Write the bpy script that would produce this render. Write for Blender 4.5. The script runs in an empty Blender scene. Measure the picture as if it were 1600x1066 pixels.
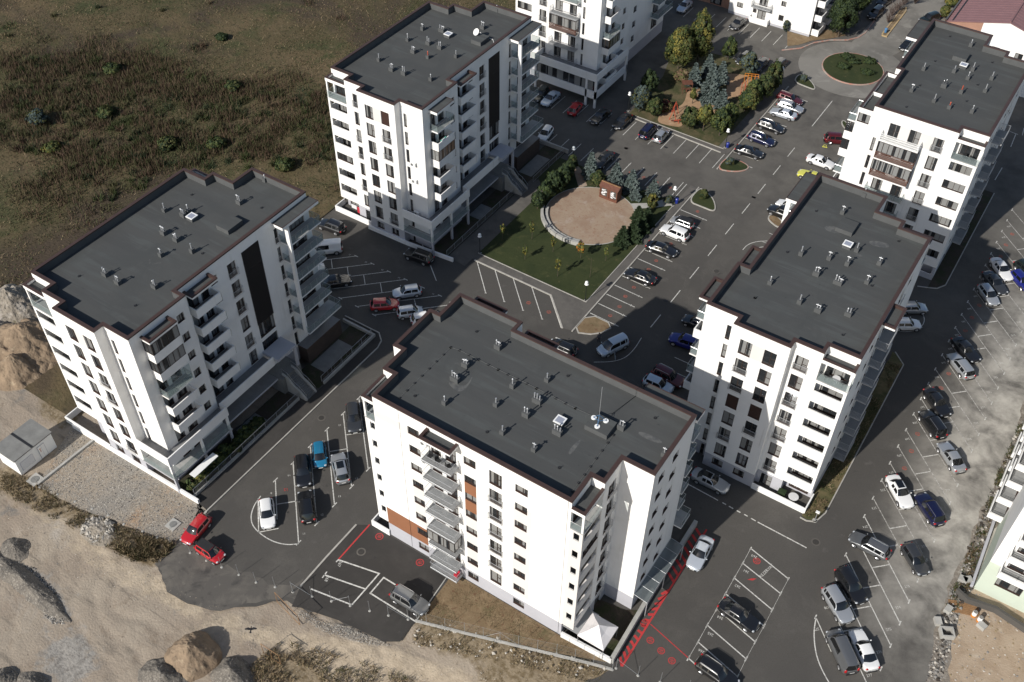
import bpy, bmesh, math, random
import numpy as np
from mathutils import Vector, Matrix
from mathutils.geometry import tessellate_polygon

# ------------------------------------------------------------------ camera, light, exposure
# World axes run along the streets: +X and +Y follow the facades, Z is up, metres.
scene = bpy.context.scene
COL = scene.collection
cam_data = bpy.data.cameras.new('camera')
cam = bpy.data.objects.new('camera', cam_data)
COL.objects.link(cam)
cam_data.sensor_width = 36.0
cam_data.lens = 36.2767
cam_data.clip_start = 1.0
cam_data.clip_end = 2000.0
cam.matrix_world = Matrix(((0.835476, -0.398249, 0.378652, 0.000000), (0.549452, 0.594042, -0.587552, 0.000000), (0.009057, 0.698937, 0.715126, 100.000000), (0, 0, 0, 1)))
scene.camera = cam

SUN_AZ, SUN_EL = math.radians(77.3), math.radians(33.4)      # direction the shadows run, height of the sun
world = bpy.data.worlds.new('World')
scene.world = world
world.use_nodes = True
wn = world.node_tree
sky = wn.nodes.new('ShaderNodeTexSky')
sky.sky_type = 'NISHITA'
sky.sun_disc = False
sky.sun_elevation = SUN_EL
sky.sun_rotation = math.radians(270.0) - SUN_AZ
sky.air_density = 1.0
sky.dust_density = 1.0
bg = wn.nodes['Background']
bg.inputs['Strength'].default_value = 0.078
wn.links.new(sky.outputs['Color'], bg.inputs['Color'])
sun_data = bpy.data.lights.new('sun', 'SUN')
sun_data.energy = 4.2
sun_data.angle = math.radians(0.53)
sun_data.color = (1.0, 0.955, 0.89)
sun = bpy.data.objects.new('sun', sun_data)
COL.objects.link(sun)
sun.location = (-40, -60, 150)
sun.rotation_euler = Vector((math.cos(SUN_AZ) * math.cos(SUN_EL), math.sin(SUN_AZ) * math.cos(SUN_EL), -math.sin(SUN_EL))).to_track_quat('-Z', 'Y').to_euler()
scene.view_settings.view_transform = 'Standard'
scene.view_settings.look = 'None'
scene.view_settings.exposure = 0.3
scene.view_settings.gamma = 1.0
scene.view_settings.use_curve_mapping = False
scene.render.engine = 'CYCLES'
scene.cycles.max_bounces = 6
scene.cycles.transparent_max_bounces = 8

RNG = random.Random(11)
NP = np.random.default_rng(5)

# ------------------------------------------------------------------ materials
MAT = {}
def lin(c):
    return tuple(((x / 12.92) if x <= 0.04045 else ((x + 0.055) / 1.055) ** 2.4) for x in c)

def mat(name, color, rough=0.7, metal=0.0, noise=0.0, scale=1.0, color2=None, bump=0.0, bscale=None, spec=0.5, detail=6.0, coat=0.0, rand=0.0, alpha=1.0, trans=0.0, emit=None, lo=0.35, hi=0.65):
    """Principled material; colour optionally mixed with a second one by noise in object space, with fine relief."""
    m = bpy.data.materials.new(name)
    m.use_nodes = True
    nt = m.node_tree
    b = nt.nodes['Principled BSDF']
    L = nt.links.new
    c = (*color, 1)
    b.inputs['Roughness'].default_value = rough
    b.inputs['Metallic'].default_value = metal
    b.inputs['Specular IOR Level'].default_value = spec
    b.inputs['Coat Weight'].default_value = coat
    b.inputs['Coat Roughness'].default_value = 0.04
    b.inputs['Alpha'].default_value = alpha
    b.inputs['Transmission Weight'].default_value = trans
    b.inputs['Base Color'].default_value = c
    out = None
    tc = nt.nodes.new('ShaderNodeNewGeometry')
    if color2 is not None or noise > 0:
        n = nt.nodes.new('ShaderNodeTexNoise')
        n.inputs['Scale'].default_value = scale
        n.inputs['Detail'].default_value = detail
        n.inputs['Roughness'].default_value = 0.62
        L(tc.outputs['Position'], n.inputs['Vector'])
        r = nt.nodes.new('ShaderNodeValToRGB')
        r.color_ramp.elements[0].position = lo
        r.color_ramp.elements[1].position = hi
        c2 = color2 if color2 is not None else tuple(x * (1 - noise) for x in color)
        r.color_ramp.elements[0].color = (*c2, 1)
        r.color_ramp.elements[1].color = c
        L(n.outputs['Fac'], r.inputs['Fac'])
        out = r.outputs['Color']
    if rand > 0:
        oi = nt.nodes.new('ShaderNodeObjectInfo')
        hsv = nt.nodes.new('ShaderNodeHueSaturation')
        mr = nt.nodes.new('ShaderNodeMapRange')
        mr.inputs['To Min'].default_value = 1 - rand
        mr.inputs['To Max'].default_value = 1 + rand
        L(oi.outputs['Random'], mr.inputs['Value'])
        L(mr.outputs['Result'], hsv.inputs['Value'])
        if out is None:
            hsv.inputs['Color'].default_value = c
        else:
            L(out, hsv.inputs['Color'])
        out = hsv.outputs['Color']
    if out is not None:
        L(out, b.inputs['Base Color'])
    if bump > 0:
        n2 = nt.nodes.new('ShaderNodeTexNoise')
        n2.inputs['Scale'].default_value = bscale or scale * 6
        n2.inputs['Detail'].default_value = 4
        L(tc.outputs['Position'], n2.inputs['Vector'])
        bp = nt.nodes.new('ShaderNodeBump')
        bp.inputs['Strength'].default_value = 1.0
        bp.inputs['Distance'].default_value = bump
        L(n2.outputs['Fac'], bp.inputs['Height'])
        L(bp.outputs['Normal'], b.inputs['Normal'])
    if emit:
        b.inputs['Emission Color'].default_value = (*emit[0], 1)
        b.inputs['Emission Strength'].default_value = emit[1]
    MAT[name] = m
    return m

def ground_mat(name, layers, rough=0.9, bump=0.02, bscale=8.0, dust=None, regions=()):
    """Layered ground: layers = [(colour, scale, lo, hi, detail, distortion, stretch)], each mixed over the ones before by a noise mask."""
    m = bpy.data.materials.new(name)
    m.use_nodes = True
    nt = m.node_tree
    L = nt.links.new
    b = nt.nodes['Principled BSDF']
    b.inputs['Roughness'].default_value = rough
    b.inputs['Specular IOR Level'].default_value = 0.25
    geo = nt.nodes.new('ShaderNodeNewGeometry')
    cur = None
    for i, ly in enumerate(layers):
        col = ly if i == 0 else ly[0]
        if i == 0:
            rgb = nt.nodes.new('ShaderNodeRGB')
            rgb.outputs[0].default_value = (*col, 1)
            cur = rgb.outputs[0]
            continue
        ly = list(ly[1:]); sc, lo, hi, det, dist, stretch = ly + [6, 0, None][len(ly) - 3:]
        mp = nt.nodes.new('ShaderNodeMapping')
        mp.inputs['Location'].default_value = (i * 13.7, i * 7.1, 0)
        if stretch:
            mp.inputs['Rotation'].default_value = (0, 0, stretch[2])
            mp.inputs['Scale'].default_value = (stretch[0], stretch[1], stretch[3] if len(stretch) > 3 else 1)
        L(geo.outputs['Position'], mp.inputs['Vector'])
        n = nt.nodes.new('ShaderNodeTexNoise')
        n.inputs['Scale'].default_value = sc
        n.inputs['Detail'].default_value = det
        n.inputs['Roughness'].default_value = 0.65
        n.inputs['Distortion'].default_value = dist
        L(mp.outputs['Vector'], n.inputs['Vector'])
        mr = nt.nodes.new('ShaderNodeMapRange')
        mr.inputs['From Min'].default_value = lo
        mr.inputs['From Max'].default_value = hi
        L(n.outputs['Fac'], mr.inputs['Value'])
        mx = nt.nodes.new('ShaderNodeMix')
        mx.data_type = 'RGBA'
        L(mr.outputs['Result'], mx.inputs['Factor'])
        L(cur, mx.inputs['A'])
        mx.inputs['B'].default_value = (*col, 1)
        cur = mx.outputs['Result']
    for rn, c1, c2, sc in regions:      # other ground reaching in with a ragged rim, from a soft mask stored on the mesh
        at = nt.nodes.new('ShaderNodeAttribute'); at.attribute_name = rn
        nz = []
        for k, (scale, det) in enumerate(((sc, 8), (sc * 2.3, 9))):
            n = nt.nodes.new('ShaderNodeTexNoise'); n.inputs['Scale'].default_value = scale; n.inputs['Detail'].default_value = det; n.inputs['Roughness'].default_value = .7
            L(geo.outputs['Position'], n.inputs['Vector']); nz.append(n)
        ad = nt.nodes.new('ShaderNodeMath'); ad.operation = 'MULTIPLY_ADD'; ad.inputs[1].default_value = 1.5
        L(nz[0].outputs['Fac'], ad.inputs[0]); L(at.outputs['Fac'], ad.inputs[2])
        mr = nt.nodes.new('ShaderNodeMapRange'); mr.inputs['From Min'].default_value = 1.08; mr.inputs['From Max'].default_value = 1.42
        L(ad.outputs[0], mr.inputs['Value'])
        cm = nt.nodes.new('ShaderNodeMix'); cm.data_type = 'RGBA'; cm.inputs['A'].default_value = (*c1, 1); cm.inputs['B'].default_value = (*c2, 1)
        m2 = nt.nodes.new('ShaderNodeMapRange'); m2.inputs['From Min'].default_value = .44; m2.inputs['From Max'].default_value = .60
        L(nz[1].outputs['Fac'], m2.inputs['Value']); L(m2.outputs['Result'], cm.inputs['Factor'])
        mx = nt.nodes.new('ShaderNodeMix'); mx.data_type = 'RGBA'
        L(mr.outputs['Result'], mx.inputs['Factor']); L(cur, mx.inputs['A']); L(cm.outputs['Result'], mx.inputs['B'])
        cur = mx.outputs['Result']
    for dust_row in (dust or ()):      # dirt carried onto the surface, thickest round a line of ground: (colour, x0, x1, y0, y1, y2, y3)
        dc, x0, x1, y0, y1, y2, y3 = dust_row
        sp = nt.nodes.new('ShaderNodeSeparateXYZ')
        L(geo.outputs['Position'], sp.inputs['Vector'])
        fac = None
        for ax, a, c in (('X', x0, x1), ('Y', y0, y1), ('Y', y3, y2)):
            mr = nt.nodes.new('ShaderNodeMapRange')
            mr.interpolation_type = 'SMOOTHSTEP'
            mr.inputs['From Min'].default_value = a
            mr.inputs['From Max'].default_value = c
            L(sp.outputs[ax], mr.inputs['Value'])
            if fac is None: fac = mr.outputs['Result']
            else:
                mu = nt.nodes.new('ShaderNodeMath'); mu.operation = 'MULTIPLY'
                L(fac, mu.inputs[0]); L(mr.outputs['Result'], mu.inputs[1]); fac = mu.outputs[0]
        n = nt.nodes.new('ShaderNodeTexNoise')
        n.inputs['Scale'].default_value = .22; n.inputs['Detail'].default_value = 9; n.inputs['Distortion'].default_value = .25; n.inputs['Roughness'].default_value = .66
        L(geo.outputs['Position'], n.inputs['Vector'])
        mr = nt.nodes.new('ShaderNodeMapRange')
        mr.inputs['From Min'].default_value = .30; mr.inputs['From Max'].default_value = .62
        L(n.outputs['Fac'], mr.inputs['Value'])
        mu = nt.nodes.new('ShaderNodeMath'); mu.operation = 'MULTIPLY'
        L(fac, mu.inputs[0]); L(mr.outputs['Result'], mu.inputs[1])
        mx = nt.nodes.new('ShaderNodeMix'); mx.data_type = 'RGBA'
        L(mu.outputs[0], mx.inputs['Factor']); L(cur, mx.inputs['A']); mx.inputs['B'].default_value = (*dc, 1)
        cur = mx.outputs['Result']
    L(cur, b.inputs['Base Color'])
    if bump:
        n = nt.nodes.new('ShaderNodeTexNoise')
        n.inputs['Scale'].default_value = bscale
        n.inputs['Detail'].default_value = 6
        L(geo.outputs['Position'], n.inputs['Vector'])
        bp = nt.nodes.new('ShaderNodeBump')
        bp.inputs['Distance'].default_value = bump
        L(n.outputs['Fac'], bp.inputs['Height'])
        L(bp.outputs['Normal'], b.inputs['Normal'])
    MAT[name] = m
    return m


ground_mat('white_render', [(0.80, 0.79, 0.765), ((0.74, 0.73, 0.70), .30, .48, .66, 8), ((0.70, 0.685, 0.65), 1.1, .58, .72, 6, 0, (1, 1, 0, .07)), ((0.66, 0.645, 0.61), 2.6, .66, .76, 4, 0, (1, 1, 0, .05))], rough=.9, bump=.003, bscale=30)
mat('beige_render', (0.66, 0.635, 0.60), 0.9, noise=0.05, scale=0.4)
mat('plinth_grey', (0.43, 0.43, 0.46), 0.9, noise=0.08, scale=0.5)
mat('rust_render', (0.25, 0.105, 0.05), 0.9, noise=0.08, scale=0.6)
mat('dark_render', (0.30, 0.29, 0.29), 0.9, noise=0.08, scale=0.6)
mat('green_render', (0.50, 0.56, 0.47), 0.9, noise=0.05, scale=0.5)
mat('brown_wall', (0.075, 0.05, 0.038), 0.8, noise=0.2, scale=1.5)
mat('coping_brown', (0.062, 0.036, 0.030), 0.5, noise=0.15, scale=1.2)
mat('sill_brown', (0.05, 0.026, 0.02), 0.5)
mat('frame_brown', (0.035, 0.024, 0.02), 0.4)
mat('lattice_dark', (0.022, 0.018, 0.017), 0.6)
mat('white_paint', (0.78, 0.78, 0.76), 0.5)
mat('metal_grey', (0.42, 0.43, 0.44), 0.45, metal=0.6)
mat('galvanised', (0.50, 0.51, 0.52), 0.5, metal=0.5, noise=0.15, scale=4)
mat('slab_concrete', (0.36, 0.36, 0.35), 0.85, noise=0.2, scale=1.2)
mat('slab_tile', (0.20, 0.20, 0.20), 0.7, noise=0.15, scale=2)
mat('concrete', (0.40, 0.39, 0.36), 0.9, noise=0.2, scale=0.9, bump=0.004, bscale=20)
mat('concrete_dark', (0.20, 0.20, 0.19), 0.9, noise=0.25, scale=0.8)
mat('black_rubber', (0.012, 0.012, 0.012), 0.85)
mat('black_plastic', (0.02, 0.02, 0.021), 0.5)
mat('glass_dark', (0.012, 0.014, 0.016), 0.06, spec=0.8)
mat('car_glass', (0.008, 0.009, 0.010), 0.04, spec=0.9)
mat('alloy', (0.45, 0.45, 0.46), 0.3, metal=0.8)
mat('lamp_clear', (0.42, 0.44, 0.46), 0.1, spec=0.9)
mat('lamp_red', (0.35, 0.01, 0.012), 0.15, spec=0.8)
mat('plate_white', (0.7, 0.7, 0.68), 0.4)
mat('globe_white', (0.85, 0.85, 0.83), 0.25)
mat('post_dark', (0.02, 0.022, 0.022), 0.5, metal=0.3)
mat('line_white', (0.58, 0.57, 0.53), 0.85, color2=(0.22, 0.21, 0.195), scale=6, lo=0.32, hi=0.52)
mat('line_faded', (0.47, 0.455, 0.42), 0.85, color2=(0.17, 0.16, 0.147), scale=4, lo=0.36, hi=0.60)
mat('line_red', (0.46, 0.035, 0.035), 0.85, color2=(0.20, 0.03, 0.03), scale=7, lo=0.3, hi=0.46)
mat('mark_red', (0.36, 0.085, 0.055), 0.85, color2=(0.12, 0.07, 0.06), scale=5, lo=0.34, hi=0.58)
mat('kerb', (0.42, 0.40, 0.36), 0.9, noise=0.25, scale=1.5)
mat('kerb_red', (0.42, 0.16, 0.11), 0.9, color2=(0.36, 0.33, 0.29), scale=1.2)
mat('kerb_yellow', (0.44, 0.31, 0.14), 0.9, color2=(0.32, 0.26, 0.18), scale=1.5)
mat('fabric_white', (0.72, 0.69, 0.68), 0.9, noise=0.05, scale=2)
mat('fabric_red', (0.45, 0.02, 0.04), 0.8)
mat('fabric_teal', (0.10, 0.42, 0.33), 0.8)
mat('fabric_pale', (0.62, 0.62, 0.62), 0.9)
mat('wood', (0.30, 0.17, 0.08), 0.7, noise=0.3, scale=3)
mat('wood_dark', (0.16, 0.065, 0.04), 0.6, noise=0.3, scale=3)
mat('play_red', (0.42, 0.08, 0.04), 0.5)
mat('play_orange', (0.55, 0.20, 0.03), 0.5)
mat('bin_blue', (0.015, 0.03, 0.22), 0.4)
mat('bark', (0.10, 0.075, 0.055), 0.9, noise=0.4, scale=6, bump=0.01)
mat('feather_black', (0.012, 0.011, 0.012), 0.7)
mat('skin', (0.42, 0.26, 0.19), 0.6)
mat('cloth_dark', (0.03, 0.03, 0.035), 0.9)
mat('cloth_grey', (0.10, 0.10, 0.11), 0.9)
mat('steel', (0.5, 0.5, 0.5), 0.3, metal=0.9)
mat('earth_dark', (0.045, 0.036, 0.028), 0.95, noise=0.4, scale=1.5, bump=0.02, bscale=9)
mat('roof_tile_red', (0.235, 0.125, 0.125), 0.6, noise=0.12, scale=0.8)
mat('brick_soft', (0.36, 0.20, 0.14), 0.85, noise=0.15, scale=1.0)
ROOF_LAYERS = [(0.071, 0.073, 0.071), ((0.063, 0.065, 0.064), .35, .46, .60, 6, .2, (.15, 1, 0)), ((0.078, 0.083, 0.081), .9, .52, .62, 3, 0, (.1, 1, 0)), ((0.062, 0.065, 0.064), .16, .48, .64, 9, .6), ((0.10, 0.10, 0.097), .8, .66, .78, 8, .6), ((0.048, 0.05, 0.05), 1.9, .66, .74, 5)]
mat('roof_stain', (0.115, 0.115, 0.11), 0.9, color2=(0.066, 0.069, 0.070), scale=1.6, detail=8, lo=0.4, hi=0.62)
ground_mat('roof_membrane', ROOF_LAYERS, rough=.85, bump=.004, bscale=30)
mat('membrane_upstand', (0.085, 0.088, 0.088), 0.85, noise=0.15, scale=0.8)

def window_glass(name, dark, light, share, rough=0.07):
    """Dark reflecting pane with pale pleated curtains showing in a random share of the windows."""
    m = bpy.data.materials.new(name)
    m.use_nodes = True
    nt = m.node_tree
    L = nt.links.new
    b = nt.nodes['Principled BSDF']
    b.inputs['Roughness'].default_value = rough
    b.inputs['Specular IOR Level'].default_value = 0.8
    oi = nt.nodes.new('ShaderNodeObjectInfo')
    tc = nt.nodes.new('ShaderNodeTexCoord')
    wv = nt.nodes.new('ShaderNodeTexWave')
    wv.inputs['Scale'].default_value = 2.6
    wv.inputs['Distortion'].default_value = 1.5
    L(tc.outputs['Object'], wv.inputs['Vector'])
    cur = nt.nodes.new('ShaderNodeMix')
    cur.data_type = 'RGBA'
    cur.inputs['A'].default_value = (*[x * 0.55 for x in light], 1)
    cur.inputs['B'].default_value = (*light, 1)
    L(wv.outputs['Color'], cur.inputs['Factor'])
    # curtain drawn over part of the width, different in each window
    sep = nt.nodes.new('ShaderNodeSeparateXYZ')
    L(tc.outputs['Object'], sep.inputs['Vector'])
    ad = nt.nodes.new('ShaderNodeMath')
    ad.operation = 'MULTIPLY_ADD'
    L(oi.outputs['Random'], ad.inputs[0])
    ad.inputs[1].default_value = 3.1
    L(sep.outputs['X'], ad.inputs[2])
    sn = nt.nodes.new('ShaderNodeTexNoise')
    sn.inputs['Scale'].default_value = 1.3
    sn.inputs['Detail'].default_value = 0
    cmb = nt.nodes.new('ShaderNodeCombineXYZ')
    L(ad.outputs[0], cmb.inputs['X'])
    ml = nt.nodes.new('ShaderNodeMath')
    ml.operation = 'MULTIPLY'
    ml.inputs[1].default_value = 91.0
    L(oi.outputs['Random'], ml.inputs[0])
    L(ml.outputs[0], cmb.inputs['Y'])
    L(cmb.outputs[0], sn.inputs['Vector'])
    mr = nt.nodes.new('ShaderNodeMapRange')
    mr.inputs['From Min'].default_value = 0.66 - share * 0.3
    mr.inputs['From Max'].default_value = 0.68 - share * 0.3
    L(sn.outputs['Fac'], mr.inputs['Value'])
    mx = nt.nodes.new('ShaderNodeMix')
    mx.data_type = 'RGBA'
    mx.inputs['A'].default_value = (*dark, 1)
    L(mr.outputs['Result'], mx.inputs['Factor'])
    L(cur.outputs['Result'], mx.inputs['B'])
    L(mx.outputs['Result'], b.inputs['Base Color'])
    MAT[name] = m
window_glass('window_glass', (0.022, 0.024, 0.026), (0.30, 0.30, 0.29), 0.62)

def thin_glass(name, tint, rough=0.03, mixv=0.35, body=(0.5, 0.55, 0.55)):
    """Balustrade and canopy glass: partly see-through sheet with a surface reflection."""
    m = bpy.data.materials.new(name)
    m.use_nodes = True
    nt = m.node_tree
    b = nt.nodes['Principled BSDF']
    b.inputs['Base Color'].default_value = (*body, 1)
    b.inputs['Roughness'].default_value = rough
    tr = nt.nodes.new('ShaderNodeBsdfTransparent')
    tr.inputs['Color'].default_value = (*tint, 1)
    mx = nt.nodes.new('ShaderNodeMixShader')
    mx.inputs['Fac'].default_value = mixv
    nt.links.new(tr.outputs[0], mx.inputs[1])
    nt.links.new(b.outputs[0], mx.inputs[2])
    nt.links.new(mx.outputs[0], nt.nodes['Material Output'].inputs['Surface'])
    MAT[name] = m
thin_glass('glass_rail', (0.78, 0.84, 0.84), mixv=0.28, body=(0.30, 0.36, 0.36))
thin_glass('glass_roof', (0.5, 0.56, 0.56), mixv=0.7, body=(0.15, 0.17, 0.175), rough=0.2)
thin_glass('mesh_fence', (0.96, 0.96, 0.96), mixv=0.05, body=(0.25, 0.27, 0.26), rough=0.6)
thin_glass('mesh_slab', (0.8, 0.8, 0.8), mixv=0.80, body=(0.36, 0.37, 0.37), rough=0.6)

# ------------------------------------------------------------------ mesh helpers
class MB:
    """Collects boxes, prisms, tubes and quads with material slots, then links them as ONE mesh object."""
    def __init__(self):
        self.v = []; self.f = []; self.m = []; self.mats = []
    def slot(self, m):
        if m not in self.mats:
            self.mats.append(m)
        return self.mats.index(m)
    def add(self, verts, faces, m):
        o = len(self.v); k = self.slot(m)
        self.v += [tuple(p) for p in verts]
        for f in faces:
            self.f.append(tuple(i + o for i in f)); self.m.append(k)
    def quad(self, a, b, c, d, m):
        self.add((a, b, c, d), ((0, 1, 2, 3),), m)
    def box(self, x0, y0, z0, x1, y1, z1, m, top=None):
        if x1 < x0: x0, x1 = x1, x0
        if y1 < y0: y0, y1 = y1, y0
        vs = [(x0, y0, z0), (x1, y0, z0), (x1, y1, z0), (x0, y1, z0), (x0, y0, z1), (x1, y0, z1), (x1, y1, z1), (x0, y1, z1)]
        self.add(vs, ((0, 3, 2, 1), (0, 1, 5, 4), (1, 2, 6, 5), (2, 3, 7, 6), (3, 0, 4, 7)), m)
        self.add(vs[4:], ((0, 1, 2, 3),), top or m)
    def tube(self, pts, r, m, n=6, r2=None, cap=True):
        pts = [Vector(p) for p in pts]
        rings = []
        for i, p in enumerate(pts):
            d = (pts[min(i + 1, len(pts) - 1)] - pts[max(i - 1, 0)]).normalized()
            a = d.orthogonal().normalized() if abs(d.z) < 0.99 else Vector((1, 0, 0))
            if abs(d.z) < 0.99:
                a = Vector((0, 0, 1)).cross(d).normalized()
            b = d.cross(a).normalized()
            rr = r if r2 is None else r + (r2 - r) * i / max(1, len(pts) - 1)
            rings.append([p + (a * math.cos(2 * math.pi * k / n) + b * math.sin(2 * math.pi * k / n)) * rr for k in range(n)])
        vs = [q for ring in rings for q in ring]
        fs = []
        for i in range(len(pts) - 1):
            for k in range(n):
                k2 = (k + 1) % n
                fs.append((i * n + k, i * n + k2, (i + 1) * n + k2, (i + 1) * n + k))
        if cap:
            fs.append(tuple(reversed(range(n))))
            fs.append(tuple((len(pts) - 1) * n + k for k in range(n)))
        self.add(vs, fs, m)
    def cyl(self, x, y, z0, z1, r, m, n=10, r2=None):
        self.tube([(x, y, z0), (x, y, z1)], r, m, n, r2)
    def prism(self, poly, z0, z1, m, top=None, bottom=True):
        poly = ccw(poly); n = len(poly)
        vs = [(x, y, z0) for x, y in poly] + [(x, y, z1) for x, y in poly]
        self.add(vs, [(i, (i + 1) % n, n + (i + 1) % n, n + i) for i in range(n)], m)
        tris = tri(poly)
        self.add([(x, y, z1) for x, y in poly], tris, top or m)
        if bottom:
            self.add([(x, y, z0) for x, y in poly], [t[::-1] for t in tris], m)
    def sphere(self, c, r, m, nu=12, nv=8, sx=1, sy=1, sz=1):
        vs = []; fs = []
        for j in range(nv + 1):
            t = math.pi * j / nv
            for i in range(nu):
                p = 2 * math.pi * i / nu
                vs.append((c[0] + r * sx * math.sin(t) * math.cos(p), c[1] + r * sy * math.sin(t) * math.sin(p), c[2] + r * sz * math.cos(t)))
        for j in range(nv):
            for i in range(nu):
                i2 = (i + 1) % nu
                fs.append((j * nu + i, (j + 1) * nu + i, (j + 1) * nu + i2, j * nu + i2))
        self.add(vs, fs, m)
    def mesh(self, name, smooth=None):
        me = bpy.data.meshes.new(name)
        me.from_pydata(self.v, [], self.f)
        for m in self.mats:
            me.materials.append(MAT[m])
        me.polygons.foreach_set('material_index', self.m)
        if smooth is not None:
            me.polygons.foreach_set('use_smooth', [True] * len(self.f))
            me.set_sharp_from_angle(angle=math.radians(smooth))
        me.validate()
        me.update()
        return me
    def build(self, name, parent=None, loc=(0, 0, 0), rz=0.0, smooth=None):
        return link(name, self.mesh(name, smooth), parent, loc, rz)

def link(name, me, parent=None, loc=(0, 0, 0), rz=0.0):
    o = bpy.data.objects.new(name, me)
    COL.objects.link(o)
    if parent is not None:
        o.parent = parent
    o.location = loc
    o.rotation_euler = (0, 0, rz)
    return o

def tag(o, label=None, cat=None, group=None, kind=None):
    if label: o['label'] = label
    if cat: o['category'] = cat
    if group: o['group'] = group
    if kind: o['kind'] = kind
    return o

def thing(name, label, cat, loc=(0, 0, 0), rz=0.0, group=None):
    return tag(link(name, None, None, loc, rz), label, cat, group)

def struct(name, mb, label=None, parent=None, smooth=None):
    o = mb.build(name, parent, smooth=smooth)
    if parent is None:
        o['kind'] = 'structure'
    if label: o['label'] = label
    return o

def copy_tree(o, loc=None, rz=None, label=None, group=None, parent=None):
    c = o.copy()
    COL.objects.link(c)
    if parent is not None:
        c.parent = parent
    if loc is not None: c.location = loc
    if rz is not None: c.rotation_euler = (0, 0, rz)
    if label: c['label'] = label
    if group: c['group'] = group
    for ch in list(o.children):
        copy_tree(ch, parent=c)
    return c

def area2(p):
    return sum(p[i][0] * p[(i + 1) % len(p)][1] - p[(i + 1) % len(p)][0] * p[i][1] for i in range(len(p)))
def ccw(p):
    return list(p) if area2(p) > 0 else list(reversed(p))
def tri(poly):
    out = []
    for t in tessellate_polygon([[Vector((x, y, 0)) for x, y in poly]]):
        a, b, c = t
        s = (poly[b][0] - poly[a][0]) * (poly[c][1] - poly[a][1]) - (poly[c][0] - poly[a][0]) * (poly[b][1] - poly[a][1])
        out.append((a, b, c) if s > 0 else (a, c, b))
    return out
def offset(poly, d):
    """Offset a closed polygon inwards by d (counter-clockwise input)."""
    poly = ccw(poly); n = len(poly); out = []
    for i in range(n):
        p0 = Vector(poly[i - 1]); p1 = Vector(poly[i]); p2 = Vector(poly[(i + 1) % n])
        d1 = (p1 - p0).normalized(); d2 = (p2 - p1).normalized()
        n1 = Vector((-d1.y, d1.x)); n2 = Vector((-d2.y, d2.x))
        k = 1 + n1.dot(n2)
        out.append(tuple(p1 + (n1 + n2) * (d / max(k, 0.2))))
    return out
def smooth_loop(pts, it=2, closed=True):
    """Chaikin corner cutting."""
    for _ in range(it):
        q = []
        n = len(pts)
        for i in range(n if closed else n - 1):
            a = pts[i]; b = pts[(i + 1) % n]
            q += [(a[0] * .75 + b[0] * .25, a[1] * .75 + b[1] * .25), (a[0] * .25 + b[0] * .75, a[1] * .25 + b[1] * .75)]
        pts = q if closed else [pts[0]] + q + [pts[-1]]
    return pts
def strip(mb, pts, w, z, m, closed=False, h=None):
    """Flat ribbon (or raised kerb when h is given) along a polyline."""
    n = len(pts); lft = []; rgt = []
    for i in range(n):
        a = Vector(pts[i - 1] if (i > 0 or closed) else pts[i]); c = Vector(pts[(i + 1) % n] if (i < n - 1 or closed) else pts[i]); b = Vector(pts[i])
        d1 = (b - a).normalized() if (b - a).length > 1e-6 else (c - b).normalized()
        d2 = (c - b).normalized() if (c - b).length > 1e-6 else d1
        nn = Vector((-(d1 + d2).y, (d1 + d2).x))
        nn = nn.normalized() if nn.length > 1e-6 else Vector((-d1.y, d1.x))
        k = min(1.6, 1 / max(0.3, nn.dot(Vector((-d1.y, d1.x)))))
        lft.append(b + nn * (w / 2 * k)); rgt.append(b - nn * (w / 2 * k))
    rngs = range(n if closed else n - 1)
    for i in rngs:
        j = (i + 1) % n
        if h is None:
            mb.quad((*rgt[i], z), (*rgt[j], z), (*lft[j], z), (*lft[i], z), m)
        else:
            mb.quad((*rgt[i], z + h), (*rgt[j], z + h), (*lft[j], z + h), (*lft[i], z + h), m)
            mb.quad((*rgt[i], z), (*rgt[j], z), (*rgt[j], z + h), (*rgt[i], z + h), m)
            mb.quad((*lft[j], z), (*lft[i], z), (*lft[i], z + h), (*lft[j], z + h), m)
    if h is not None and not closed:
        mb.quad((*lft[0], z), (*rgt[0], z), (*rgt[0], z + h), (*lft[0], z + h), m)
        mb.quad((*rgt[-1], z), (*lft[-1], z), (*lft[-1], z + h), (*rgt[-1], z + h), m)
def rough_edge(poly, amp, step=.8, seed=1):
    """Break the straight edges of an outline into short uneven ones, as dirt and worn asphalt have."""
    r = random.Random(seed); out = []; n = len(poly)
    for i in range(n):
        a, b = Vector(poly[i]), Vector(poly[(i + 1) % n]); d = b - a; L = d.length
        k = max(1, int(L / step)) if L < 60 else 1
        nn = Vector((-d.y, d.x)).normalized()
        for j in range(k):
            p = a + d * (j / k)
            if k > 1: p += nn * (r.uniform(-1, 1) * amp + math.sin(j * .35 + i) * amp * .8)
            out.append(tuple(p))
    return out
def sheet(name, poly, z, m, label=None, parent=None, rough=0.0):
    mb = MB(); poly = ccw(rough_edge(poly, rough) if rough else poly)
    mb.add([(x, y, z) for x, y in poly], tri(poly), m)
    return struct(name, mb, label, parent)

# ------------------------------------------------------------------ apartment houses
# All five blocks share one plan: u across the short front, v along the long side, mirrored or turned for each block.
HT, HROOF, FL = 24.0, 23.05, 2.885          # parapet top, roof surface, storey height
def head(k): return 22.22 - FL * k          # window heads, k = 0 on the top storey
def slab(k): return 20.02 - FL * k          # balcony slabs
OUTLINE = [(0, 2.5), (3.45, 2.5), (3.45, 1.15), (6.6, 1.15), (6.6, 0), (13.0, 0), (13.0, 1.2), (16.75, 1.2), (16.75, 9.2), (15.4, 9.2),
           (15.4, 30.1), (6.8, 30.1), (6.8, 26.75), (3.5, 26.75), (3.5, 25.35), (0, 25.35)]
MESH = {}

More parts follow.
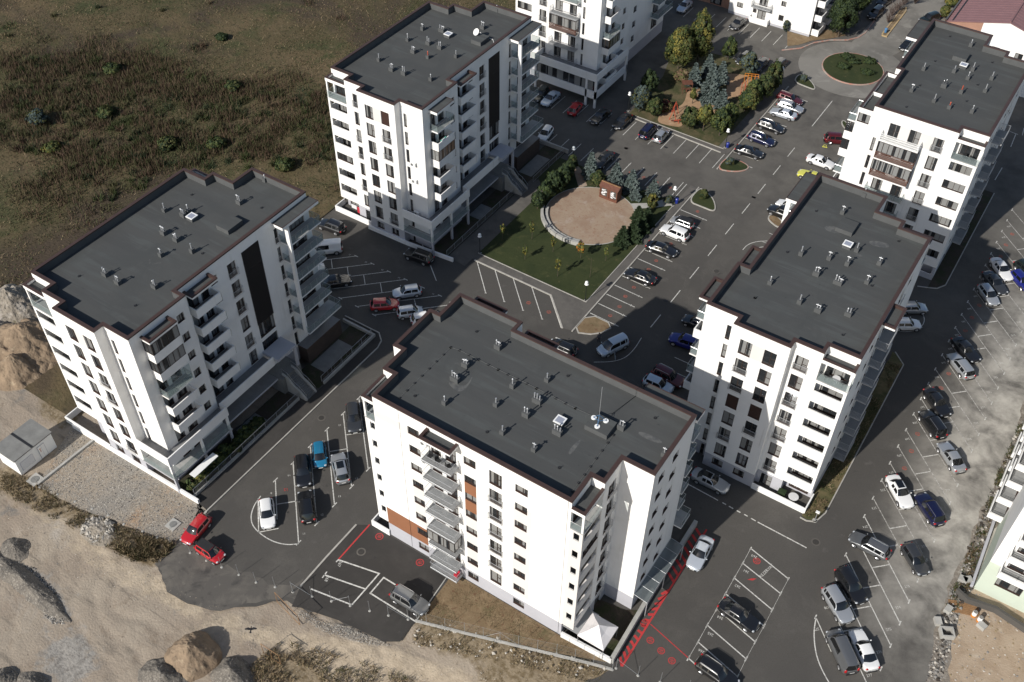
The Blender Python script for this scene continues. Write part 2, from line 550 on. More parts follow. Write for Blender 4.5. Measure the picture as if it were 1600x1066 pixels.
def window_meshes(w, h, kind):
    key = ('win', round(w, 2), round(h, 2), kind)
    if key in MESH: return MESH[key]
    f = MB(); g = MB(); b = 0.07
    col = 'frame_brown'
    if kind == 'white': col = 'white_paint'
    f.box(0, 0, 0, b, .07, h, col); f.box(w - b, 0, 0, w, .07, h, col)
    f.box(b, 0, 0, w - b, .07, b, col); f.box(b, 0, h - b, w - b, .07, h, col)
    if kind == 'strip':
        n = max(2, round(w / 0.75))
        for i in range(1, n):
            f.box(w * i / n - .03, .005, b, w * i / n + .03, .065, h - b, col)
    elif kind == 'narrow':
        f.box(b, .005, h * .45, w - b, .065, h * .45 + .06, col)
    else:
        m = w * .54
        f.box(m - .045, .005, b, m + .045, .065, h - b, col)
        if h > 1.6:
            f.box(m + .045, .005, h * .43, w - b, .065, h * .43 + .07, col)
    g.quad((b, .045, b), (w - b, .045, b), (w - b, .045, h - b), (b, .045, h - b), 'window_glass')
    g.quad((b, .06, b), (b, .06, h - b), (w - b, .06, h - b), (w - b, .06, b), 'window_glass')
    MESH[key] = (f.mesh('window'), g.mesh('pane'))
    return MESH[key]

def shutter_mesh(w, h):
    key = ('sh', round(w, 2), round(h, 2))
    if key not in MESH:
        s = MB(); n = int(h / .09)
        for i in range(n):
            s.box(0, 0.0, h * i / n, w, .035, h * (i + .86) / n, 'sill_brown')
        s.quad((0, .03, 0), (w, .03, 0), (w, .03, h), (0, .03, h), 'frame_brown')
        MESH[key] = s.mesh('roller_shutter')
    return MESH[key]

def bars(mb, a, b, z0, z1, m, step=.13, r=.012):
    """Upright bars between two rails from a to b (horizontal points)."""
    a = Vector(a); b = Vector(b); d = b - a; n = max(1, int(d.length / step))
    mb.tube([(*a, z1), (*b, z1)], .025, m, 5); mb.tube([(*a, z0), (*b, z0)], .02, m, 4)
    for i in range(n + 1):
        p = a + d * (i / n)
        mb.tube([(*p, z0), (*p, z1)], r, m, 4, cap=False)

def balconet_mesh(w, white=False):
    key = ('bn', round(w, 2), white)
    if key not in MESH:
        s = MB(); c = 'white_paint' if white else 'galvanised'; d = -.22
        bars(s, (-.08, d), (w + .08, d), .06, .98, c, .12, .014)
        for x in (-.08, w + .08):
            bars(s, (x, -.02), (x, d), .06, .98, c, .11, .014)
        MESH[key] = s.mesh('balconet_railing')
    return MESH[key]

def balcony_meshes(w, d, kind):
    """Slab plus a list of (part name, mesh) in facade coordinates: x along the wall, -y outwards, z up from the slab top."""
    key = ('bal', round(w, 2), round(d, 2), kind)
    if key in MESH: return MESH[key]
    s = MB(); parts = []
    if kind == 'rail':
        s.box(0, -d, -.12, w, -.02, -.02, 'galvanised')
        n = int(w / .11); g = MB()
        for i in range(n):
            g.box(w * i / n + .015, -d + .03, -.02, w * (i + .62) / n + .015, -.05, .012, 'mesh_slab')
        parts.append(('grating', g.mesh('grating')))
        r = MB()
        bars(r, (0.03, -d + .03), (w - .03, -d + .03), .08, 1.02, 'galvanised', .13)
        bars(r, (0.03, -.04), (.03, -d + .03), .08, 1.02, 'galvanised', .13)
        bars(r, (w - .03, -.04), (w - .03, -d + .03), .08, 1.02, 'galvanised', .13)
        parts.append(('railing', r.mesh('railing')))
    else:
        s.box(0, -d, -.2, w, -.01, 0, 'white_render', 'slab_tile' if kind != 'glass' else 'slab_concrete')
        if kind in ('solid', 'closed'):
            r = MB(); t = .13
            r.box(-.003, -d - .003, -.203, w + .003, -d + t, 1.05, 'white_render')
            r.box(-.003, -d + t, -.203, t, -.012, 1.05, 'white_render')
            r.box(w - t, -d + t, -.203, w + .003, -.012, 1.05, 'white_render')
            parts.append(('parapet', r.mesh('parapet')))
        if kind == 'glass':
            r = MB(); g = MB()
            for (a, b) in (((.04, -d + .04), (w - .04, -d + .04)), ((.04, -.05), (.04, -d + .04)), ((w - .04, -.05), (w - .04, -d + .04))):
                r.tube([(*a, 1.02), (*b, 1.02)], .022, 'steel', 5)
                n = max(1, round((Vector(a) - Vector(b)).length / 1.1))
                for i in range(n + 1):
                    p = Vector(a).lerp(Vector(b), i / n)
                    r.tube([(*p, 0), (*p, 1.02)], .02, 'steel', 4)
                g.quad((*a, .08), (*b, .08), (*b, .97), (*a, .97), 'glass_rail')
            parts.append(('railing', r.mesh('railing')))
            parts.append(('glass_panel', g.mesh('glass_panel')))
        if kind == 'closed':
            r = MB(); g = MB(); z0, z1 = 1.05, 2.66
            for (a, b) in (((.03, -d + .03), (w - .03, -d + .03)), ((.03, -.02), (.03, -d + .03)), ((w - .03, -.02), (w - .03, -d + .03))):
                va, vb = Vector(a), Vector(b); L = (vb - va).length; n = max(1, round(L / .75))
                for i in range(n + 1):
                    p = va.lerp(vb, i / n)
                    r.box(p.x - .035, p.y - .035, z0, p.x + .035, p.y + .035, z1, 'frame_brown')
                for z in (z0 + .03, z1 - .04):
                    r.box(min(a[0], b[0]) - .03, min(a[1], b[1]) - .03, z - .03, max(a[0], b[0]) + .03, max(a[1], b[1]) + .03, z + .03, 'frame_brown')
                g.quad((*a, z0), (*b, z0), (*b, z1), (*a, z1), 'window_glass')
            parts.append(('glazing_frame', r.mesh('glazing_frame')))
            parts.append(('glazing', g.mesh('glazing')))
    MESH[key] = (s.mesh('balcony'), parts)
    return MESH[key]

class House:
    """One building: an Empty plus walls with real openings, windows, balconies and roof parts, all in its plan coordinates."""
    def __init__(self, name, label, mp, cat='apartment block', group=None, z=0.0):
        self.mp = mp
        self.root = thing(name, label, cat, (*mp(8, 15), z), group=group)
        self.z = z
    def w(self, u, v):
        p = self.mp(u, v)
        return (p[0] - self.root.location.x, p[1] - self.root.location.y)
    def frame(self, p, q, n):
        """Local frame of the facade p-q seen from outside: origin at its left end, angle, length, whether t runs from q."""
        P, Q = Vector(self.w(*p)), Vector(self.w(*q))
        o = Vector(self.w(0, 0)); N = Vector(self.w(*n)) - o
        d = Q - P
        flip = (d.x * -N.y - d.y * -N.x) < 0
        if flip: P, Q = Q, P; d = -d
        return P, math.atan2(d.y, d.x), d.length, flip
    def put(self, fr, t, depth, z):
        P, a, L, flip = fr
        return (P.x + math.cos(a) * t - math.sin(a) * depth, P.y + math.sin(a) * t + math.cos(a) * depth, z)
    def wall(self, p, q, n, z0, z1, holes=(), zones=(), base='white_render', reveal=.24, plinth=2.35, name='wall', thick=None):
        """holes: (t0, t1, z0, z1, kind[, extra]) measured from p; zones: (t0, t1, z0, z1, material)."""
        fr = self.frame(p, q, n); P, a, L, flip = fr
        H = []
        for h in holes:
            t0, t1 = (L - h[1], L - h[0]) if flip else (h[0], h[1])
            H.append((t0, t1, *h[2:]))
        Zn = []
        if plinth: Zn.append((0, L, 0, plinth, 'plinth_grey'))
        for zn in zones:
            t0, t1 = (L - zn[1], L - zn[0]) if flip else (zn[0], zn[1])
            Zn.append((t0, t1, *zn[2:]))
        xs = sorted({0, L, *[h[0] for h in H], *[h[1] for h in H], *[min(max(x, 0), L) for zn in Zn for x in zn[:2]]})
        zs = sorted({z0, z1, *[h[2] for h in H], *[h[3] for h in H], *[min(max(x, z0), z1) for zn in Zn for x in zn[2:4]]})
        mb = MB()
        for i in range(len(xs) - 1):
            for j in range(len(zs) - 1):
                xa, xb, za, zb = xs[i], xs[i + 1], zs[j], zs[j + 1]
                if xb - xa < 1e-5 or zb - za < 1e-5: continue
                cx, cz = (xa + xb) / 2, (za + zb) / 2
                if any(h[0] < cx < h[1] and h[2] < cz < h[3] for h in H): continue
                m = base
                for zn in Zn:
                    if zn[0] < cx < zn[1] and zn[2] < cz < zn[3]: m = zn[4]
                mb.quad((xa, 0, za), (xb, 0, za), (xb, 0, zb), (xa, 0, zb), m)
                if thick:
                    mb.quad((xb, thick, za), (xa, thick, za), (xa, thick, zb), (xb, thick, zb), m)
        if thick:
            mb.quad((0, 0, z1), (L, 0, z1), (L, thick, z1), (0, thick, z1), base)
            mb.quad((0, thick, z0), (L, thick, z0), (L, 0, z0), (0, 0, z0), base)
            mb.quad((0, thick, z0), (0, 0, z0), (0, 0, z1), (0, thick, z1), base)
            mb.quad((L, 0, z0), (L, thick, z0), (L, thick, z1), (L, 0, z1), base)
        for h in H:
            r = thick or reveal; x0, x1, za, zb = h[:4]
            sill = base if h[4] in ('open',) else 'sill_brown'
            mb.quad((x0, 0, za), (x0, 0, zb), (x0, r, zb), (x0, r, za), base)
            mb.quad((x1, 0, zb), (x1, 0, za), (x1, r, za), (x1, r, zb), base)
            mb.quad((x0, 0, zb), (x1, 0, zb), (x1, r, zb), (x0, r, zb), base)
            mb.quad((x0, 0, za), (x0, r, za), (x1, r, za), (x1, 0, za), sill)
        o = mb.build(name, self.root, (P.x, P.y, 0), a)
        for h in H:
            self.fill(fr, h, reveal)
        return fr
    def fill(self, fr, h, reveal):
        t0, t1, z0, z1, kind = h[:5]
        ex = h[5] if len(h) > 5 else ''
        a = fr[1]
        if kind == 'open': return
        f, g = window_meshes(t1 - t0, z1 - z0, kind)
        wo = link('window', f, self.root, self.put(fr, t0, reveal - .06, z0), a)
        link('pane', g, wo)
        if 's' in ex:
            link('roller_shutter', shutter_mesh(t1 - t0, z1 - z0), self.root, self.put(fr, t0, reveal - .12, z0), a)
        elif 'h' in ex:
            hh = (z1 - z0) * .55
            link('roller_shutter', shutter_mesh(t1 - t0, hh), self.root, self.put(fr, t0, reveal - .12, z1 - hh), a)
        if 'r' in ex:
            link('balconet_railing', balconet_mesh(t1 - t0), self.root, self.put(fr, t0, 0, z0), a)
        if 'a' in ex:
            self.aircon(fr, t1 + .35 if 'l' not in ex else t0 - 1.1, z0 - .1)
        if 'b' in ex:
            self.aircon(fr, (t0 + t1) / 2 - .4, z0 - .75)
    def aircon(self, fr, t, z):
        key = 'aircon'
        if key not in MESH:
            s = MB(); s.box(0, -.42, 0, .82, -.1, .58, 'white_paint')
            fan = MB(); fan.tube([(.3, -.415, .29), (.3, -.43, .29)], .23, 'metal_grey', 14)
            fan.tube([(.3, -.43, .29), (.3, -.436, .29)], .07, 'black_plastic', 8)
            br = MB(); br.box(.1, -.1, -.04, .14, -.0, .1, 'metal_grey'); br.box(.68, -.1, -.04, .72, 0, .1, 'metal_grey')
            br.box(.1, -.42, -.04, .14, -.1, -.003, 'metal_grey'); br.box(.68, -.42, -.04, .72, -.1, -.003, 'metal_grey')
            MESH[key] = (s.mesh('air_conditioner'), fan.mesh('fan'), br.mesh('bracket'))
        s, fan, br = MESH[key]
        o = link('air_conditioner', s, self.root, self.put(fr, t, 0, z), fr[1])
        link('fan', fan, o); link('bracket', br, o)
    def balcony(self, p, q, n, t0, t1, z, d, kind):
        fr = self.frame(p, q, n); L = fr[2]
        if fr[3]: t0, t1 = L - t1, L - t0
        s, parts = balcony_meshes(t1 - t0, d, kind)
        o = link('balcony', s, self.root, self.put(fr, t0, 0, z), fr[1])
        for nm, me in parts:
            link(nm, me, o)
        return fr, t0, t1
    def canopy(self, p, q, n, t0, t1, z, d, h=.42, flat=False):
        """Balcony roof: white slab with a brown coping frame round a sunken grey top."""
        fr = self.frame(p, q, n); L = fr[2]
        if fr[3]: t0, t1 = L - t1, L - t0
        w = t1 - t0; s = MB(); c = MB()
        s.box(0, -d, z - h, w, -.004, z - (.02 if flat else .30), 'white_render', 'roof_membrane')
        if not flat:
            s.box(0, -d, z - .3, w, -d + .12, z - .1, 'white_render'); s.box(0, -d + .12, z - .3, .12, -.004, z - .1, 'white_render'); s.box(w - .12, -d + .12, z - .3, w, -.004, z - .1, 'white_render')
            c.box(.12, -d + .12, z - .3, w - .12, -d + .27, z - .02, 'coping_brown'); c.box(.12, -d + .27, z - .3, .27, -.004, z - .02, 'coping_brown'); c.box(w - .27, -d + .27, z - .3, w - .12, -.004, z - .02, 'coping_brown')
            c.box(.0, -d, z - .1, w, -d + .12, z - .02, 'coping_brown'); c.box(.0, -d + .12, z - .1, .12, -.004, z - .02, 'coping_brown'); c.box(w - .12, -d + .12, z - .1, w, -.004, z - .02, 'coping_brown')
            c.box(-.03, -d - .03, z - .02, w + .03, -d + .27, z + .04, 'coping_brown'); c.box(-.03, -d + .27, z - .02, .27, -.004, z + .04, 'coping_brown'); c.box(w - .27, -d + .27, z - .02, w + .03, -.004, z + .04, 'coping_brown')
            for a in ((-.012, -d - .012, w + .012, -d), (-.012, -d, 0, -.004), (w, -d, w + .012, -.004)):
                c.box(a[0], a[1], z - .17, a[2], a[3], z - .021, 'coping_brown')
        else:
            c.box(-.02, -d - .02, z - .02, w + .02, -d + .06, z + .025, 'coping_brown'); c.box(-.02, -d + .06, z - .02, .06, -.004, z + .025, 'coping_brown'); c.box(w - .06, -d + .06, z - .02, w + .02, -.004, z + .025, 'coping_brown')
        o = s.build('balcony_roof', self.root, self.put(fr, t0, 0, 0), fr[1])
        c.build('coping', o)
    def roof(self, outline, zr=HROOF, zt=HT, cop=.36):
        out = ccw([self.w(*p) for p in outline])
        inn = offset(out, cop - .03)
        mb = MB(); mb.add([(x, y, zr) for x, y in inn], tri(inn), 'roof_membrane')
        r = mb.build('roof', self.root)
        mb = MB(); n = len(inn)
        for i in range(n):
            a, b = inn[i], inn[(i + 1) % n]
            mb.quad((*b, zr), (*a, zr), (*a, zt), (*b, zt), 'membrane_upstand')
        mb.build('upstand', r)
        mb = MB(); o2 = offset(out, -.04); i2 = offset(out, cop); n = len(o2)
        for i in range(n):
            j = (i + 1) % n
            mb.quad((*o2[i], zt + .05), (*o2[j], zt + .05), (*i2[j], zt + .06), (*i2[i], zt + .06), 'coping_brown')
            mb.quad((*o2[i], zt - .13), (*o2[j], zt - .13), (*o2[j], zt + .05), (*o2[i], zt + .05), 'coping_brown')
            mb.quad((*i2[j], zt - .08), (*i2[i], zt - .08), (*i2[i], zt + .06), (*i2[j], zt + .06), 'coping_brown')
            mb.quad((*o2[j], zt - .13), (*o2[i], zt - .13), (*out[i], zt - .13), (*out[j], zt - .13), 'coping_brown')
        mb.build('coping', r)
        self.roof_obj = r
    def vents(self, pts, kind='white', rot=0.0):
        """pts: (x, y, number of pipes[, colour]) world positions of the vent boxes."""
        for x, y, n, *c in pts:
            lx, ly = x - self.root.location.x, y - self.root.location.y
            s = MB(); w = .24 + .24 * max(1, n); h = .50 + RNG.random() * .12
            s.box(-w / 2, -.24, -.01, w / 2, .24, h, 'membrane_upstand')
            o = s.build('roof_vent', self.root, (lx, ly, HROOF), rot)
            for i in range(n):
                px = (i - (n - 1) / 2) * .3; ph = .38 + RNG.random() * .3
                pm = MB(); pc = c[0] if c else 'galvanised'
                pm.cyl(px, 0, h - .01, h + ph, .065, pc, 8)
                if RNG.random() < .6:
                    pm.cyl(px, 0, h + ph, h + ph + .1, .10, pc, 8, .03)
                    if RNG.random() < .5: pm.tube([(px - .2, 0, h + ph - .05), (px + .2, 0, h + ph - .05)], .055, pc, 6)
                else:
                    pm.cyl(px, 0, h + ph, h + ph + .06, .085, pc, 8)
                pm.build('pipe', o, smooth=40)
    def hatch(self, x, y, rot=0.0, w=.95):
        lx, ly = x - self.root.location.x, y - self.root.location.y
        s = MB(); s.box(-w / 2, -w / 2, -.01, w / 2, w / 2, .45, 'membrane_upstand')
        o = s.build('roof_hatch', self.root, (lx, ly, HROOF), rot)
        f = MB(); e = w / 2 + .04
        f.box(-e, -e, .45, e, -e + .14, .55, 'white_paint'); f.box(-e, e - .14, .45, e, e, .55, 'white_paint')
        f.box(-e, -e + .14, .45, -e + .14, e - .14, .55, 'white_paint'); f.box(e - .14, -e + .14, .45, e, e - .14, .55, 'white_paint')
        f.build('hatch_frame', o)
        g = MB(); g.quad((-e + .14, -e + .14, .53), (e - .14, -e + .14, .53), (e - .14, e - .14, .53), (-e + .14, e - .14, .53), 'skylight')
        g.build('skylight', o)
    def roofbox(self, x0, y0, x1, y1, h):
        s = MB(); rx, ry = self.root.location.x, self.root.location.y
        s.box(x0 - rx, y0 - ry, HROOF - .01, x1 - rx, y1 - ry, HROOF + h, 'membrane_upstand', 'roof_membrane')
        return s.build('lift_housing', self.root)
    def drains(self, pts):
        for x, y in pts:
            s = MB(); s.cyl(0, 0, -.01, .05, .17, 'black_plastic', 10); s.tube([(0, 0, .05), (.12, .1, .22)], .03, 'black_plastic', 5)
            s.build('roof_drain', self.root, (x - self.root.location.x, y - self.root.location.y, HROOF))
    def stain(self, poly, z=.004):
        rx, ry = self.root.location.x, self.root.location.y
        poly = ccw(smooth_loop(poly, 2)); mb = MB()
        mb.add([(x - rx, y - ry, HROOF + z) for x, y in poly], tri(poly), 'roof_stain')
        mb.build('roof_patch', self.root)
mat('skylight', (0.30, 0.32, 0.38), 0.12, spec=0.9)

UN, UP, VN, VP_ = (-1, 0), (1, 0), (0, -1), (0, 1)

def std_block(name, label, mp, cfg, group):
    """The common eight-storey block. cfg holds the sets of storeys with railings, shutters and so on."""
    b = House(name, label, mp, group=group)
    g = cfg.get
    def col(t0, t1, ks, h, rails=(), shut=(), half=(), ac=(), acl=(), low=True, kind=None):
        out = []
        for k in ks:
            ex = ('r' if k in rails else '') + ('s' if k in shut else '') + ('h' if k in half else '') + ('a' if k in ac else '') + ('al' if k in acl else '')
            hh = h; z1 = head(k)
            if k == 7 and low: hh = 1.15
            out.append((t0, t1, z1 - hh, z1, kind or ('french' if hh > 1.6 else 'small'), ex))
        return out
    # front bays (v = 0 side)
    b.wall((6.6, 0), (13.0, 0), VN, 0, HT,
           col(1.18, 2.57, range(8), 2.1, g('f1r', ()), g('f1s', ()), g('f1h', ())) + col(3.95, 5.35, range(8), 2.1, g('f2r', ()), g('f2s', ()), g('f2h', ())),
           [(2.57, 3.95, head(0) - 2.1, head(0), 'beige_render')] + g('fz', []))
    b.wall((3.45, 1.15), (6.6, 1.15), VN, 0, HT, col(1.25, 2.65, range(8), 2.1, g('f0r', ()), g('f0s', ()), low=False))
    b.wall((13.0, 1.2), (16.75, 1.2), VN, 0, HT, col(.5, 1.03, range(8), 2.1, kind='narrow', low=False, rails=(), ac=g('f3a', ())))
    b.wall((6.6, 0), (6.6, 1.15), UN, 0, HT)
    b.wall((13.0, 0), (13.0, 1.2), UP, 0, HT)
    b.wall((3.45, 1.15), (3.45, 2.5), UN, 0, HT)
    # loggias on the two outer corners
    for (v0, v1, vb, nn, key) in ((1.15, 2.5, 2.5, VN, 'lf'), (26.75, 25.35, 25.35, VP_, 'lk')):
        b.wall((0, vb), (3.45, vb), nn, 0, HT, [(.45, 3.0, slab(k) + .02, slab(k) + 2.2, 'strip') for k in range(7)] + ([(.5, 2.9, .3, 2.2, 'strip')]))
        op = [(.32, 3.35, slab(k) + 1.12, slab(k) + 2.42, 'open' if k not in g(key + 'c', ()) else 'strip') for k in range(1, 7)]
        beige = g(key + 'z', 'white_render')
        b.wall((0, v0), (3.45, v0), nn, slab(6) - .25, slab(0) - .04, op, base=beige, thick=.16, plinth=0, name='loggia_front')
        b.wall((0, min(v0, v1) + (.16 if v0 < v1 else 0)), (0, max(v0, v1) - (.16 if v0 > v1 else 0)), UN, slab(6) - .25, slab(0) - .04, [(.42, 1.04, slab(k) + 1.3, slab(k) + 2.45, 'open') for k in range(1, 7)], base=beige, thick=.14, plinth=0, name='loggia_side')
        for k in range(7):
            s = MB(); A, B = b.w(.145, v0 + (.165 if v0 < v1 else -.165)), b.w(3.44, vb - (.01 if v0 < v1 else -.01))
            s.box(*A, slab(k) - .2, *B, slab(k), 'white_render', 'slab_tile'); s.build('balcony', b.root)
        # top storey: glass balustrade under a roof frame
        s = MB(); A, B = b.w(-.06, v0 - (.06 if v0 < v1 else -.06)), b.w(3.44, vb)
        s.box(*A, slab(0) - .035, *B, slab(0) + .03, 'slab_concrete'); s.build('balcony', b.root)
        gp = MB(); e = .04
        q0, q1, q2 = b.w(3.4, v0), b.w(.02, v0), b.w(.02, vb)
        gp.quad((*q0, slab(0) + .05), (*q1, slab(0) + .05), (*q1, slab(0) + 1.0), (*q0, slab(0) + 1.0), 'glass_rail')
        gp.quad((*q1, slab(0) + .05), (*q2, slab(0) + .05), (*q2, slab(0) + 1.0), (*q1, slab(0) + 1.0), 'glass_rail')
        gp.build('glass_panel', b.root)
        gr = MB(); gr.tube([(*q0, slab(0) + 1.02), (*q1, slab(0) + 1.02), (*q2, slab(0) + 1.02)], .025, 'steel', 5); gr.build('handrail', b.root)
        po = MB(); A, B = b.w(0, v0), b.w(.22, v0 + (.22 if v0 < v1 else -.22))
        po.box(*A, slab(0) + .03, *B, 22.6, 'white_render'); po.build('pillar', b.root)
        rf = MB(); A, B = b.w(-.05, v0 - (.05 if v0 < v1 else -.05)), b.w(3.44, vb - (.005 if v0 < v1 else -.005))
        rf.box(*A, 22.6, *B, 22.75, 'white_render', 'roof_membrane')
        e0 = v0 - (.05 if v0 < v1 else -.05); sg = 1 if v0 < v1 else -1
        A, B = b.w(-.05, e0), b.w(3.44, e0 + .25 * sg); rf.box(*A, 22.75, *B, 23.08, 'white_render')
        A, B = b.w(-.05, e0 + .25 * sg), b.w(.2, vb - .005 * sg); rf.box(*A, 22.75, *B, 23.08, 'white_render')
        ro = rf.build('balcony_roof', b.root)
        cp = MB(); A, B = b.w(-.08, e0 - .03 * sg), b.w(3.44, e0 + .29 * sg); cp.box(*A, 23.08, *B, 23.15, 'coping_brown')
        A, B = b.w(-.08, e0 + .29 * sg), b.w(.24, vb - .005 * sg); cp.box(*A, 23.08, *B, 23.15, 'coping_brown')
        cp.build('coping', ro)
    # long side L (u = 0)
    lo = 2.5
    zl = g('lz', [])
    b.wall((0, 2.5), (0, 25.35), UN, 0, HT,
           col(6.7 - lo, 8.1 - lo, range(8), 1.15, ac=g('l2a', ())) + col(13.4 - lo, 14.8 - lo, range(8), 1.15) +
           col(16.35 - lo, 17.8 - lo, range(7), 2.1, g('l3r', (1, 2, 3, 4, 5))) + col(19.3 - lo, 20.7 - lo, range(8), 1.15) +
           [(9.5 - lo, 10.7 - lo, slab(k) + .03, head(k), 'french') for k in range(7)] + [(11.2 - lo, 12.5 - lo, slab(k) + .03, head(k), 'french') for k in range(7)], zl)
    for k in range(8):
        kind = g('lb', {}).get(k, 'rail')
        if kind:
            b.balcony((0, 2.5), (0, 25.35), UN, 9.2 - lo, 12.8 - lo, slab(k) if k < 7 else .75, 1.35, kind)
    if g('long_canopy', True): b.canopy((0, 2.5), (0, 25.35), UN, 9.15 - lo, 12.85 - lo, 23.55, 1.4)
    # back (v = 30.1) and its steps
    b.wall((6.8, 30.1), (15.4, 30.1), VP_, 0, HT, col(8.05 - 6.8, 9.3 - 6.8, range(7), 1.15) + col(11.0 - 6.8, 12.3 - 6.8, range(7), 1.15, ac=g('ka', ())))
    b.wall((6.8, 26.75), (6.8, 30.1), UN, 0, HT)
    b.wall((3.5, 26.75), (6.8, 26.75), VP_, 0, HT, col(1.0, 2.4, range(8), 2.1, g('k0r', (0, 1, 2, 3, 4, 5, 6)), low=False))
    b.wall((3.5, 25.35), (3.5, 26.75), UN, 0, HT)
    # long side R (u = 16.75, then 15.4)
    b.wall((16.75, 1.2), (16.75, 9.2), UP, 0, HT, [(2.75 - 1.2, 4.0 - 1.2, slab(k) + .03, head(k), 'french') for k in range(7)] + [(4.5 - 1.2, 6.0 - 1.2, slab(k) + .03, head(k), 'french') for k in range(7)] + col(7.4 - 1.2, 8.4 - 1.2, range(7), 1.15))
    b.wall((15.4, 9.2), (16.75, 9.2), VP_, 0, HT)
    lat = [(18.8 - 9.2, 21.5 - 9.2, head(4) - 2.25, head(4), 'strip'), (18.8 - 9.2, 21.5 - 9.2, head(5) - 2.35, head(5), 'strip')]
    b.wall((15.4, 9.2), (15.4, 30.1), UP, 0, HT,
           [(10.2 - 9.2, 11.7 - 9.2, slab(k) + .03, head(k), 'french') for k in range(7)] + [(12.1 - 9.2, 13.3 - 9.2, slab(k) + .03, head(k), 'french') for k in range(7)] +
           col(13.72 - 9.2, 14.75 - 9.2, range(7), 1.15) + col(16.4 - 9.2, 17.7 - 9.2, range(7), 2.1, g('r3r', (0, 1, 2, 4))) + lat +
           [(24.1 - 9.2, 24.7 - 9.2, slab(k) + .03, head(k), 'narrow') for k in range(7)] + [(26.4 - 9.2, 29.2 - 9.2, slab(k) + .03, head(k), 'strip') for k in range(7)])
    fr = b.frame((15.4, 9.2), (15.4, 30.1), UP)
    # dark slatted screen over the stairwell
    key = 'screen'
    if key not in MESH:
        s = MB(); w, z0, z1 = 2.75, 0, 11.7
        s.box(0, -.07, 0, .06, -.01, z1, 'lattice_dark'); s.box(w - .06, -.07, 0, w, -.01, z1, 'lattice_dark')
        for i in range(5): s.box(.06, -.065, z1 * i / 4 - (.06 if i == 4 else 0), w - .06, -.012, z1 * i / 4 + (.0 if i == 4 else .06), 'lattice_dark')
        s.quad((.06, -.008, 0), (w - .06, -.008, 0), (w - .06, -.008, z1), (.06, -.008, z1), 'lattice_dark')
        sl = MB(); n = 90
        for i in range(n): sl.box(.06, -.06, .06 + (z1 - .12) * i / n, w - .06, -.015, .06 + (z1 - .12) * (i + .55) / n, 'lattice_dark')
        MESH[key] = (s.mesh('stairwell_screen'), sl.mesh('slats'))
    t = 18.75 - 9.2 if not fr[3] else fr[2] - (21.5 - 9.2)
    so = link('stairwell_screen', MESH[key][0], b.root, b.put(fr, t, 0, 10.75), fr[1])
    tag(link('slats', MESH[key][1], so), kind='stuff')
    for k in range(7):
        b.balcony((16.75, 1.2), (16.75, 9.2), UP, 2.6 - 1.2, 6.35 - 1.2, slab(k), 1.35, g('r1', {}).get(k, 'solid')) if k < 5 else None
        if k < 5: b.balcony((15.4, 9.2), (15.4, 30.1), UP, 9.95 - 9.2, 13.65 - 9.2, slab(k), 1.4, g('r2', {}).get(k, 'solid'))
        if k < 6: b.balcony((15.4, 9.2), (15.4, 30.1), UP, 24.75 - 9.2, (30.3 if k < 5 else 31.0) - 9.2, slab(k), 1.6 if k < 5 else 2.2, 'glass')
    b.canopy((16.75, 1.2), (16.75, 9.2), UP, 2.55 - 1.2, 6.4 - 1.2, 23.2, 1.4, flat=g('flat', False))
    b.canopy((15.4, 9.2), (15.4, 30.1), UP, 9.9 - 9.2, 13.7 - 9.2, 23.2, 1.45)
    b.canopy((15.4, 9.2), (15.4, 30.1), UP, 24.0 - 9.2, 30.3 - 9.2, 23.3, 1.7, flat=True)
    s = MB(); A, B = b.w(16.6, 24.72), b.w(17.15, 25.0)
    s.box(*A, slab(5), *B, 22.86, 'white_render'); s.build('pillar', b.root)
    fr2 = b.frame((15.4, 9.2), (15.4, 30.1), UP)
    for k in range(6):
        tt = 24.1 - 9.2 if not fr2[3] else fr2[2] - (24.7 - 9.2)
        link('balconet_railing', balconet_mesh(.6), b.root, b.put(fr2, tt, 0, slab(k) + .03), fr2[1])
    b.roof(OUTLINE)
    return b

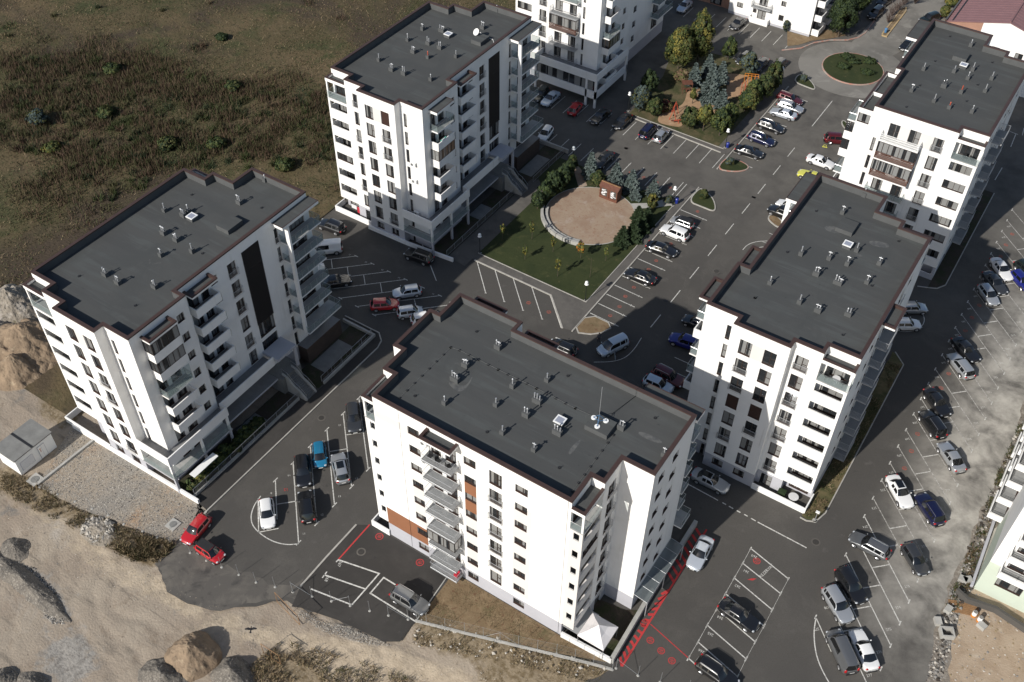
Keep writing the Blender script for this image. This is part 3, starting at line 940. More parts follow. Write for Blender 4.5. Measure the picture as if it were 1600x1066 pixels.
def terrace_front(b):
    """Two raised terraces wrapping the R corner, the walkway beside them, the entrance porch and the brown base."""
    z = slab(5); z6 = slab(6)
    s = MB(); A, B = b.w(13.02, -.05), b.w(18.2, 1.18); s.box(*A, z - .3, *B, z, 'white_render', 'slab_tile')
    A, B = b.w(16.77, 1.18), b.w(18.2, 9.18); s.box(*A, z - .3, *B, z, 'white_render', 'slab_tile'); A, B = b.w(15.42, 9.22), b.w(17.2, 18.4); s.box(*A, z - .3, *B, z, 'white_render', 'slab_tile')
    t = s.build('terrace', b.root)
    p = MB()
    for (a, c) in (((13.02, -.2), (18.35, -.05)), ((18.2, -.05), (18.35, 9.1)), ((17.36, 9.1), (18.35, 9.25)), ((17.2, 9.1), (17.35, 18.4))):
        A, B = b.w(*a), b.w(*c); p.box(*A, z - .42, *B, z + 1.04, 'white_render')
    p.build('parapet', t)
    s = MB()
    for (a, c) in (((13.02, -.2), (18.35, 1.18)), ((16.77, 1.18), (18.35, 9.2))):
        A, B = b.w(*a), b.w(*c); s.box(*A, z6 - .2, *B, z6 + .02, 'plinth_grey', 'slab_concrete')
    A, B = b.w(15.42, 9.22), b.w(17.35, 18.4); s.box(*A, z6 - .3, *B, z6, 'plinth_grey', 'slab_tile')
    t2 = s.build('lower_terrace', b.root)
    g = MB()
    for (a, c) in (((13.1, -.15), (18.3, -.15)), ((18.3, -.15), (18.3, 9.1))):
        A, B = b.w(*a), b.w(*c); g.quad((*A, z6 + .05), (*B, z6 + .05), (*B, z6 + 1.0), (*A, z6 + 1.0), 'glass_rail')
    g.build('glass_panel', t2)
    s = MB()
    for (u, v) in ((18.02, -.15), (18.02, 4.6), (18.02, 8.8)):
        A, B = b.w(u, v), b.w(u + .28, v + .28); s.box(*A, 0, *B, z6 - .21, 'plinth_grey'); s.box(*A, z6 + .03, *B, z - .43, 'white_render')
    s.build('pier', b.root)
    s = MB()
    A, B = b.w(15.43, 18.45), b.w(18.0, 21.8); s.box(*A, 5.95, *B, 6.35, 'plinth_grey')
    A, B = b.w(17.7, 21.45), b.w(18.0, 21.8); s.box(*A, z6, *B, 5.94, 'plinth_grey'); A, B = b.w(15.43, 18.45), b.w(18.0, 21.9); s.box(*A, 0, *B, z6, 'concrete_dark')
    s.build('entrance_porch', b.root)
    s = MB(); A, B = b.w(15.43, 24.3), b.w(17.0, 31.0); s.box(*A, 0, *B, z6, 'brown_wall', 'slab_tile'); s.build('base', b.root)

mat('bin_sky', (0.06, 0.17, 0.33), 0.5)
_bm = balcony_meshes
def balcony_meshes(w, d, kind):
    """Further balcony kinds built from the basic ones."""
    key = ('bal2', round(w, 2), round(d, 2), kind)
    if key in MESH: return MESH[key]
    if kind == 'railc':
        s, p = _bm(w, d, 'rail'); c = _bm(w, d, 'closed')[1]
        MESH[key] = (s, p + [q for q in c if q[0] != 'parapet'])
    elif kind in ('lattice', 'white'):
        s, p = _bm(w, d, 'glass'); r = MB(); m = 'wood_dark' if kind == 'lattice' else 'white_paint'
        for (a, b) in (((.02, -d + .02), (w - .02, -d + .02)), ((.02, -.03), (.02, -d + .02)), ((w - .02, -.03), (w - .02, -d + .02))):
            va, vb = Vector(a), Vector(b); n = max(2, int((vb - va).length / .16))
            for z in (.06, .36, .66, .98): r.tube([(*va, z), (*vb, z)], .03, m, 4)
            for i in range(n):
                p0, p1 = va.lerp(vb, i / n), va.lerp(vb, min(1, (i + 2.6) / n)); r.tube([(*p0, .06), (*p1, .98)], .02, m, 4, cap=False)
                r.tube([(*p0, .98), (*p1, .06)], .02, m, 4, cap=False)
        parts = [('lattice', r.mesh('lattice'))]
        if kind == 'lattice':
            parts += [q for q in _bm(w, d, 'closed')[1] if q[0] != 'parapet']
        MESH[key] = (s, parts)
    elif kind == 'bars':
        s, p = _bm(w, d, 'glass'); t = MB(); r = MB()
        t.box(-.1, -d - .1, -.55, w + .1, -d + .12, .3, 'white_render'); t.box(-.1, -d + .12, -.55, .12, -.01, .3, 'white_render'); t.box(w - .12, -d + .12, -.55, w + .1, -.01, .3, 'white_render')
        for z in (.5, .7, .9): r.tube([(.03, -.03, z), (.03, -d + .03, z), (w - .03, -d + .03, z), (w - .03, -.03, z)], .022, 'post_dark', 5)
        for x in (.03, w / 2, w - .03): r.tube([(x, -d + .03, .3), (x, -d + .03, .92)], .022, 'post_dark', 4)
        MESH[key] = (s, [('parapet', t.mesh('parapet')), ('railing', r.mesh('railing'))])
    else:
        return _bm(w, d, kind)
    return MESH[key]
G_BLOCK = 'white apartment blocks with dark flat roofs'
BEI = 'beige_render'
A_ = std_block('apartment_block', 'white apartment block with gravel plot at its foot, standing beside the bare earth mounds', lambda u, v: (-89.9 + u, 39.45 + v),
    dict(long_canopy=False, f2r=(2, 3, 6), f0r=(1,), r1={0: 'closed', 1: 'closed', 2: 'glass', 3: 'solid'}, r3r=(0, 1, 2, 4)), G_BLOCK)
terrace_front(A_)
B_ = std_block('apartment_block', 'white apartment block with a round satellite dish on its roof, beside the meadow', lambda u, v: (-90.3 + u, 90.3 + v),
    dict(long_canopy=False, f2s=(0,), f2r=(1, 2, 6), f0r=(0, 2, 3, 5), f3a=(2, 3, 5), r1={0: 'glass', 1: 'solid', 2: 'closed', 3: 'solid'}, lfc=(4,), flat=True, r3r=(0, 1, 2, 3, 5)), G_BLOCK)
terrace_front(B_)
C_ = std_block('apartment_block', 'white apartment block with rust coloured panels and a tripod aerial on its roof', lambda u, v: (-50.05 + v, 48.6 + u),
    dict(lz=[(10.9, 12.3, head(2), head(1) - 1.15, 'rust_render'), (10.9, 12.3, head(3), head(2) - 1.15, 'rust_render'), (0, 5.6, 2.35, 5.35, 'rust_render'),
             (16.6, 18.7, 3.2, 19.0, BEI), (13.8, 15.3, 2.9, 5.2, BEI), (.1, 6.5, 20.9, 22.0, BEI), (4.2, 5.6, 5.6, 14.0, BEI), (10.9, 12.3, 3.0, 12.6, BEI)],
         lb={5: 'railc', 7: 'rail'}, lkz=BEI, lkc=(2,), l2a=(0, 1)), G_BLOCK)
D_ = std_block('apartment_block', 'white apartment block beside the large parking lot, between the roundabout block and the aerial block', lambda u, v: (-9.3 - u, 77.65 + v),
    dict(f1r=(4,), f2r=(1, 2, 5), f2s=(3,), f1s=(3,), f0r=(0, 2, 3, 4, 6), f0h=(0,), r1={0: 'glass', 1: 'solid', 2: 'glass', 3: 'glass', 4: 'solid'}, l3r=(0, 1, 2, 3, 4, 5)), G_BLOCK)

# --- blocks with a flush front and wide middle balconies
def flush_block(name, label, mp, cfg, group):
    b = House(name, label, mp, group=group); g = cfg.get
    def col(t0, t1, ks, h, rails=(), kind=None):
        return [(t0, t1, head(k) - h, head(k), kind or ('french' if h > 1.6 else 'small'), 'r' if k in rails else '') for k in ks]
    F0 = 2.45
    b.wall((3.5, F0), (14.8, F0), VN, 0, HT, col(1.4, 2.75, range(8), 2.1, g('f0r', ())) + col(4.5, 5.95, range(7), 2.15) + col(7.3, 8.7, range(7), 2.15) + col(9.9, 10.35, range(1, 8), 2.1, kind='narrow'),
           [(2.75, 4.5, head(0) - 2.1, head(0), BEI), (5.95, 7.3, head(0) - 2.1, head(0), BEI)])
    b.wall((14.8, F0), (16.75, F0), VN, 0, 22.55, [(.15, 1.8, 20.9, 22.3, 'strip')])
    b.wall((0, 3.85), (3.5, 3.85), VN, 0, HT, [(.45, 3.0, slab(k) + .02, slab(k) + 2.2, 'strip') for k in range(7)])
    b.wall((3.5, F0), (3.5, 3.85), UN, 0, HT)
    b.wall((0, F0), (3.5, F0), VN, 0, slab(0) - .04, [(.4, 3.3, slab(k) + 1.12, slab(k) + 2.45, 'strip' if k in g('lc', ()) else 'open') for k in range(1, 8)], thick=.16, name='loggia_front')
    b.wall((0, F0 + .16), (0, 3.85), UN, 0, slab(0) - .04, [(.4, 1.0, slab(k) + 1.3, slab(k) + 2.45, 'open') for k in range(1, 7)], thick=.14, plinth=0, name='loggia_side')
    for k in range(7):
        s = MB(); A, B = b.w(.145, F0 + .165), b.w(3.49, 3.84)
        s.box(*A, slab(k) - .2, *B, slab(k), 'white_render', 'slab_tile'); s.build('balcony', b.root)
    s = MB(); A, B = b.w(-.06, F0 - .06), b.w(3.49, F0 + .16); s.box(*A, slab(0) - .035, *B, slab(0) + .03, 'slab_concrete'); s.build('slab_edge', b.root)
    gp = MB(); q0, q1, q2 = b.w(3.45, F0), b.w(.02, F0), b.w(.02, 3.8)
    gp.quad((*q0, slab(0) + .05), (*q1, slab(0) + .05), (*q1, slab(0) + 1), (*q0, slab(0) + 1), 'glass_rail'); gp.quad((*q1, slab(0) + .05), (*q2, slab(0) + .05), (*q2, slab(0) + 1), (*q1, slab(0) + 1), 'glass_rail'); gp.build('glass_panel', b.root)
    rf = MB(); A, B = b.w(-.05, F0 - .05), b.w(3.49, 3.84); rf.box(*A, 22.6, *B, 22.75, 'white_render', 'roof_membrane')
    A, B = b.w(-.05, F0 - .05), b.w(3.49, F0 + .2); rf.box(*A, 22.75, *B, 23.08, 'white_render'); A, B = b.w(-.05, F0 + .2), b.w(.2, 3.84); rf.box(*A, 22.75, *B, 23.08, 'white_render')
    ro = rf.build('balcony_roof', b.root); cp = MB(); A, B = b.w(-.08, F0 - .08), b.w(3.49, F0 + .24); cp.box(*A, 23.08, *B, 23.15, 'coping_brown'); A, B = b.w(-.08, F0 + .24), b.w(.24, 3.84); cp.box(*A, 23.08, *B, 23.15, 'coping_brown'); cp.build('coping', ro)
    po = MB(); A, B = b.w(0, F0), b.w(.22, F0 + .22); po.box(*A, slab(0) + .03, *B, 22.6, 'white_render'); po.build('pillar', b.root)
    for k in range(7):
        kind = g('mb', {}).get(k, 'rail')
        if kind: b.balcony((3.5, F0), (14.8, F0), VN, 4.0, 9.3, slab(k), 1.15, kind)
    b.wall((0, 3.85), (0, 25.35), UN, 0, HT, col(2.9, 4.3, range(8), 1.15) + [(6.9, 8.2, slab(k) + .03, head(k), 'french') for k in range(7)] + col(10, 11.4, range(8), 1.15) + col(13, 14.4, range(7), 2.1) + col(16, 17.4, range(8), 1.15))
    for k in range(7):
        b.balcony((0, 3.85), (0, 25.35), UN, 5.3, 9.0, slab(k), 1.35, 'rail')
    b.wall((6.8, 30.1), (15.4, 30.1), VP_, 0, HT, col(1.2, 2.5, range(7), 1.15) + col(4.2, 5.5, range(7), 1.15))
    b.wall((6.8, 26.75), (6.8, 30.1), UN, 0, HT); b.wall((3.5, 26.75), (6.8, 26.75), VP_, 0, HT, col(1.0, 2.4, range(7), 2.1)); b.wall((3.5, 25.35), (3.5, 26.75), UN, 0, HT); b.wall((0, 25.35), (3.5, 25.35), VP_, 0, HT, col(1, 2.4, range(7), 2.1))
    b.wall((16.75, F0), (16.75, 13.4), UP, 0, 22.55, [(2.0, 3.3, slab(k) + .03, head(k) - .1, 'french') for k in range(7)] + [(4.2, 5.5, slab(k) + .03, head(k) - .1, 'french') for k in range(7)] + [(8.2, 9.2, head(k) - 1.15, head(k) - .1, 'small') for k in range(7)])
    b.wall((14.8, F0), (14.8, 13.4), UP, 22.0, HT, plinth=0); b.wall((15.6, 13.4), (15.6, 30.1), UP, 0, HT, col(.8, 2.2, range(7), 2.1) + col(3.6, 4.8, range(7), 1.15) + [(11.5, 14.0, slab(k) + .03, head(k), 'strip') for k in range(7)]); b.wall((14.8, 13.4), (15.6, 13.4), VN, 22.0, HT, plinth=0); b.wall((15.6, 13.4), (16.75, 13.4), VP_, 0, 22.55)
    lr = MB(); A, B = b.w(14.81, F0 + .01), b.w(16.74, 13.39); lr.box(*A, 22.3, *B, 22.5, 'white_render', 'roof_membrane')
    o = lr.build('lower_roof', b.root); cp = MB()
    for (a, c) in (((14.8, F0 - .04), (16.8, F0 + .3)), ((16.45, F0 + .3), (16.8, 13.1)), ((14.8, 13.1), (16.8, 13.42)), ((14.82, 7.2), (16.45, 7.5))):
        A, B = b.w(*a), b.w(*c); cp.box(*A, 22.5, *B, 23.05, 'white_render', 'coping_brown')
    cp.build('coping', o)
    for k in range(7):
        b.balcony((16.75, F0), (16.75, 13.4), UP, 1.2, 5.0, slab(k), 1.35, g('r1', {}).get(k, 'solid'))
        if k < 6: b.balcony((15.6, 13.4), (15.6, 30.1), UP, 10.8, 16.8, slab(k), 1.6, 'glass')
    b.canopy((15.6, 13.4), (15.6, 30.1), UP, 10.6, 16.8, 23.3, 1.9, flat=True)
    b.roof([(0, 3.85), (3.5, 3.85), (3.5, F0), (14.8, F0), (14.8, 13.4), (15.6, 13.4), (15.6, 30.1), (6.8, 30.1), (6.8, 26.75), (3.5, 26.75), (3.5, 25.35), (0, 25.35)])
    return b
E_ = flush_block('apartment_block', 'white apartment block with two brown lattice balconies, beside the roundabout', lambda u, v: (-9.35 - u, 123.7 + v),
    dict(mb={0: 'white', 1: 'lattice', 2: 'lattice', 3: 'glass', 4: 'glass', 5: None, 6: None}, f0r=(0, 2, 3, 4), lc=(2, 3, 4, 5), r1={0: 'glass', 1: 'closed', 2: 'closed', 3: 'glass'}), G_BLOCK)
F_ = flush_block('apartment_block', 'white apartment block at the top edge, behind the block with the satellite dish', lambda u, v: (-90.4 + u, 137.6 + v),
    dict(mb={0: 'glass', 1: 'glass', 2: 'rail', 3: 'lattice', 4: 'rail', 5: 'rail', 6: None}, f0r=(2, 3, 4, 5), lc=(3, 4), r1={3: 'glass', 2: 'solid', 4: 'closed', 5: 'solid'}), G_BLOCK)
s = MB(); z = slab(5)
A, B = F_.w(6.0, -.1), F_.w(18.2, 2.44); s.box(*A, z - .3, *B, z, 'white_render', 'slab_tile'); A, B = F_.w(16.77, 2.44), F_.w(18.2, 11); s.box(*A, z - .3, *B, z, 'white_render', 'slab_tile')
t = s.build('terrace', F_.root)
p = MB()
for (a, c, z0, z1) in (((6.0, -.25), (18.35, -.1), z - .4, z + 1.0), ((18.2, -.1), (18.35, 11), z - .4, z + 1.0), ((5.85, -.25), (6.0, 2.44), z - .4, z + 1.0), ((6.0, -.25), (18.35, -.1), 1.8, 3.25), ((18.2, -.1), (18.35, 11), 1.8, 3.25)):
    A, B = F_.w(*a), F_.w(*c); p.box(*A, z0, *B, z1, 'white_render')
for u, v in ((18.0, -.25), (16.2, -.25), (5.85, -.25), (18.0, 10.6)):
    A, B = F_.w(u, v), F_.w(u + .35, v + .35); p.box(*A, 0, *B, z - .41, 'white_render')
p.build('parapet', t)
gl = MB(); A, B = F_.w(6.2, 0.0), F_.w(16.2, 0.0); gl.quad((*A, 3.25), (*B, 3.25), (*B, z - .41), (*A, z - .41), 'window_glass'); A, B = F_.w(16.55, 0), F_.w(18.0, 0); gl.quad((*A, 3.25), (*B, 3.25), (*B, z - .41), (*A, z - .41), 'window_glass')
gl.build('glazing', t)

# front shelves of D: terrace wall; yard walls of the other blocks come with the gardens
def yard_wall(b, pts, h, t=.16, m='white_render', name='terrace_wall', z=0.0):
    s = MB(); q = [b.w(*p) for p in pts]
    strip(s, q, t, z, m, h=h)
    return s.build(name, b.root)
yard_wall(D_, [(6.55, -.05), (-.15, -.05), (-.15, 2.5)], .95)
yard_wall(A_, [(-1.5, 2.4), (-1.5, -.1), (6.6, -.1)], 1.0)
yard_wall(B_, [(-.6, 2.4), (-.6, .3), (6.6, .3)], 1.0)
yard_wall(C_, [(-.15, 2.6), (-.15, .1), (3.6, .1)], 1.0)
# ground-floor glazed shelters
def shelter(b, q, z0, z1, legs, name='glass_canopy'):
    """Sloping glass roof: q = four plan corners (first two high, last two low)."""
    s = MB(); c = [b.w(*p) for p in q]; zz = (z0, z0, z1, z1)
    s.quad(*[(*c[i], zz[i]) for i in range(4)], 'glass_roof')
    o = s.build(name, b.root); f = MB()
    for i in range(4):
        f.tube([(*c[i], zz[i]), (*c[(i + 1) % 4], zz[(i + 1) % 4])], .035, 'metal_grey', 5)
    for k in range(1, 6):
        a = Vector(c[0]).lerp(Vector(c[1]), k / 6); e = Vector(c[3]).lerp(Vector(c[2]), k / 6)
        f.tube([(*a, z0 + .02), (*e, z1 + .02)], .018, 'metal_grey', 4)
    for (u, v) in legs:
        p = b.w(u, v); f.tube([(*p, 0), (*p, z1)], .06, 'galvanised', 6)
    f.build('canopy_frame', o); return o
s = MB(); A, B = A_.w(19.0, 1.4), A_.w(19.9, 5.2); s.box(*A, 2.6, *B, 2.68, 'white_paint'); s.build('awning', A_.root)
shelter(C_, [(6.9, 30.13), (15.4, 30.13), (15.4, 31.7), (6.9, 31.7)], 3.0, 2.75, [(6.95, 31.7), (11, 31.7), (15.3, 31.7)])
s = MB(); A, B = C_.w(0.1, 25.4), C_.w(3.3, 28.0); s.box(*A, 1.9, *B, 1.98, 'galvanised', 'mesh_slab'); s.build('awning', C_.root)
# zig-zag glass wall on A's closed balcony
s = MB(); A, B = A_.w(18.14, 2.7), A_.w(18.14, 6.3); s.quad((*A, slab(2) + .02), (*B, slab(2) + .02), (*B, slab(2) + 2.5), (*A, slab(2) + 2.5), 'glass_rail'); s.build('glass_screen', A_.root)
# rust panel band and lightning conductor on C, wires on the roof
s = MB(); a = C_.w(-.02, 5.7); s.tube([(*a, .2), (*a, 24.0)], .015, 'post_dark', 4); a = C_.w(-.02, 25.0); s.tube([(*a, .2), (*a, 24.0)], .015, 'post_dark', 4); s.build('lightning_conductor', C_.root)

# --- roof fittings, block by block (world positions)
def PL(*rows): return rows
A_.vents([(-83.61, 46.64, 2), (-81.45, 46.51, 2), (-77.53, 48.3, 1), (-86.61, 58.26, 1), (-83.6, 55.22, 2), (-81.53, 55.2, 2), (-80.95, 52.36, 1), (-78.51, 54.77, 1), (-84.1, 58.81, 2), (-84.13, 59.66, 1), (-80.83, 69.21, 1), (-80.37, 64.25, 2), (-77.78, 48.31, 1)], rot=0)
A_.hatch(-82.85, 59.03); A_.roofbox(-79.2, 59.3, -77.3, 61.7, .62)
A_.drains([(-86.31, 62.3), (-77.63, 65.13), (-77.46, 55.28), (-85.94, 44.95), (-77.24, 45.13)])
B_.vents([(-86.95, 109.47, 1), (-86.85, 105.77, 1), (-84.32, 110.65, 3), (-83.78, 106.62, 2), (-81.69, 106.58, 2), (-84.18, 103.54, 2), (-81.56, 103.56, 1, 'play_red'), (-78.37, 105.96, 1), (-86.82, 99.04, 1), (-83.77, 98, 2), (-81.71, 98.13, 2), (-77.71, 99.04, 1), (-79.88, 114.8, 2), (-80.97, 120.24, 1)])
B_.hatch(-82.7, 110.07); B_.roofbox(-78.9, 110.4, -77.2, 112.7, .6)
C_.vents([(-41.36, 61.5, 2), (-42.69, 57.55, 2), (-42.42, 55.35, 3), (-37.13, 57.84, 1), (-41.47, 52.31, 1), (-37.16, 54.92, 1), (-34.03, 57.51, 3), (-33.99, 55.42, 2), (-34.68, 52.35, 1), (-34.72, 60.5, 1), (-30.29, 55.23, 3), (-31.05, 52.3, 1), (-25.5, 59.18, 2), (-20.56, 58.58, 1)], rot=0)
C_.hatch(-30.77, 56.5); C_.roofbox(-28.45, 57.2, -26.0, 59.2, .6)
C_.drains([(-44.59, 62.3), (-44.53, 51.51), (-36.01, 51.68), (-33.33, 62.24), (-23.4, 62.22), (-28, 51.88)])
C_.stain([(-42.78, 55.11), (-41.02, 55.12), (-41.42, 57.2), (-40.88, 55.68), (-41.06, 54.18), (-42.79, 54.63)])
C_.stain([(-28.39, 54.08), (-28.19, 55.88), (-27.9, 55.66), (-27.92, 53.56)])
C_.stain([(-23.89, 60.04), (-21.46, 60.17), (-21.45, 59.55), (-23.86, 59.41)])
D_.vents([(-18.75, 107.52, 1), (-19.72, 102.84, 1), (-20.94, 92.98, 1), (-18, 94.06, 1), (-15.88, 97.14, 1), (-15.93, 94.27, 1), (-12.96, 96.41, 1), (-18.21, 90.69, 2), (-15.68, 90.67, 3), (-13.02, 92.6, 1), (-21.91, 86.49, 1), (-17.99, 85.36, 1), (-15.83, 85.19, 2), (-12.92, 86.48, 2)], rot=0)
D_.hatch(-17.05, 97.31); D_.roofbox(-19.3, 99.3, -17.3, 101.6, .55)
D_.drains([(-22.48, 101.57), (-22.4, 92.61), (-12.43, 101.62), (-12.38, 92.52), (-22.34, 83.46), (-22.34, 83.41), (-12.28, 83.37)])
D_.stain([(-20.76, 99.48), (-18.97, 100.37), (-18.21, 99.29), (-20.08, 98.66)])
D_.stain([(-15.47, 99.88), (-13.34, 100.69), (-12.86, 99.79), (-14.83, 99.07)])
D_.stain([(-15.9, 96.83), (-14.9, 96.9), (-15.09, 96.47), (-15.95, 96.49)])
E_.vents([(-21.88, 140.26, 1), (-18.12, 142.05, 1), (-18.15, 137.36, 2, 'steel'), (-16.07, 144.04, 1), (-15.99, 141.34, 1), (-13.19, 143.15, 1), (-13.06, 139.43, 1), (-15.71, 137.2, 1, 'play_red'), (-18.13, 132.97, 1), (-15.94, 132.55, 1, 'play_red'), (-13.09, 133.22, 1), (-21.51, 133.83, 1), (-18.24, 150.62, 1)], rot=0)
E_.hatch(-17.43, 144.12); E_.roofbox(-19.4, 145.4, -17.5, 147.4, .6)
E_.drains([(-21.57, 151.72), (-21.24, 143.57), (-14.33, 147.85), (-21.01, 135.99), (-14.38, 140.69), (-14.46, 135.69), (-20.81, 129.66)])
# earthing wire on clips round C's roof
def wire(b, pts, z, step=1.1, name='earthing_wire'):
    s = MB(); q = [(x - b.root.location.x, y - b.root.location.y) for x, y in pts]
    for a, c in zip(q, q[1:]):
        a, c = Vector(a), Vector(c); s.tube([(*a, z + .1), (*c, z + .1)],   .009, 'concrete_dark', 4)
        n = int((c - a).length / step)
        for i in range(n + 1):
            p = a.lerp(c, i / max(1, n)); s.box(p.x - .1, p.y - .1, z, p.x + .1, p.y + .1, z + .09, 'black_plastic')
    s.build(name, b.root)
wire(C_, [(-45.63, 50.43), (-45.48, 58.86), (-44.5, 59.03), (-39.64, 58.99), (-35.05, 59)] + [(-30.49, 58.92), (-28.57, 58.98)], HROOF)
wire(C_, [(-25.72, 58.07), (-25.6, 50.23)], HROOF)
s = MB(); q = [(x - C_.root.location.x, y - C_.root.location.y) for x, y in [(-27.18, 60.24), (-26.18, 64.29)]]; s.tube([(*q[0], HROOF + .05), (*q[1], HROOF + .05), (q[1][0], q[1][1] + .5, 24.07)], .02, 'black_rubber', 4); s.build('cable', C_.root)

# satellite dish on B
dx, dy = -79, 112.05
dish = thing('satellite_dish', 'round white satellite dish on the dark roof with pale cable', 'satellite dish', (dx, dy, HROOF))
s = MB(); prof = [(r, .16 * (r / .52) ** 2) for r in (0, .13, .26, .39, .52)]
for i in range(len(prof) - 1):
    for k in range(20):
        a0, a1 = 2 * math.pi * k / 20, 2 * math.pi * (k + 1) / 20; (r0, h0), (r1, h1) = prof[i], prof[i + 1]
        s.quad((r0 * math.cos(a0), r0 * math.sin(a0), h0), (r1 * math.cos(a0), r1 * math.sin(a0), h1), (r1 * math.cos(a1), r1 * math.sin(a1), h1), (r0 * math.cos(a1), r0 * math.sin(a1), h0), 'globe_white')
d = s.build('reflector', dish, (0, 0, .95), smooth=60); d.rotation_euler = Vector((-.25, -.75, .62)).to_track_quat('Z', 'Y').to_euler()
s = MB(); s.tube([(0, .05, 0), (0, .05, .95)], .04, 'galvanised', 6); s.box(-.3, -.25, 0, .3, .35, .06, 'concrete'); s.build('mast', dish)
s = MB(); s.tube([(0, .0, .5), (0, -.35, .9), (0, -.55, 1.25)], .018, 'galvanised', 5); s.sphere((0, -.57, 1.28), .06, 'metal_grey', 8, 6); s.build('feed_arm', dish)
s = MB(); q = [(-79.55, 113.64), (-78.14, 113.08), (-76.81, 112.99), (-76.11, 112.23)]; s.tube([(x - dx, y - dy, .05) for x, y in q], .035, 'globe_white', 5); s.build('cable', dish)
# tripod aerial on C
ax, ay = -27.54, 58.3
aer = thing('tripod_aerial', 'tall thin aerial mast on three round white weights on the roof', 'aerial', (ax, ay, HROOF + .6))
s = MB(); s.tube([(0, 0, .1), (0, 0, 5.0)], .022, 'galvanised', 5); s.build('mast', aer)
for k, c in enumerate(((-.62, .15), (.55, .45), (.2, -.62))):
    s = MB(); s.cyl(0, 0, 0, .09, .27, 'globe_white', 16); s.cyl(0, 0, .09, .14, .08, 'steel', 8); s.build('weight', aer, (*c, 0.003), smooth=40)
    s = MB(); s.tube([(*c, .12), (0, 0, 1.0)], .022, 'bin_sky', 5); s.tube([(*c, .12), (0, 0, .12)], .02, 'bin_sky', 5); s.build('leg', aer)

# ------------------------------------------------------------------ other buildings
def simple_block(name, label, cat, mp): return House(name, label, mp, cat=cat)
G_ = simple_block('low_rise_block', 'plain cream block with few small windows beyond the far parking row', 'apartment block', lambda u, v: (-67.4 + u, 181.7 + v))
wins = [(1.6, 2.85, 1.75, 2.75, 'small'), (5.0, 5.75, 1.6, 2.6, 'small'), (6.0, 7.7, .4, 2.55, 'french'), (10.3, 11.3, 1.55, 2.65, 'small'), (10.3, 11.3, 4.5, 5.5, 'small'), (1.6, 2.85, 4.6, 5.6, 'small'), (5.0, 5.75, 4.5, 5.5, 'small'), (6.0, 7.7, 3.4, 5.5, 'french'), (13.5, 14.6, 7.4, 8.4, 'small'), (10.3, 11.3, 7.4, 8.4, 'small'), (6, 7.7, 6.3, 8.4, 'french')]
G_.wall((0, 0), (16.9, 0), VN, 0, 14, wins, plinth=.5)
G_.wall((16.9, 0), (16.9, 20), UP, 0, 14, [(1, 3, .4 + 2.9 * k, 2.5 + 2.9 * k, 'french') for k in range(4)] + [(6, 8, .4 + 2.9 * k, 2.5 + 2.9 * k, 'french') for k in range(4)], base='dark_render', plinth=0)
G_.wall((0, 0), (0, 20), UN, 0, 14, plinth=.5); G_.wall((0, 20), (16.9, 20), VP_, 0, 14, plinth=.5)
G_.roof([(0, 0), (16.9, 0), (16.9, 20), (0, 20)], 13.2, 14)
for z0, kind in ((.15, 'solid'), (3.2, 'rail'), (6.1, 'rail')): G_.balcony((0, 0), (16.9, 0), VN, 4.8, 8.7, z0, 1.1, kind)
for k in range(4):
    G_.balcony((16.9, 0), (16.9, 20), UP, .6, 4.4, .4 + 2.9 * k, 1.5, 'solid'); G_.balcony((16.9, 0), (16.9, 20), UP, 6.0, 9.5, .4 + 2.9 * k, 1.5, 'solid')
J_ = simple_block('shop_unit', 'low brown walled building joined to the left of the cream block', 'building', lambda u, v: (-77.5 + u, 183.0 + v))
J_.wall((0, 0), (10, 0), VN, 0, 6, [(1.5, 3.5, .2, 2.4, 'strip'), (5.5, 8, .2, 2.4, 'strip')], base='brick_soft', plinth=0); J_.wall((0, 0), (0, 14), UN, 0, 6, base='brick_soft', plinth=0); J_.wall((0, 14), (10, 14), VP_, 0, 6, base='brick_soft', plinth=0)
J_.roof([(0, 0), (10.05, 0), (10.05, 14), (0, 14)], 5.6, 6)

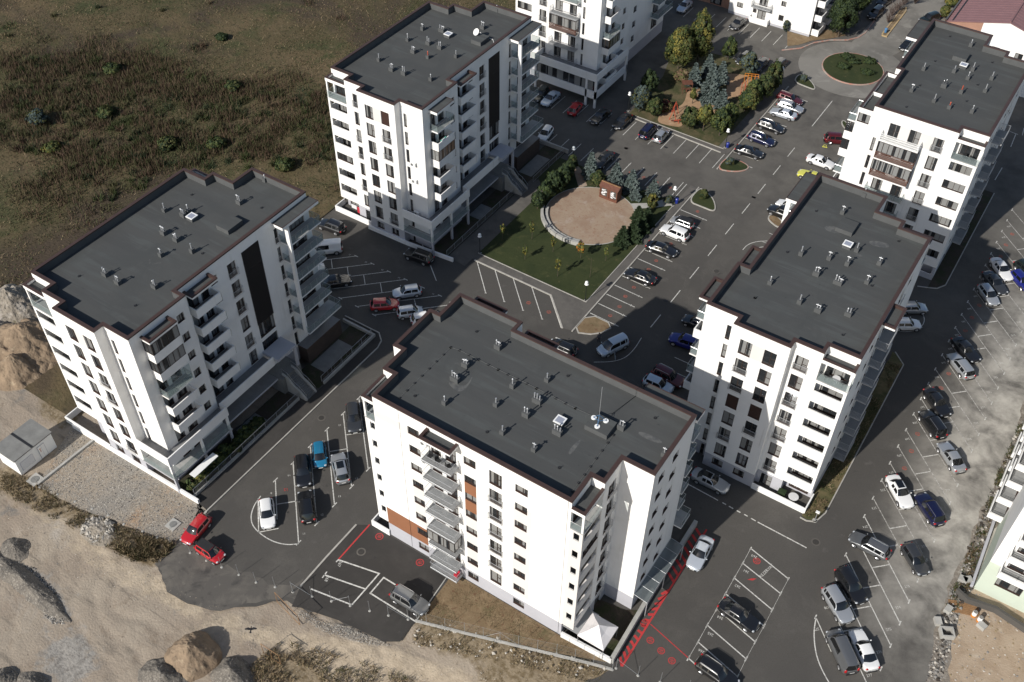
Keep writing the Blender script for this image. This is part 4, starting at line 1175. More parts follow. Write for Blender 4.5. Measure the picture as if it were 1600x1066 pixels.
H_ = simple_block('gabled_hall', 'long white hall with a dull red metal gable roof behind the corner block', 'hall', lambda u, v: (-27.7 + u, 183.2 + v))
def hall(b):
    w, L, ez, rz = 20.8, 60, 9.6, 12.4
    fr = [b.w(0, 0), b.w(w / 2, 0), b.w(w, 0)]; bk = [b.w(0, L), b.w(w / 2, L), b.w(w, L)]
    s = MB(); m = 6.3
    a, c = b.w(m, 0), b.w(0, 0); zm = ez + (rz - ez) * m / (w / 2)
    s.add([(*c, 0), (*a, 0), (*a, zm), (*c, ez)], ((0, 1, 2, 3),), 'brick_soft')
    s.add([(*a, 0), (*fr[2], 0), (*fr[2], ez), (*fr[1], rz), (*a, zm)], ((0, 1, 2, 3, 4),), 'white_render')
    s.add([(*bk[0], 0), (*bk[2], 0), (*bk[2], ez), (*bk[1], rz), (*bk[0], ez)], ((4, 3, 2, 1, 0),), 'white_render')
    for i in (0, 2): s.quad((*fr[i], 0), (*bk[i], 0), (*bk[i], ez), (*fr[i], ez), 'brick_soft')
    s.build('wall', b.root)
    r = MB(); e = .12
    for sgn in (0, 1):
        p0, p1 = ((fr[0], fr[1]) if sgn == 0 else (fr[1], fr[2])); q0, q1 = ((bk[0], bk[1]) if sgn == 0 else (bk[1], bk[2]))
        z0, z1 = (ez, rz) if sgn == 0 else (rz, ez)
        r.quad((p0[0], p0[1] - .15, z0 + e), (p1[0], p1[1] - .15, z1 + e), (*q1, z1 + e), (*q0, z0 + e), 'roof_tile_red')
        r.quad((p0[0], p0[1] - .15, z0 - .02), (p1[0], p1[1] - .15, z1 - .02), (p1[0], p1[1] - .15, z1 + e), (p0[0], p0[1] - .15, z0 + e), 'roof_tile_red')
    ro = r.build('roof', b.root)
    c = MB(); c.tube([(*fr[1], rz + .16), (*bk[1], rz + .16)], .16, 'roof_tile_red', 6); c.build('ridge', ro)
    # seams: one standing rib per metre, each slope
    k = MB()
    for i in range(1, 60):
        y = i * 1.0
        for sgn in (0, 1):
            a_ = b.w(0 if sgn == 0 else w, y); c_ = b.w(w / 2, y)
            k.tube([(*a_, ez + e + .01), (*c_, rz + e + .01)], .02, 'roof_tile_red', 4, cap=False)
    tag(k.build('roof_seams', ro), kind='stuff')
    g = MB(); A, B = b.w(.0, -.2), b.w(.28, L); g.box(*A, ez + .0, *B, ez + .5, 'coping_brown', 'membrane_upstand')
    A, B = b.w(1.1, .1), b.w(1.35, L); g.box(*A, ez + .42, *B, ez + .52, 'black_plastic'); g.build('gutter', ro)
    f, gl = window_meshes(1.3, 1.0, 'small'); wo = link('window', f, b.root, (*b.w(9.0, -.06), 6.6), 0); link('pane', gl, wo)
    f, gl = window_meshes(1.3, 1.0, 'small'); wo = link('window', f, b.root, (*b.w(13.0, -.06), 6.6), 0); link('pane', gl, wo)
hall(H_)

I_ = simple_block('new_block', 'unfinished white block with pale green base beside the rubble strip', 'apartment block', lambda u, v: (10.27 + u, 78.6 + v))
zi = [(0, 40, 0, 5.5, 'green_render')]
I_.wall((0, 0), (20, 0), VN, 0, 18, [(1.5, 4.2, 2.2, 4.7, 'strip')] + [(1.6, 4.0, 5.75 + 3 * k, 8.0 + 3 * k, 'strip') for k in range(4)] + [(6.5, 8.9, 2.2 + 3 * k, 4.7 + 3 * k, 'strip') for k in range(5)], zi, plinth=0)
I_.wall((0, 0), (0, 40), UN, 0, 18, [(9 + 5.2 * j + .4, 9 + 5.2 * j + 3.2, 2.4 + 3 * k, 4.5 + 3 * k, 'strip') for j in range(5) for k in range(5)], [(0, 40, 0, 3.0, 'green_render'), (0, 8, 0, 5.5, 'green_render')], plinth=0)
I_.wall((0, 40), (20, 40), VP_, 0, 18, plinth=0); I_.wall((20, 0), (20, 40), UP, 0, 18, plinth=0)
I_.roof([(0, 0), (20, 0), (20, 40), (0, 40)], 17.2, 18)
for j in range(5):
    for k in range(5): I_.balcony((0, 0), (0, 40), UN, 9 + 5.2 * j, 9 + 5.2 * j + 3.6, 2.3 + 3 * k, 1.5, 'bars')
for k in range(4): I_.balcony((0, 0), (20, 0), VN, 1.2, 4.6, 5.7 + 3 * k, 1.2, 'bars'); I_.balcony((0, 0), (20, 0), VN, 6.2, 9.6, 5.7 + 3 * k, 1.2, 'bars')

shed = thing('utility_shed', 'small white utility shed with flat grey roof beside the dirt track', 'shed', (-91.05, 33.35, 0))
s = MB(); s.box(-1.78, -2.6, 0, 1.78, 2.6, 2.7, 'white_paint'); s.build('wall', shed)
s = MB(); s.box(-1.92, -2.75, 2.7, 1.92, 2.75, 2.86, 'concrete_dark', 'concrete_dark'); s.box(-1.9, -.25, 2.86, 1.9, .05, 2.89, 'black_plastic'); s.build('roof', shed)
s = MB(); s.box(1.78, .35, .05, 1.82, 1.35, 2.2, 'plinth_grey'); s.box(1.82, .42, .12, 1.83, .85, 2.1, 'white_paint'); s.box(1.82, .88, .12, 1.83, 1.3, 2.1, 'white_paint'); dd = s.build('door', shed)
s = MB(); s.box(1.835, .6, 1.2, 1.845, .68, 1.5, 'play_red'); s.box(1.835, .55, 1.6, 1.84, .72, 1.75, 'play_orange'); s.build('warning_sign', dd)
s = MB(); s.box(1.78, -2.2, .5, 1.81, -.4, 1.9, 'plinth_grey')
for i in range(9): s.box(1.81, -2.15, .55 + .15 * i, 1.825, -.45, .64 + .15 * i, 'white_paint')
s.build('louvre', shed)
# ------------------------------------------------------------------ ground
ground_mat('earth', [(0.275, 0.225, 0.175), ((0.325, 0.275, 0.215), .09, .40, .62, 8, .6, (1, .35, .35)), ((0.22, 0.175, 0.13), .5, .55, .70, 8, .4), ((0.36, 0.32, 0.27), .16, .56, .70, 8, .8), ((0.16, 0.13, 0.10), 2.2, .62, .72, 6), ((0.20, 0.17, 0.135), .8, .55, .66, 5, .3, (.15, 1, .55)), ((0.17, 0.16, 0.145), .10, .60, .68, 8, .6), ((0.42, 0.37, 0.30), 6, .66, .72, 2)], bump=.07, bscale=4.5, regions=(('gravel_mask', (0.30, 0.28, 0.25), (0.19, 0.175, 0.155), .9), ('verge_mask', (0.25, 0.20, 0.135), (0.14, 0.105, 0.06), .7), ('track_mask', (0.44, 0.365, 0.27), (0.36, 0.295, 0.215), .35)))
ground_mat('track', [(0.40, 0.335, 0.255), ((0.33, 0.275, 0.21), .5, .5, .66, 8, .5, (.12, 1, -.25)), ((0.29, 0.25, 0.20), 1.6, .58, .72, 8, .2, (.2, 1, -.25)), ((0.44, 0.375, 0.29), .22, .52, .68, 6)], bump=.02, bscale=5)
ground_mat('meadow_soil', [(0.075, 0.062, 0.030), ((0.115, 0.085, 0.046), .05, .42, .62, 8, .5), ((0.055, 0.058, 0.024), .11, .5, .64, 8, .5), ((0.14, 0.108, 0.062), .6, .56, .72, 6), ((0.028, 0.028, 0.013), .9, .56, .68, 6), ((0.06, 0.045, 0.03), .035, .5, .6, 4, .6)], bump=.12, bscale=2.5)
ground_mat('asphalt', [(0.080, 0.075, 0.068), ((0.068, 0.064, 0.059), .07, .44, .62, 8, .5), ((0.096, 0.090, 0.081), .16, .52, .68, 9, .6), ((0.105, 0.098, 0.09), .6, .60, .74, 8, .4), ((0.045, 0.043, 0.041), .35, .66, .74, 5, .3), ((0.06, 0.056, 0.05), 14, .5, .7, 3)], bump=.004, bscale=25, dust=(((0.128, 0.120, 0.107), -95, -70, 100, 150, 300, 400), ((0.46, 0.435, 0.385), -4.0, 6.0, 56, 86, 112, 160)))
ground_mat('asphalt_new', [(0.043, 0.040, 0.037), ((0.055, 0.051, 0.047), .2, .48, .64, 8, .5), ((0.07, 0.065, 0.06), .9, .62, .74, 7, .4), ((0.03, 0.029, 0.028), .7, .66, .74, 5)], bump=.004, bscale=25)
ground_mat('asphalt_worn', [(0.095, 0.088, 0.079), ((0.15, 0.137, 0.118), .22, .46, .66, 9, .8), ((0.055, 0.052, 0.049), .5, .55, .68, 8, .5), ((0.22, 0.20, 0.17), .6, .62, .74, 8)], bump=.015, bscale=8)
ground_mat('pavement', [(0.115, 0.107, 0.097), ((0.09, 0.085, 0.078), .4, .46, .62, 8), ((0.145, 0.135, 0.12), 1.1, .58, .72, 6)], bump=.004, bscale=25)
ground_mat('roundabout_concrete', [(0.20, 0.19, 0.17), ((0.14, 0.134, 0.12), .12, .45, .62, 8, .5), ((0.25, 0.24, 0.215), .3, .55, .7, 8, .5)], bump=.004, bscale=20)
ground_mat('lawn_green', [(0.036, 0.045, 0.016), ((0.027, 0.037, 0.013), .25, .45, .62, 8), ((0.055, 0.060, 0.023), .5, .55, .7, 8), ((0.085, 0.075, 0.035), .9, .62, .74, 6), ((0.022, 0.03, 0.01), 3, .6, .7, 4)], bump=.04, bscale=9)
ground_mat('lawn_dry', [(0.17, 0.12, 0.068), ((0.22, 0.16, 0.095), .5, .45, .62, 8), ((0.11, 0.09, 0.045), .35, .54, .68, 8), ((0.12, 0.06, 0.035), 2.2, .55, .7, 6)], bump=.05, bscale=8)
ground_mat('verge_green', [(0.085, 0.080, 0.036), ((0.16, 0.125, 0.065), .25, .45, .6, 8), ((0.05, 0.055, 0.022), .7, .52, .66, 8)], bump=.05, bscale=8)
ground_mat('lawn_mixed', [(0.055, 0.058, 0.026), ((0.12, 0.095, 0.052), .22, .48, .62, 8, .5), ((0.04, 0.05, 0.018), .6, .5, .66, 8), ((0.17, 0.12, 0.07), 1.0, .6, .72, 7)], bump=.05, bscale=8)
ground_mat('planting_soil', [(0.05, 0.04, 0.03), ((0.035, 0.04, 0.018), .6, .45, .6, 8), ((0.075, 0.058, 0.042), 1.1, .56, .7, 6)], bump=.05, bscale=7)
ground_mat('gravel_plot', [(0.30, 0.255, 0.20), ((0.255, 0.235, 0.205), .18, .44, .6, 6), ((0.34, 0.235, 0.15), .14, .55, .7, 8, .5), ((0.13, 0.115, 0.10), 9, .56, .64, 3), ((0.44, 0.41, 0.37), 8, .62, .68, 3)], bump=.05, bscale=9)
ground_mat('site_dirt', [(0.37, 0.29, 0.21), ((0.30, 0.225, 0.155), .3, .45, .62, 8, .5), ((0.43, 0.36, 0.28), .7, .55, .7, 7), ((0.22, 0.17, 0.12), 1.8, .62, .74, 5)], bump=.06, bscale=5)
ground_mat('sand', [(0.36, 0.235, 0.14), ((0.30, 0.195, 0.115), .5, .45, .62, 8), ((0.41, 0.29, 0.19), .9, .56, .7, 6)], bump=.03, bscale=7)
ground_mat('verge_scrub', [(0.20, 0.145, 0.085), ((0.29, 0.235, 0.17), .4, .46, .62, 8), ((0.10, 0.08, 0.045), .7, .55, .68, 8), ((0.38, 0.34, 0.28), 1.6, .64, .72, 5)], bump=.12, bscale=4)
ground_mat('rubble_ground', [(0.20, 0.175, 0.145), ((0.32, 0.29, 0.25), .9, .5, .64, 7), ((0.07, 0.062, 0.05), 1.1, .58, .68, 7), ((0.09, 0.085, 0.035), .5, .62, .72, 6)], bump=.12, bscale=4)

def val_noise(x, y, sc, seed):
    """Smooth value noise on numpy arrays."""
    r = np.random.default_rng(seed); T = r.random((64, 64))
    x = x * sc; y = y * sc
    xi = np.floor(x).astype(int); yi = np.floor(y).astype(int); fx = x - xi; fy = y - yi
    fx = fx * fx * (3 - 2 * fx); fy = fy * fy * (3 - 2 * fy)
    g = lambda a, b: T[a % 64, b % 64]
    return (g(xi, yi) * (1 - fx) + g(xi + 1, yi) * fx) * (1 - fy) + (g(xi, yi + 1) * (1 - fx) + g(xi + 1, yi + 1) * fx) * fy
def fbm(x, y, sc, seed, o=4):
    return sum(val_noise(x, y, sc * 2 ** i, seed + i) * .5 ** i for i in range(o)) / sum(.5 ** i for i in range(o))
def grid_mesh(name, x0, y0, x1, y1, st, fz, m, kind='structure', masks=()):
    """Relief grid; masks = [(attribute, outlines, softness)] store where other ground reaches in."""
    nx, ny = int((x1 - x0) / st) + 1, int((y1 - y0) / st) + 1
    X, Y = np.meshgrid(np.linspace(x0, x1, nx), np.linspace(y0, y1, ny))
    v = np.stack([X.ravel(), Y.ravel(), fz(X, Y).ravel()], 1)
    i = np.arange(nx * ny).reshape(ny, nx)
    f = np.stack([i[:-1, :-1].ravel(), i[:-1, 1:].ravel(), i[1:, 1:].ravel(), i[1:, :-1].ravel()], 1)
    me = bpy.data.meshes.new(name); me.from_pydata(v.tolist(), [], f.tolist()); me.materials.append(MAT[m])
    me.polygons.foreach_set('use_smooth', [True] * len(f))
    for an, polys, soft in masks:
        acc = np.zeros(len(v)); r = np.random.default_rng(77)
        for _ in range(14):
            dx, dy = r.normal(size=2) * soft
            h = np.zeros(len(v), bool)
            for poly in polys: h |= in_poly(v[:, 0] + dx, v[:, 1] + dy, poly)
            acc += h
        at = me.attributes.new(an, 'FLOAT', 'POINT'); at.data.foreach_set('value', (acc / 14).astype(np.float32))
    me.update()
    return tag(link(name, me), kind=kind)
def in_poly(x, y, poly):
    c = np.zeros(len(x), bool); n = len(poly)
    for i in range(n):
        (x0, y0), (x1, y1) = poly[i], poly[i - 1]
        if y0 != y1: c ^= ((y0 > y) != (y1 > y)) & (x < (x1 - x0) * (y - y0) / (y1 - y0) + x0)
    return c

mb = MB(); mb.quad((-900, -600, -1.0), (900, -600, -1.0), (900, 1200, -1.0), (-900, 1200, -1.0), 'earth'); struct('ground', mb)
# bare earth of the building site, with ruts and low banks
def earth_z(x, y):
    d = x * math.cos(-.55) + y * math.sin(-.55); e = -x * math.sin(-.55) + y * math.cos(-.55)
    w = fbm(x, y, .07, 71); rut = np.abs(np.sin(e * .9 + fbm(x, y, .06, 50) * 16)) ** 10
    rut2 = np.abs(np.sin(d * .8 + fbm(x, y, .07, 55) * 14)) ** 12
    return -.40 + .24 * fbm(x, y, .12, 3) + .14 * fbm(x, y, .5, 9) + .10 * fbm(x, y, 1.7, 30, 2) - .10 * rut * np.clip((w - .5) * 6, 0, 1) - .08 * rut2 * np.clip((.47 - w) * 6, 0, 1)
TRACK = [(-104.11, 33.28), (-89.34, 27.68), (-79.14, 28.55), (-70.68, 28.59), (-65.6, 29.52), (-57.23, 29.91), (-50.8, 31.92), (-43.87, 35.2), (-36.37, 37.57), (-28.29, 39.89), (-22, 32), (-8, 30), (-8, 22), (-30, 26), (-45.23, 31.68), (-53.96, 28.49), (-61.22, 27.26), (-73.64, 26.62), (-81.93, 27.22), (-97.58, 26.7)]
VERGES = [[(-96.27, 29.33), (-86.73, 31.09), (-79.68, 30.84), (-73.34, 31.89), (-66.78, 33.99), (-66.53, 31.34), (-69.2, 29.57), (-77.58, 29.07), (-83.37, 28.38), (-93.02, 26.9)], [(-38.89, 42.57), (-31.79, 45.01), (-25.12, 47.21), (-18.26, 48.74), (-19, 46.06), (-28, 34.5), (-30, 34), (-29.32, 41.4), (-37.34, 38.83)], [(-48.92, 31.84), (-44.6, 32.96), (-36.61, 35.71), (-30.6, 36.38), (-46.76, 25.66), (-49.71, 27.85)], [(-92, 50), (-92, 62), (-130, 62), (-130, 55), (-104, 50), (-96, 38), (-90.5, 38)]]
grid_mesh('bare_earth', -128, -4, 40, 62, .38, earth_z, 'earth', masks=[('track_mask', [TRACK], 1.2), ('verge_mask', VERGES, .9), ('gravel_mask', [[(-78.33, 23.29), (-72.37, 22.6), (-68.95, 20.44), (-70.31, 19.53), (-76.62, 20.79)], [(-49.71, 35.74), (-47.08, 35.69), (-44.21, 36.96), (-40.04, 37.74), (-38.09, 38.16), (-40.58, 36.5), (-45.56, 35.02), (-49.52, 34.8)], [(-69.61, 17.85), (-68.17, 20.47), (-63.91, 20), (-62.03, 17.48), (-66.68, 14.4)]], 1.0)])
mb = MB()
for q in ((-300, -200, 200, -4), (-300, -4, -128, 62), (40, -4, 200, 62)): mb.quad((q[0], q[1], -.16), (q[2], q[1], -.16), (q[2], q[3], -.16), (q[0], q[3], -.16), 'earth')
struct('outer_earth', mb)
# meadow behind the blocks
def meadow_z(x, y):
    return .02 + .5 * fbm(x, y, .03, 13) - .3 + .22 * fbm(x, y, .25, 17)
grid_mesh('meadow', -330, 40, -91.5, 330, 1.4, meadow_z, 'meadow_soil')
mb = MB(); mb.quad((-330, 330, -.2), (-91.5, 330, -.2), (-91.5, 900, -.2), (-330, 900, -.2), 'meadow_soil'); mb.quad((-900, 60, -.3), (-330, 60, -.3), (-330, 900, -.3), (-900, 900, -.3), 'meadow_soil'); struct('far_meadow', mb)

ASPH = sheet('asphalt', [(-92.5, 70.5), (-92.5, 240), (60, 240), (60, 60), (9.48, 64.97), (3, 48), (-2, 44), (-25, 38), (-18.12, 48.5), (-38.49, 42.84), (-38.4, 38.57), (-39.8, 37.63), (-45.32, 36.92), (-49.75, 35.81), (-51.8, 35.84), (-54.04, 33.42), (-57.51, 30.19), (-62.14, 29.25), (-66.71, 31.03), (-66.43, 34.64), (-68.13, 39.63), (-67.2, 39.3), (-73, 39.9), (-73, 70.5)], .03, 'asphalt', rough=.18)
sheet('worn_asphalt', [(-66.93, 35.06), (-64.07, 34.48), (-60.94, 34.69), (-58.18, 35.8), (-54.81, 36.4), (-52.21, 37.41), (-51.92, 38.86), (-51.53, 37.72), (-49.19, 37), (-49.64, 36.04), (-49.75, 35.81), (-51.8, 35.84), (-54.04, 33.42), (-57.51, 30.19), (-62.14, 29.25), (-66.52, 30.96)], .034, 'asphalt_worn', parent=ASPH, rough=.3)
sheet('new_asphalt', [(-51.58, 47.44), (-51.53, 37.72), (-50.66, 35.36), (-49.75, 35.81), (-45.32, 36.92), (-39.8, 37.63), (-38.4, 38.57), (-38.54, 40.97), (-38.34, 41.26), (-38.28, 43.43), (-38.84, 47.8), (-40.5, 48.4), (-50, 48.4)], .035, 'asphalt_new', parent=ASPH)
# dirt track, verge, gravel plot and the dry lawn in front of C
GRAV = sheet('gravel_plot', [(-90.6, 39.2), (-68.9, 39.6), (-67.29, 39.58), (-66.93, 35.06), (-67.64, 33.91), (-75.33, 32.31), (-79.63, 31.37), (-86.34, 30.86)], .03, 'gravel_plot', rough=.12)
sheet('dry_lawn', [(-41.8, 48.5), (-24.7, 48.5), (-18.69, 48.78), (-25.71, 45.86), (-31.42, 43.84), (-38.31, 41.55), (-38.54, 48.1)], .045, 'lawn_dry')
sheet('building_site', [(8.6, 74.62), (10.49, 80.16), (30, 76), (40, 40), (9.48, 64.97)], .036, 'site_dirt', rough=.25)
sheet('rubble_strip', [(8.33, 105.54), (8.17, 95.79), (8.28, 84.41), (8.18, 74.62), (9.5, 63.01), (11.41, 64.27), (9.99, 74.62), (10.24, 78.55), (10.0, 82), (10.0, 140), (6, 140)], .042, 'rubble_ground', rough=.25)

# gardens beside A and B
def bed(name, x0, y0, x1, y1, z, m, parent=None):
    mb = MB(); mb.quad((x0, y0, z), (x1, y0, z), (x1, y1, z), (x0, y1, z), m); return struct(name, mb, parent=parent)
for dx, dy in ((0, 0), (-.4, 51)):
    bed('garden_bed', -73 + dx, 40 + dy, -69.9 + dx, 58.2 + dy, .06, 'planting_soil'); bed('garden_bed', -73 + dx, 61.0 + dy, -69 + dx, 72.3 + dy, .06, 'planting_soil')
    bed('paving', -72.9 + dx, 50 + dy, -70.9 + dx, 53.4 + dy, .07, 'concrete_dark'); bed('paving', -72.6 + dx, 63.6 + dy, -70.2 + dx, 69.3 + dy, .07, 'concrete_dark')
    # entrance steps down from the porch between two low walls
    mb = MB(); n = 14
    X = lambda q: -72.5 + dx + q
    for i in range(n):
        mb.box(X(3.7 * i / n), 58.75 + dy, 0, X(3.7 * (i + 1) / n), 60.2 + dy, 2.6 * (1 - i / n), 'concrete_dark')
    st = tag(mb.build('entrance_steps'), 'dark entrance steps between pale stringer walls below ' + ('the block by the gravel plot' if dx == 0 else 'the block with the satellite dish'), 'steps')
    prof = [(0, 3.0), (1.0, 2.75), (1.9, 1.7), (2.7, 1.35), (3.75, .35)]
    for y in (58.5, 60.22):
        mb = MB(); P = [(X(q), z) for q, z in prof]; k = len(P)
        vs = [(x, y + dy, z) for x, z in P] + [(x, y + dy + .22, z) for x, z in P] + [(x, y + dy, 0) for x, z in P] + [(x, y + dy + .22, 0) for x, z in P]
        fs = []
        for i in range(k - 1): fs += [(i, i + 1, k + i + 1, k + i), (2 * k + i, 2 * k + i + 1, i + 1, i), (k + i, k + i + 1, 3 * k + i + 1, 3 * k + i)]
        fs.append((k - 1, 2 * k - 1 + 0, 4 * k - 1, 3 * k - 1)); mb.add(vs, fs, 'concrete'); mb.build('stringer_wall', st)
        hr = MB(); hr.tube([(x, y + dy + .1, z + .85) for x, z in P], .025, 'steel', 5)
        for x, z in P: hr.tube([(x, y + dy + .1, z), (x, y + dy + .1, z + .85)], .02, 'steel', 4)
        hr.build('handrail', st)

def low_wall(label, pts, h, t=.2, m='concrete', z=0.0, cat='wall', name='garden_wall'):
    mb = MB(); strip(mb, pts, t, z, m, h=h); return tag(mb.build(name), label, cat)
low_wall('pale low wall along the gravel plot, below the block by the earth mounds', [(-90.0, 39.15), (-68.7, 39.55)], .75, .25, 'white_render')
low_wall('low concrete garden wall beside the hedge, along the kerb of the left road', [(-69.8, 39.8), (-69.8, 58.2)], .45, .22)
low_wall('low concrete wall turning the corner of the shaded garden with a paved square', [(-68.9, 62.0), (-68.9, 72.4), (-74.3, 72.4)], .55, .25)
low_wall('long pale wall in front of the shaded garden of the satellite dish block', [(-84, 90.0), (-76.5, 90.2), (-69.0, 90.9)], .7, .25, 'white_render')
low_wall('concrete edging kerb between gravel plot and shed', [(-86.5, 30.88), (-86.27, 39.26)], .3, .3)
low_wall('pale wall behind the far garden of the satellite dish block, by the parking row', [(-69.0, 123.4), (-75.2, 123.4)], .8, .25)
low_wall('low white wall before the white party tent', [(-24.6, 48.5), (-18.69, 48.78)], .9, .25, 'white_render')
low_wall('grey wall along the red hatched strip beside the tent yard', [(-18.69, 48.78), (-18.92, 56.15), (-19.03, 69.11)], .9, .45, 'concrete')
def railing(label, pts, h=1.0, step=.14, m='metal_grey', post=2.0, z=0.0, cat='railing', name='garden_railing', r=.012):
    root = thing(name, label, cat, (*pts[0], z)); q = [Vector((p[0] - pts[0][0], p[1] - pts[0][1])) for p in pts]
    rl = MB(); ps = MB(); br = MB()
    for a, c in zip(q, q[1:]):
        rl.tube([(*a, h), (*c, h)], .028, m, 5); rl.tube([(*a, .12), (*c, .12)], .02, m, 4)
        n = max(1, int((c - a).length / step))
        for i in range(n + 1):
            p = a.lerp(c, i / n); br.tube([(*p, .12), (*p, h)], r, m, 4, cap=False)
        n = max(1, int((c - a).length / post))
        for i in range(n + 1):
            p = a.lerp(c, i / n); ps.tube([(*p, 0), (*p, h + .03)], .035, m, 5)
    rl.build('rail', root); ps.build('post', root); tag(br.build('bars', root), kind='stuff'); return root
railing('metal railing on the garden wall behind the hedge', [(-69.8, 40), (-69.8, 58.2)], 1.0, z=.44)
railing('thin metal railing round the corner garden with the paved square', [(-69.1, 61.9), (-69.1, 72.1)], 1.0, z=.54, step=1.2)
railing('long metal railing of the shaded garden beside the footpath', [(-70.5, 91.4), (-70.5, 109.4)], 1.1, step=.3, r=.025)
railing('metal railing of the far garden beside the dark hedge', [(-69.6, 113.6), (-69.6, 123.0)], 1.1, step=.3, r=.02)

# pavements, kerbs, lawns
def kerb(pts, w=.16, h=.12, m='kerb', closed=False, z=.03, name='kerb'):
    mb = MB(); strip(mb, pts, w, z, m, closed=closed, h=h); return struct(name, mb)
sheet('pavement', [(-69.7, 39.6), (-67.3, 39.35), (-67.3, 71.2), (-67.8, 72.4), (-69, 73.2), (-74.4, 73.2), (-74.4, 72.5), (-68.8, 72.5), (-68.8, 58), (-69.7, 58)], .10, 'asphalt_new')
kerb([(-67.2, 39.2), (-67.2, 71.0), (-67.6, 72.3), (-68.8, 73.3), (-74.8, 73.3)])
kerb([(-67.15, 38.82), (-67.2, 39.2)], .25, .1)
sheet('pavement', [(-68.6, 91.2), (-67.0, 91.0), (-67.0, 94.3), (-67.0, 113), (-69, 114.5), (-70.2, 114), (-70.2, 91.2)], .10, 'pavement')
sheet('pavement', [(-67.0, 92.95), (-53.3, 92.85), (-48.6, 88), (-47.2, 88.3), (-47.2, 126.9), (-48.3, 126.9), (-48.5, 94.3), (-67.0, 94.5)], .10, 'pavement')
kerb([(-66.6, 92.9), (-53.3, 92.75), (-48.5, 88.0)], .2, .11)
kerb([(-47.1, 88.2), (-47.0, 127.2)], .18, .12)
LAWN = sheet('lawn', [(-66.95, 94.5), (-48.5, 94.35), (-48.45, 104), (-48.3, 121.5), (-52, 121.6), (-66, 121.6), (-69.5, 121.5), (-69.5, 115), (-67, 112.5)], .12, 'lawn_green')
kerb([(-66.95, 94.45), (-48.45, 94.3), (-48.25, 121.5)], .12, .13)
sheet('dry_lawn', smooth_loop([(-47.0, 92.4), (-42.8, 92.3), (-43.9, 89.6), (-46.9, 88.2)], 1), .14, 'lawn_dry'); kerb(smooth_loop([(-47.0, 92.5), (-42.7, 92.4), (-43.9, 89.5), (-47.0, 88.1)], 1), .16, .12, closed=True)
def island(px, m='lawn_green', mk='kerb'):
    p = smooth_loop(px, 2); sheet('planted_island', p, .15, m); kerb(p, .18, .13, mk, closed=True)
island([(-46.76, 122.95), (-46.87, 126.76), (-46.16, 127.05), (-44.25, 126.11), (-42.85, 124.49), (-42.18, 122.86), (-44.37, 122.93)])
island([(-46.79, 133.18), (-46.83, 136.74), (-45.37, 137.36), (-43.54, 137.15), (-42.56, 136.57), (-42.74, 135.39), (-44.2, 133.98)], mk='kerb_red')
island([(-46.64, 165.04), (-46.91, 167.72), (-45.86, 168.21), (-43.59, 166.46), (-42.23, 164.58), (-44, 164.66)])
island([(-34.88, 157.61), (-34.57, 158.28), (-33.16, 156.94), (-32.94, 155.73), (-34.06, 156.33)]); island([(-34.72, 125.95), (-34.82, 127.16), (-33.68, 127.29), (-31.92, 125.95), (-32.38, 124.81), (-33.62, 125.22)], 'lawn_dry')
# circular plaza with its two curved seat steps
PC, PR = (-57.75, 111.4), 6.95
circ = lambda c, r, a0=0, a1=360, n=48: [(c[0] + r * math.cos(math.radians(a0 + (a1 - a0) * i / n)), c[1] + r * math.sin(math.radians(a0 + (a1 - a0) * i / n))) for i in range(n + (0 if a1 - a0 == 360 else 1))]
ground_mat('plaza_clay', [(0.31, 0.235, 0.17), ((0.27, 0.19, 0.135), .35, .46, .62, 8), ((0.36, 0.30, 0.245), .45, .54, .70, 8, .6), ((0.26, 0.15, 0.10), 3.5, .56, .68, 4)], bump=.006, bscale=14)
sheet('plaza', circ(PC, PR), .15, 'plaza_clay'); kerb(circ(PC, PR + .06), .14, .13, closed=True)
sheet('plaza_path', [(-54.37, 117.09), (-52.03, 118.84), (-50.69, 120.3), (-49.37, 122.65), (-48.49, 120.51), (-50.14, 118.85), (-51.58, 117.6), (-52.95, 116.42)], .145, 'concrete'); sheet('plaza_path', [(-66.27, 120.37), (-66.21, 121.4), (-64.89, 120.72), (-61.91, 117.55), (-62.7, 116.26)], .145, 'plaza_clay')
seat = thing('curved_seat', 'two curved concrete seat steps along the edge of the round plaza', 'bench', (*PC, 0))
for r, h in ((6.75, .45), (7.45, .75)):
    for i in range(9):
        a0, a1 = 199 + 9.8 * i, 199 + 9.8 * (i + 1) - .7
        mb = MB(); p = circ((0, 0), r - .22, a0, a1, 4) + list(reversed(circ((0, 0), r + .22, a0, a1, 4))); mb.prism(p, .13, h, 'concrete'); mb.build('seat_block', seat)
# playground
sheet('playground_lawn', [(-66.3, 139.41), (-65.05, 139.26), (-48.02, 138.86), (-47.72, 150.4), (-52.8, 162.03), (-58.64, 166.18), (-64.99, 165.59), (-69.7, 162.39), (-67, 153.27), (-66.54, 144.99)], .09, 'lawn_mixed')
sheet('playground_sand', smooth_loop([(-61.33, 139.59), (-61.8, 143.27), (-60.55, 144.93), (-59.75, 147.52), (-61.4, 151.86), (-60.35, 154.29), (-58.3, 151.42), (-55.95, 151.34), (-55.42, 154.64), (-56.57, 161.69), (-52.58, 160.87), (-51.02, 155.52), (-54.33, 154.11), (-53.84, 149.07), (-54.22, 145.99), (-52.77, 143.82), (-54.72, 144.07), (-56.67, 145.94), (-58.38, 144.37), (-56.6, 140.83), (-58.58, 139.88)], 2), .12, 'sand')
sheet('playground_sand', smooth_loop([(-58.18, 160.51), (-55.49, 162.11), (-52.62, 161.86), (-51.54, 155.72), (-54.85, 154.74), (-56.07, 156.91)], 2), .125, 'sand')
sheet('pavement', [(-65.04, 138.66), (-64.81, 139.42), (-48.17, 138.76), (-47.93, 151.06), (-47.11, 149.22), (-47.43, 137.6), (-48.29, 137.76)], .10, 'pavement')
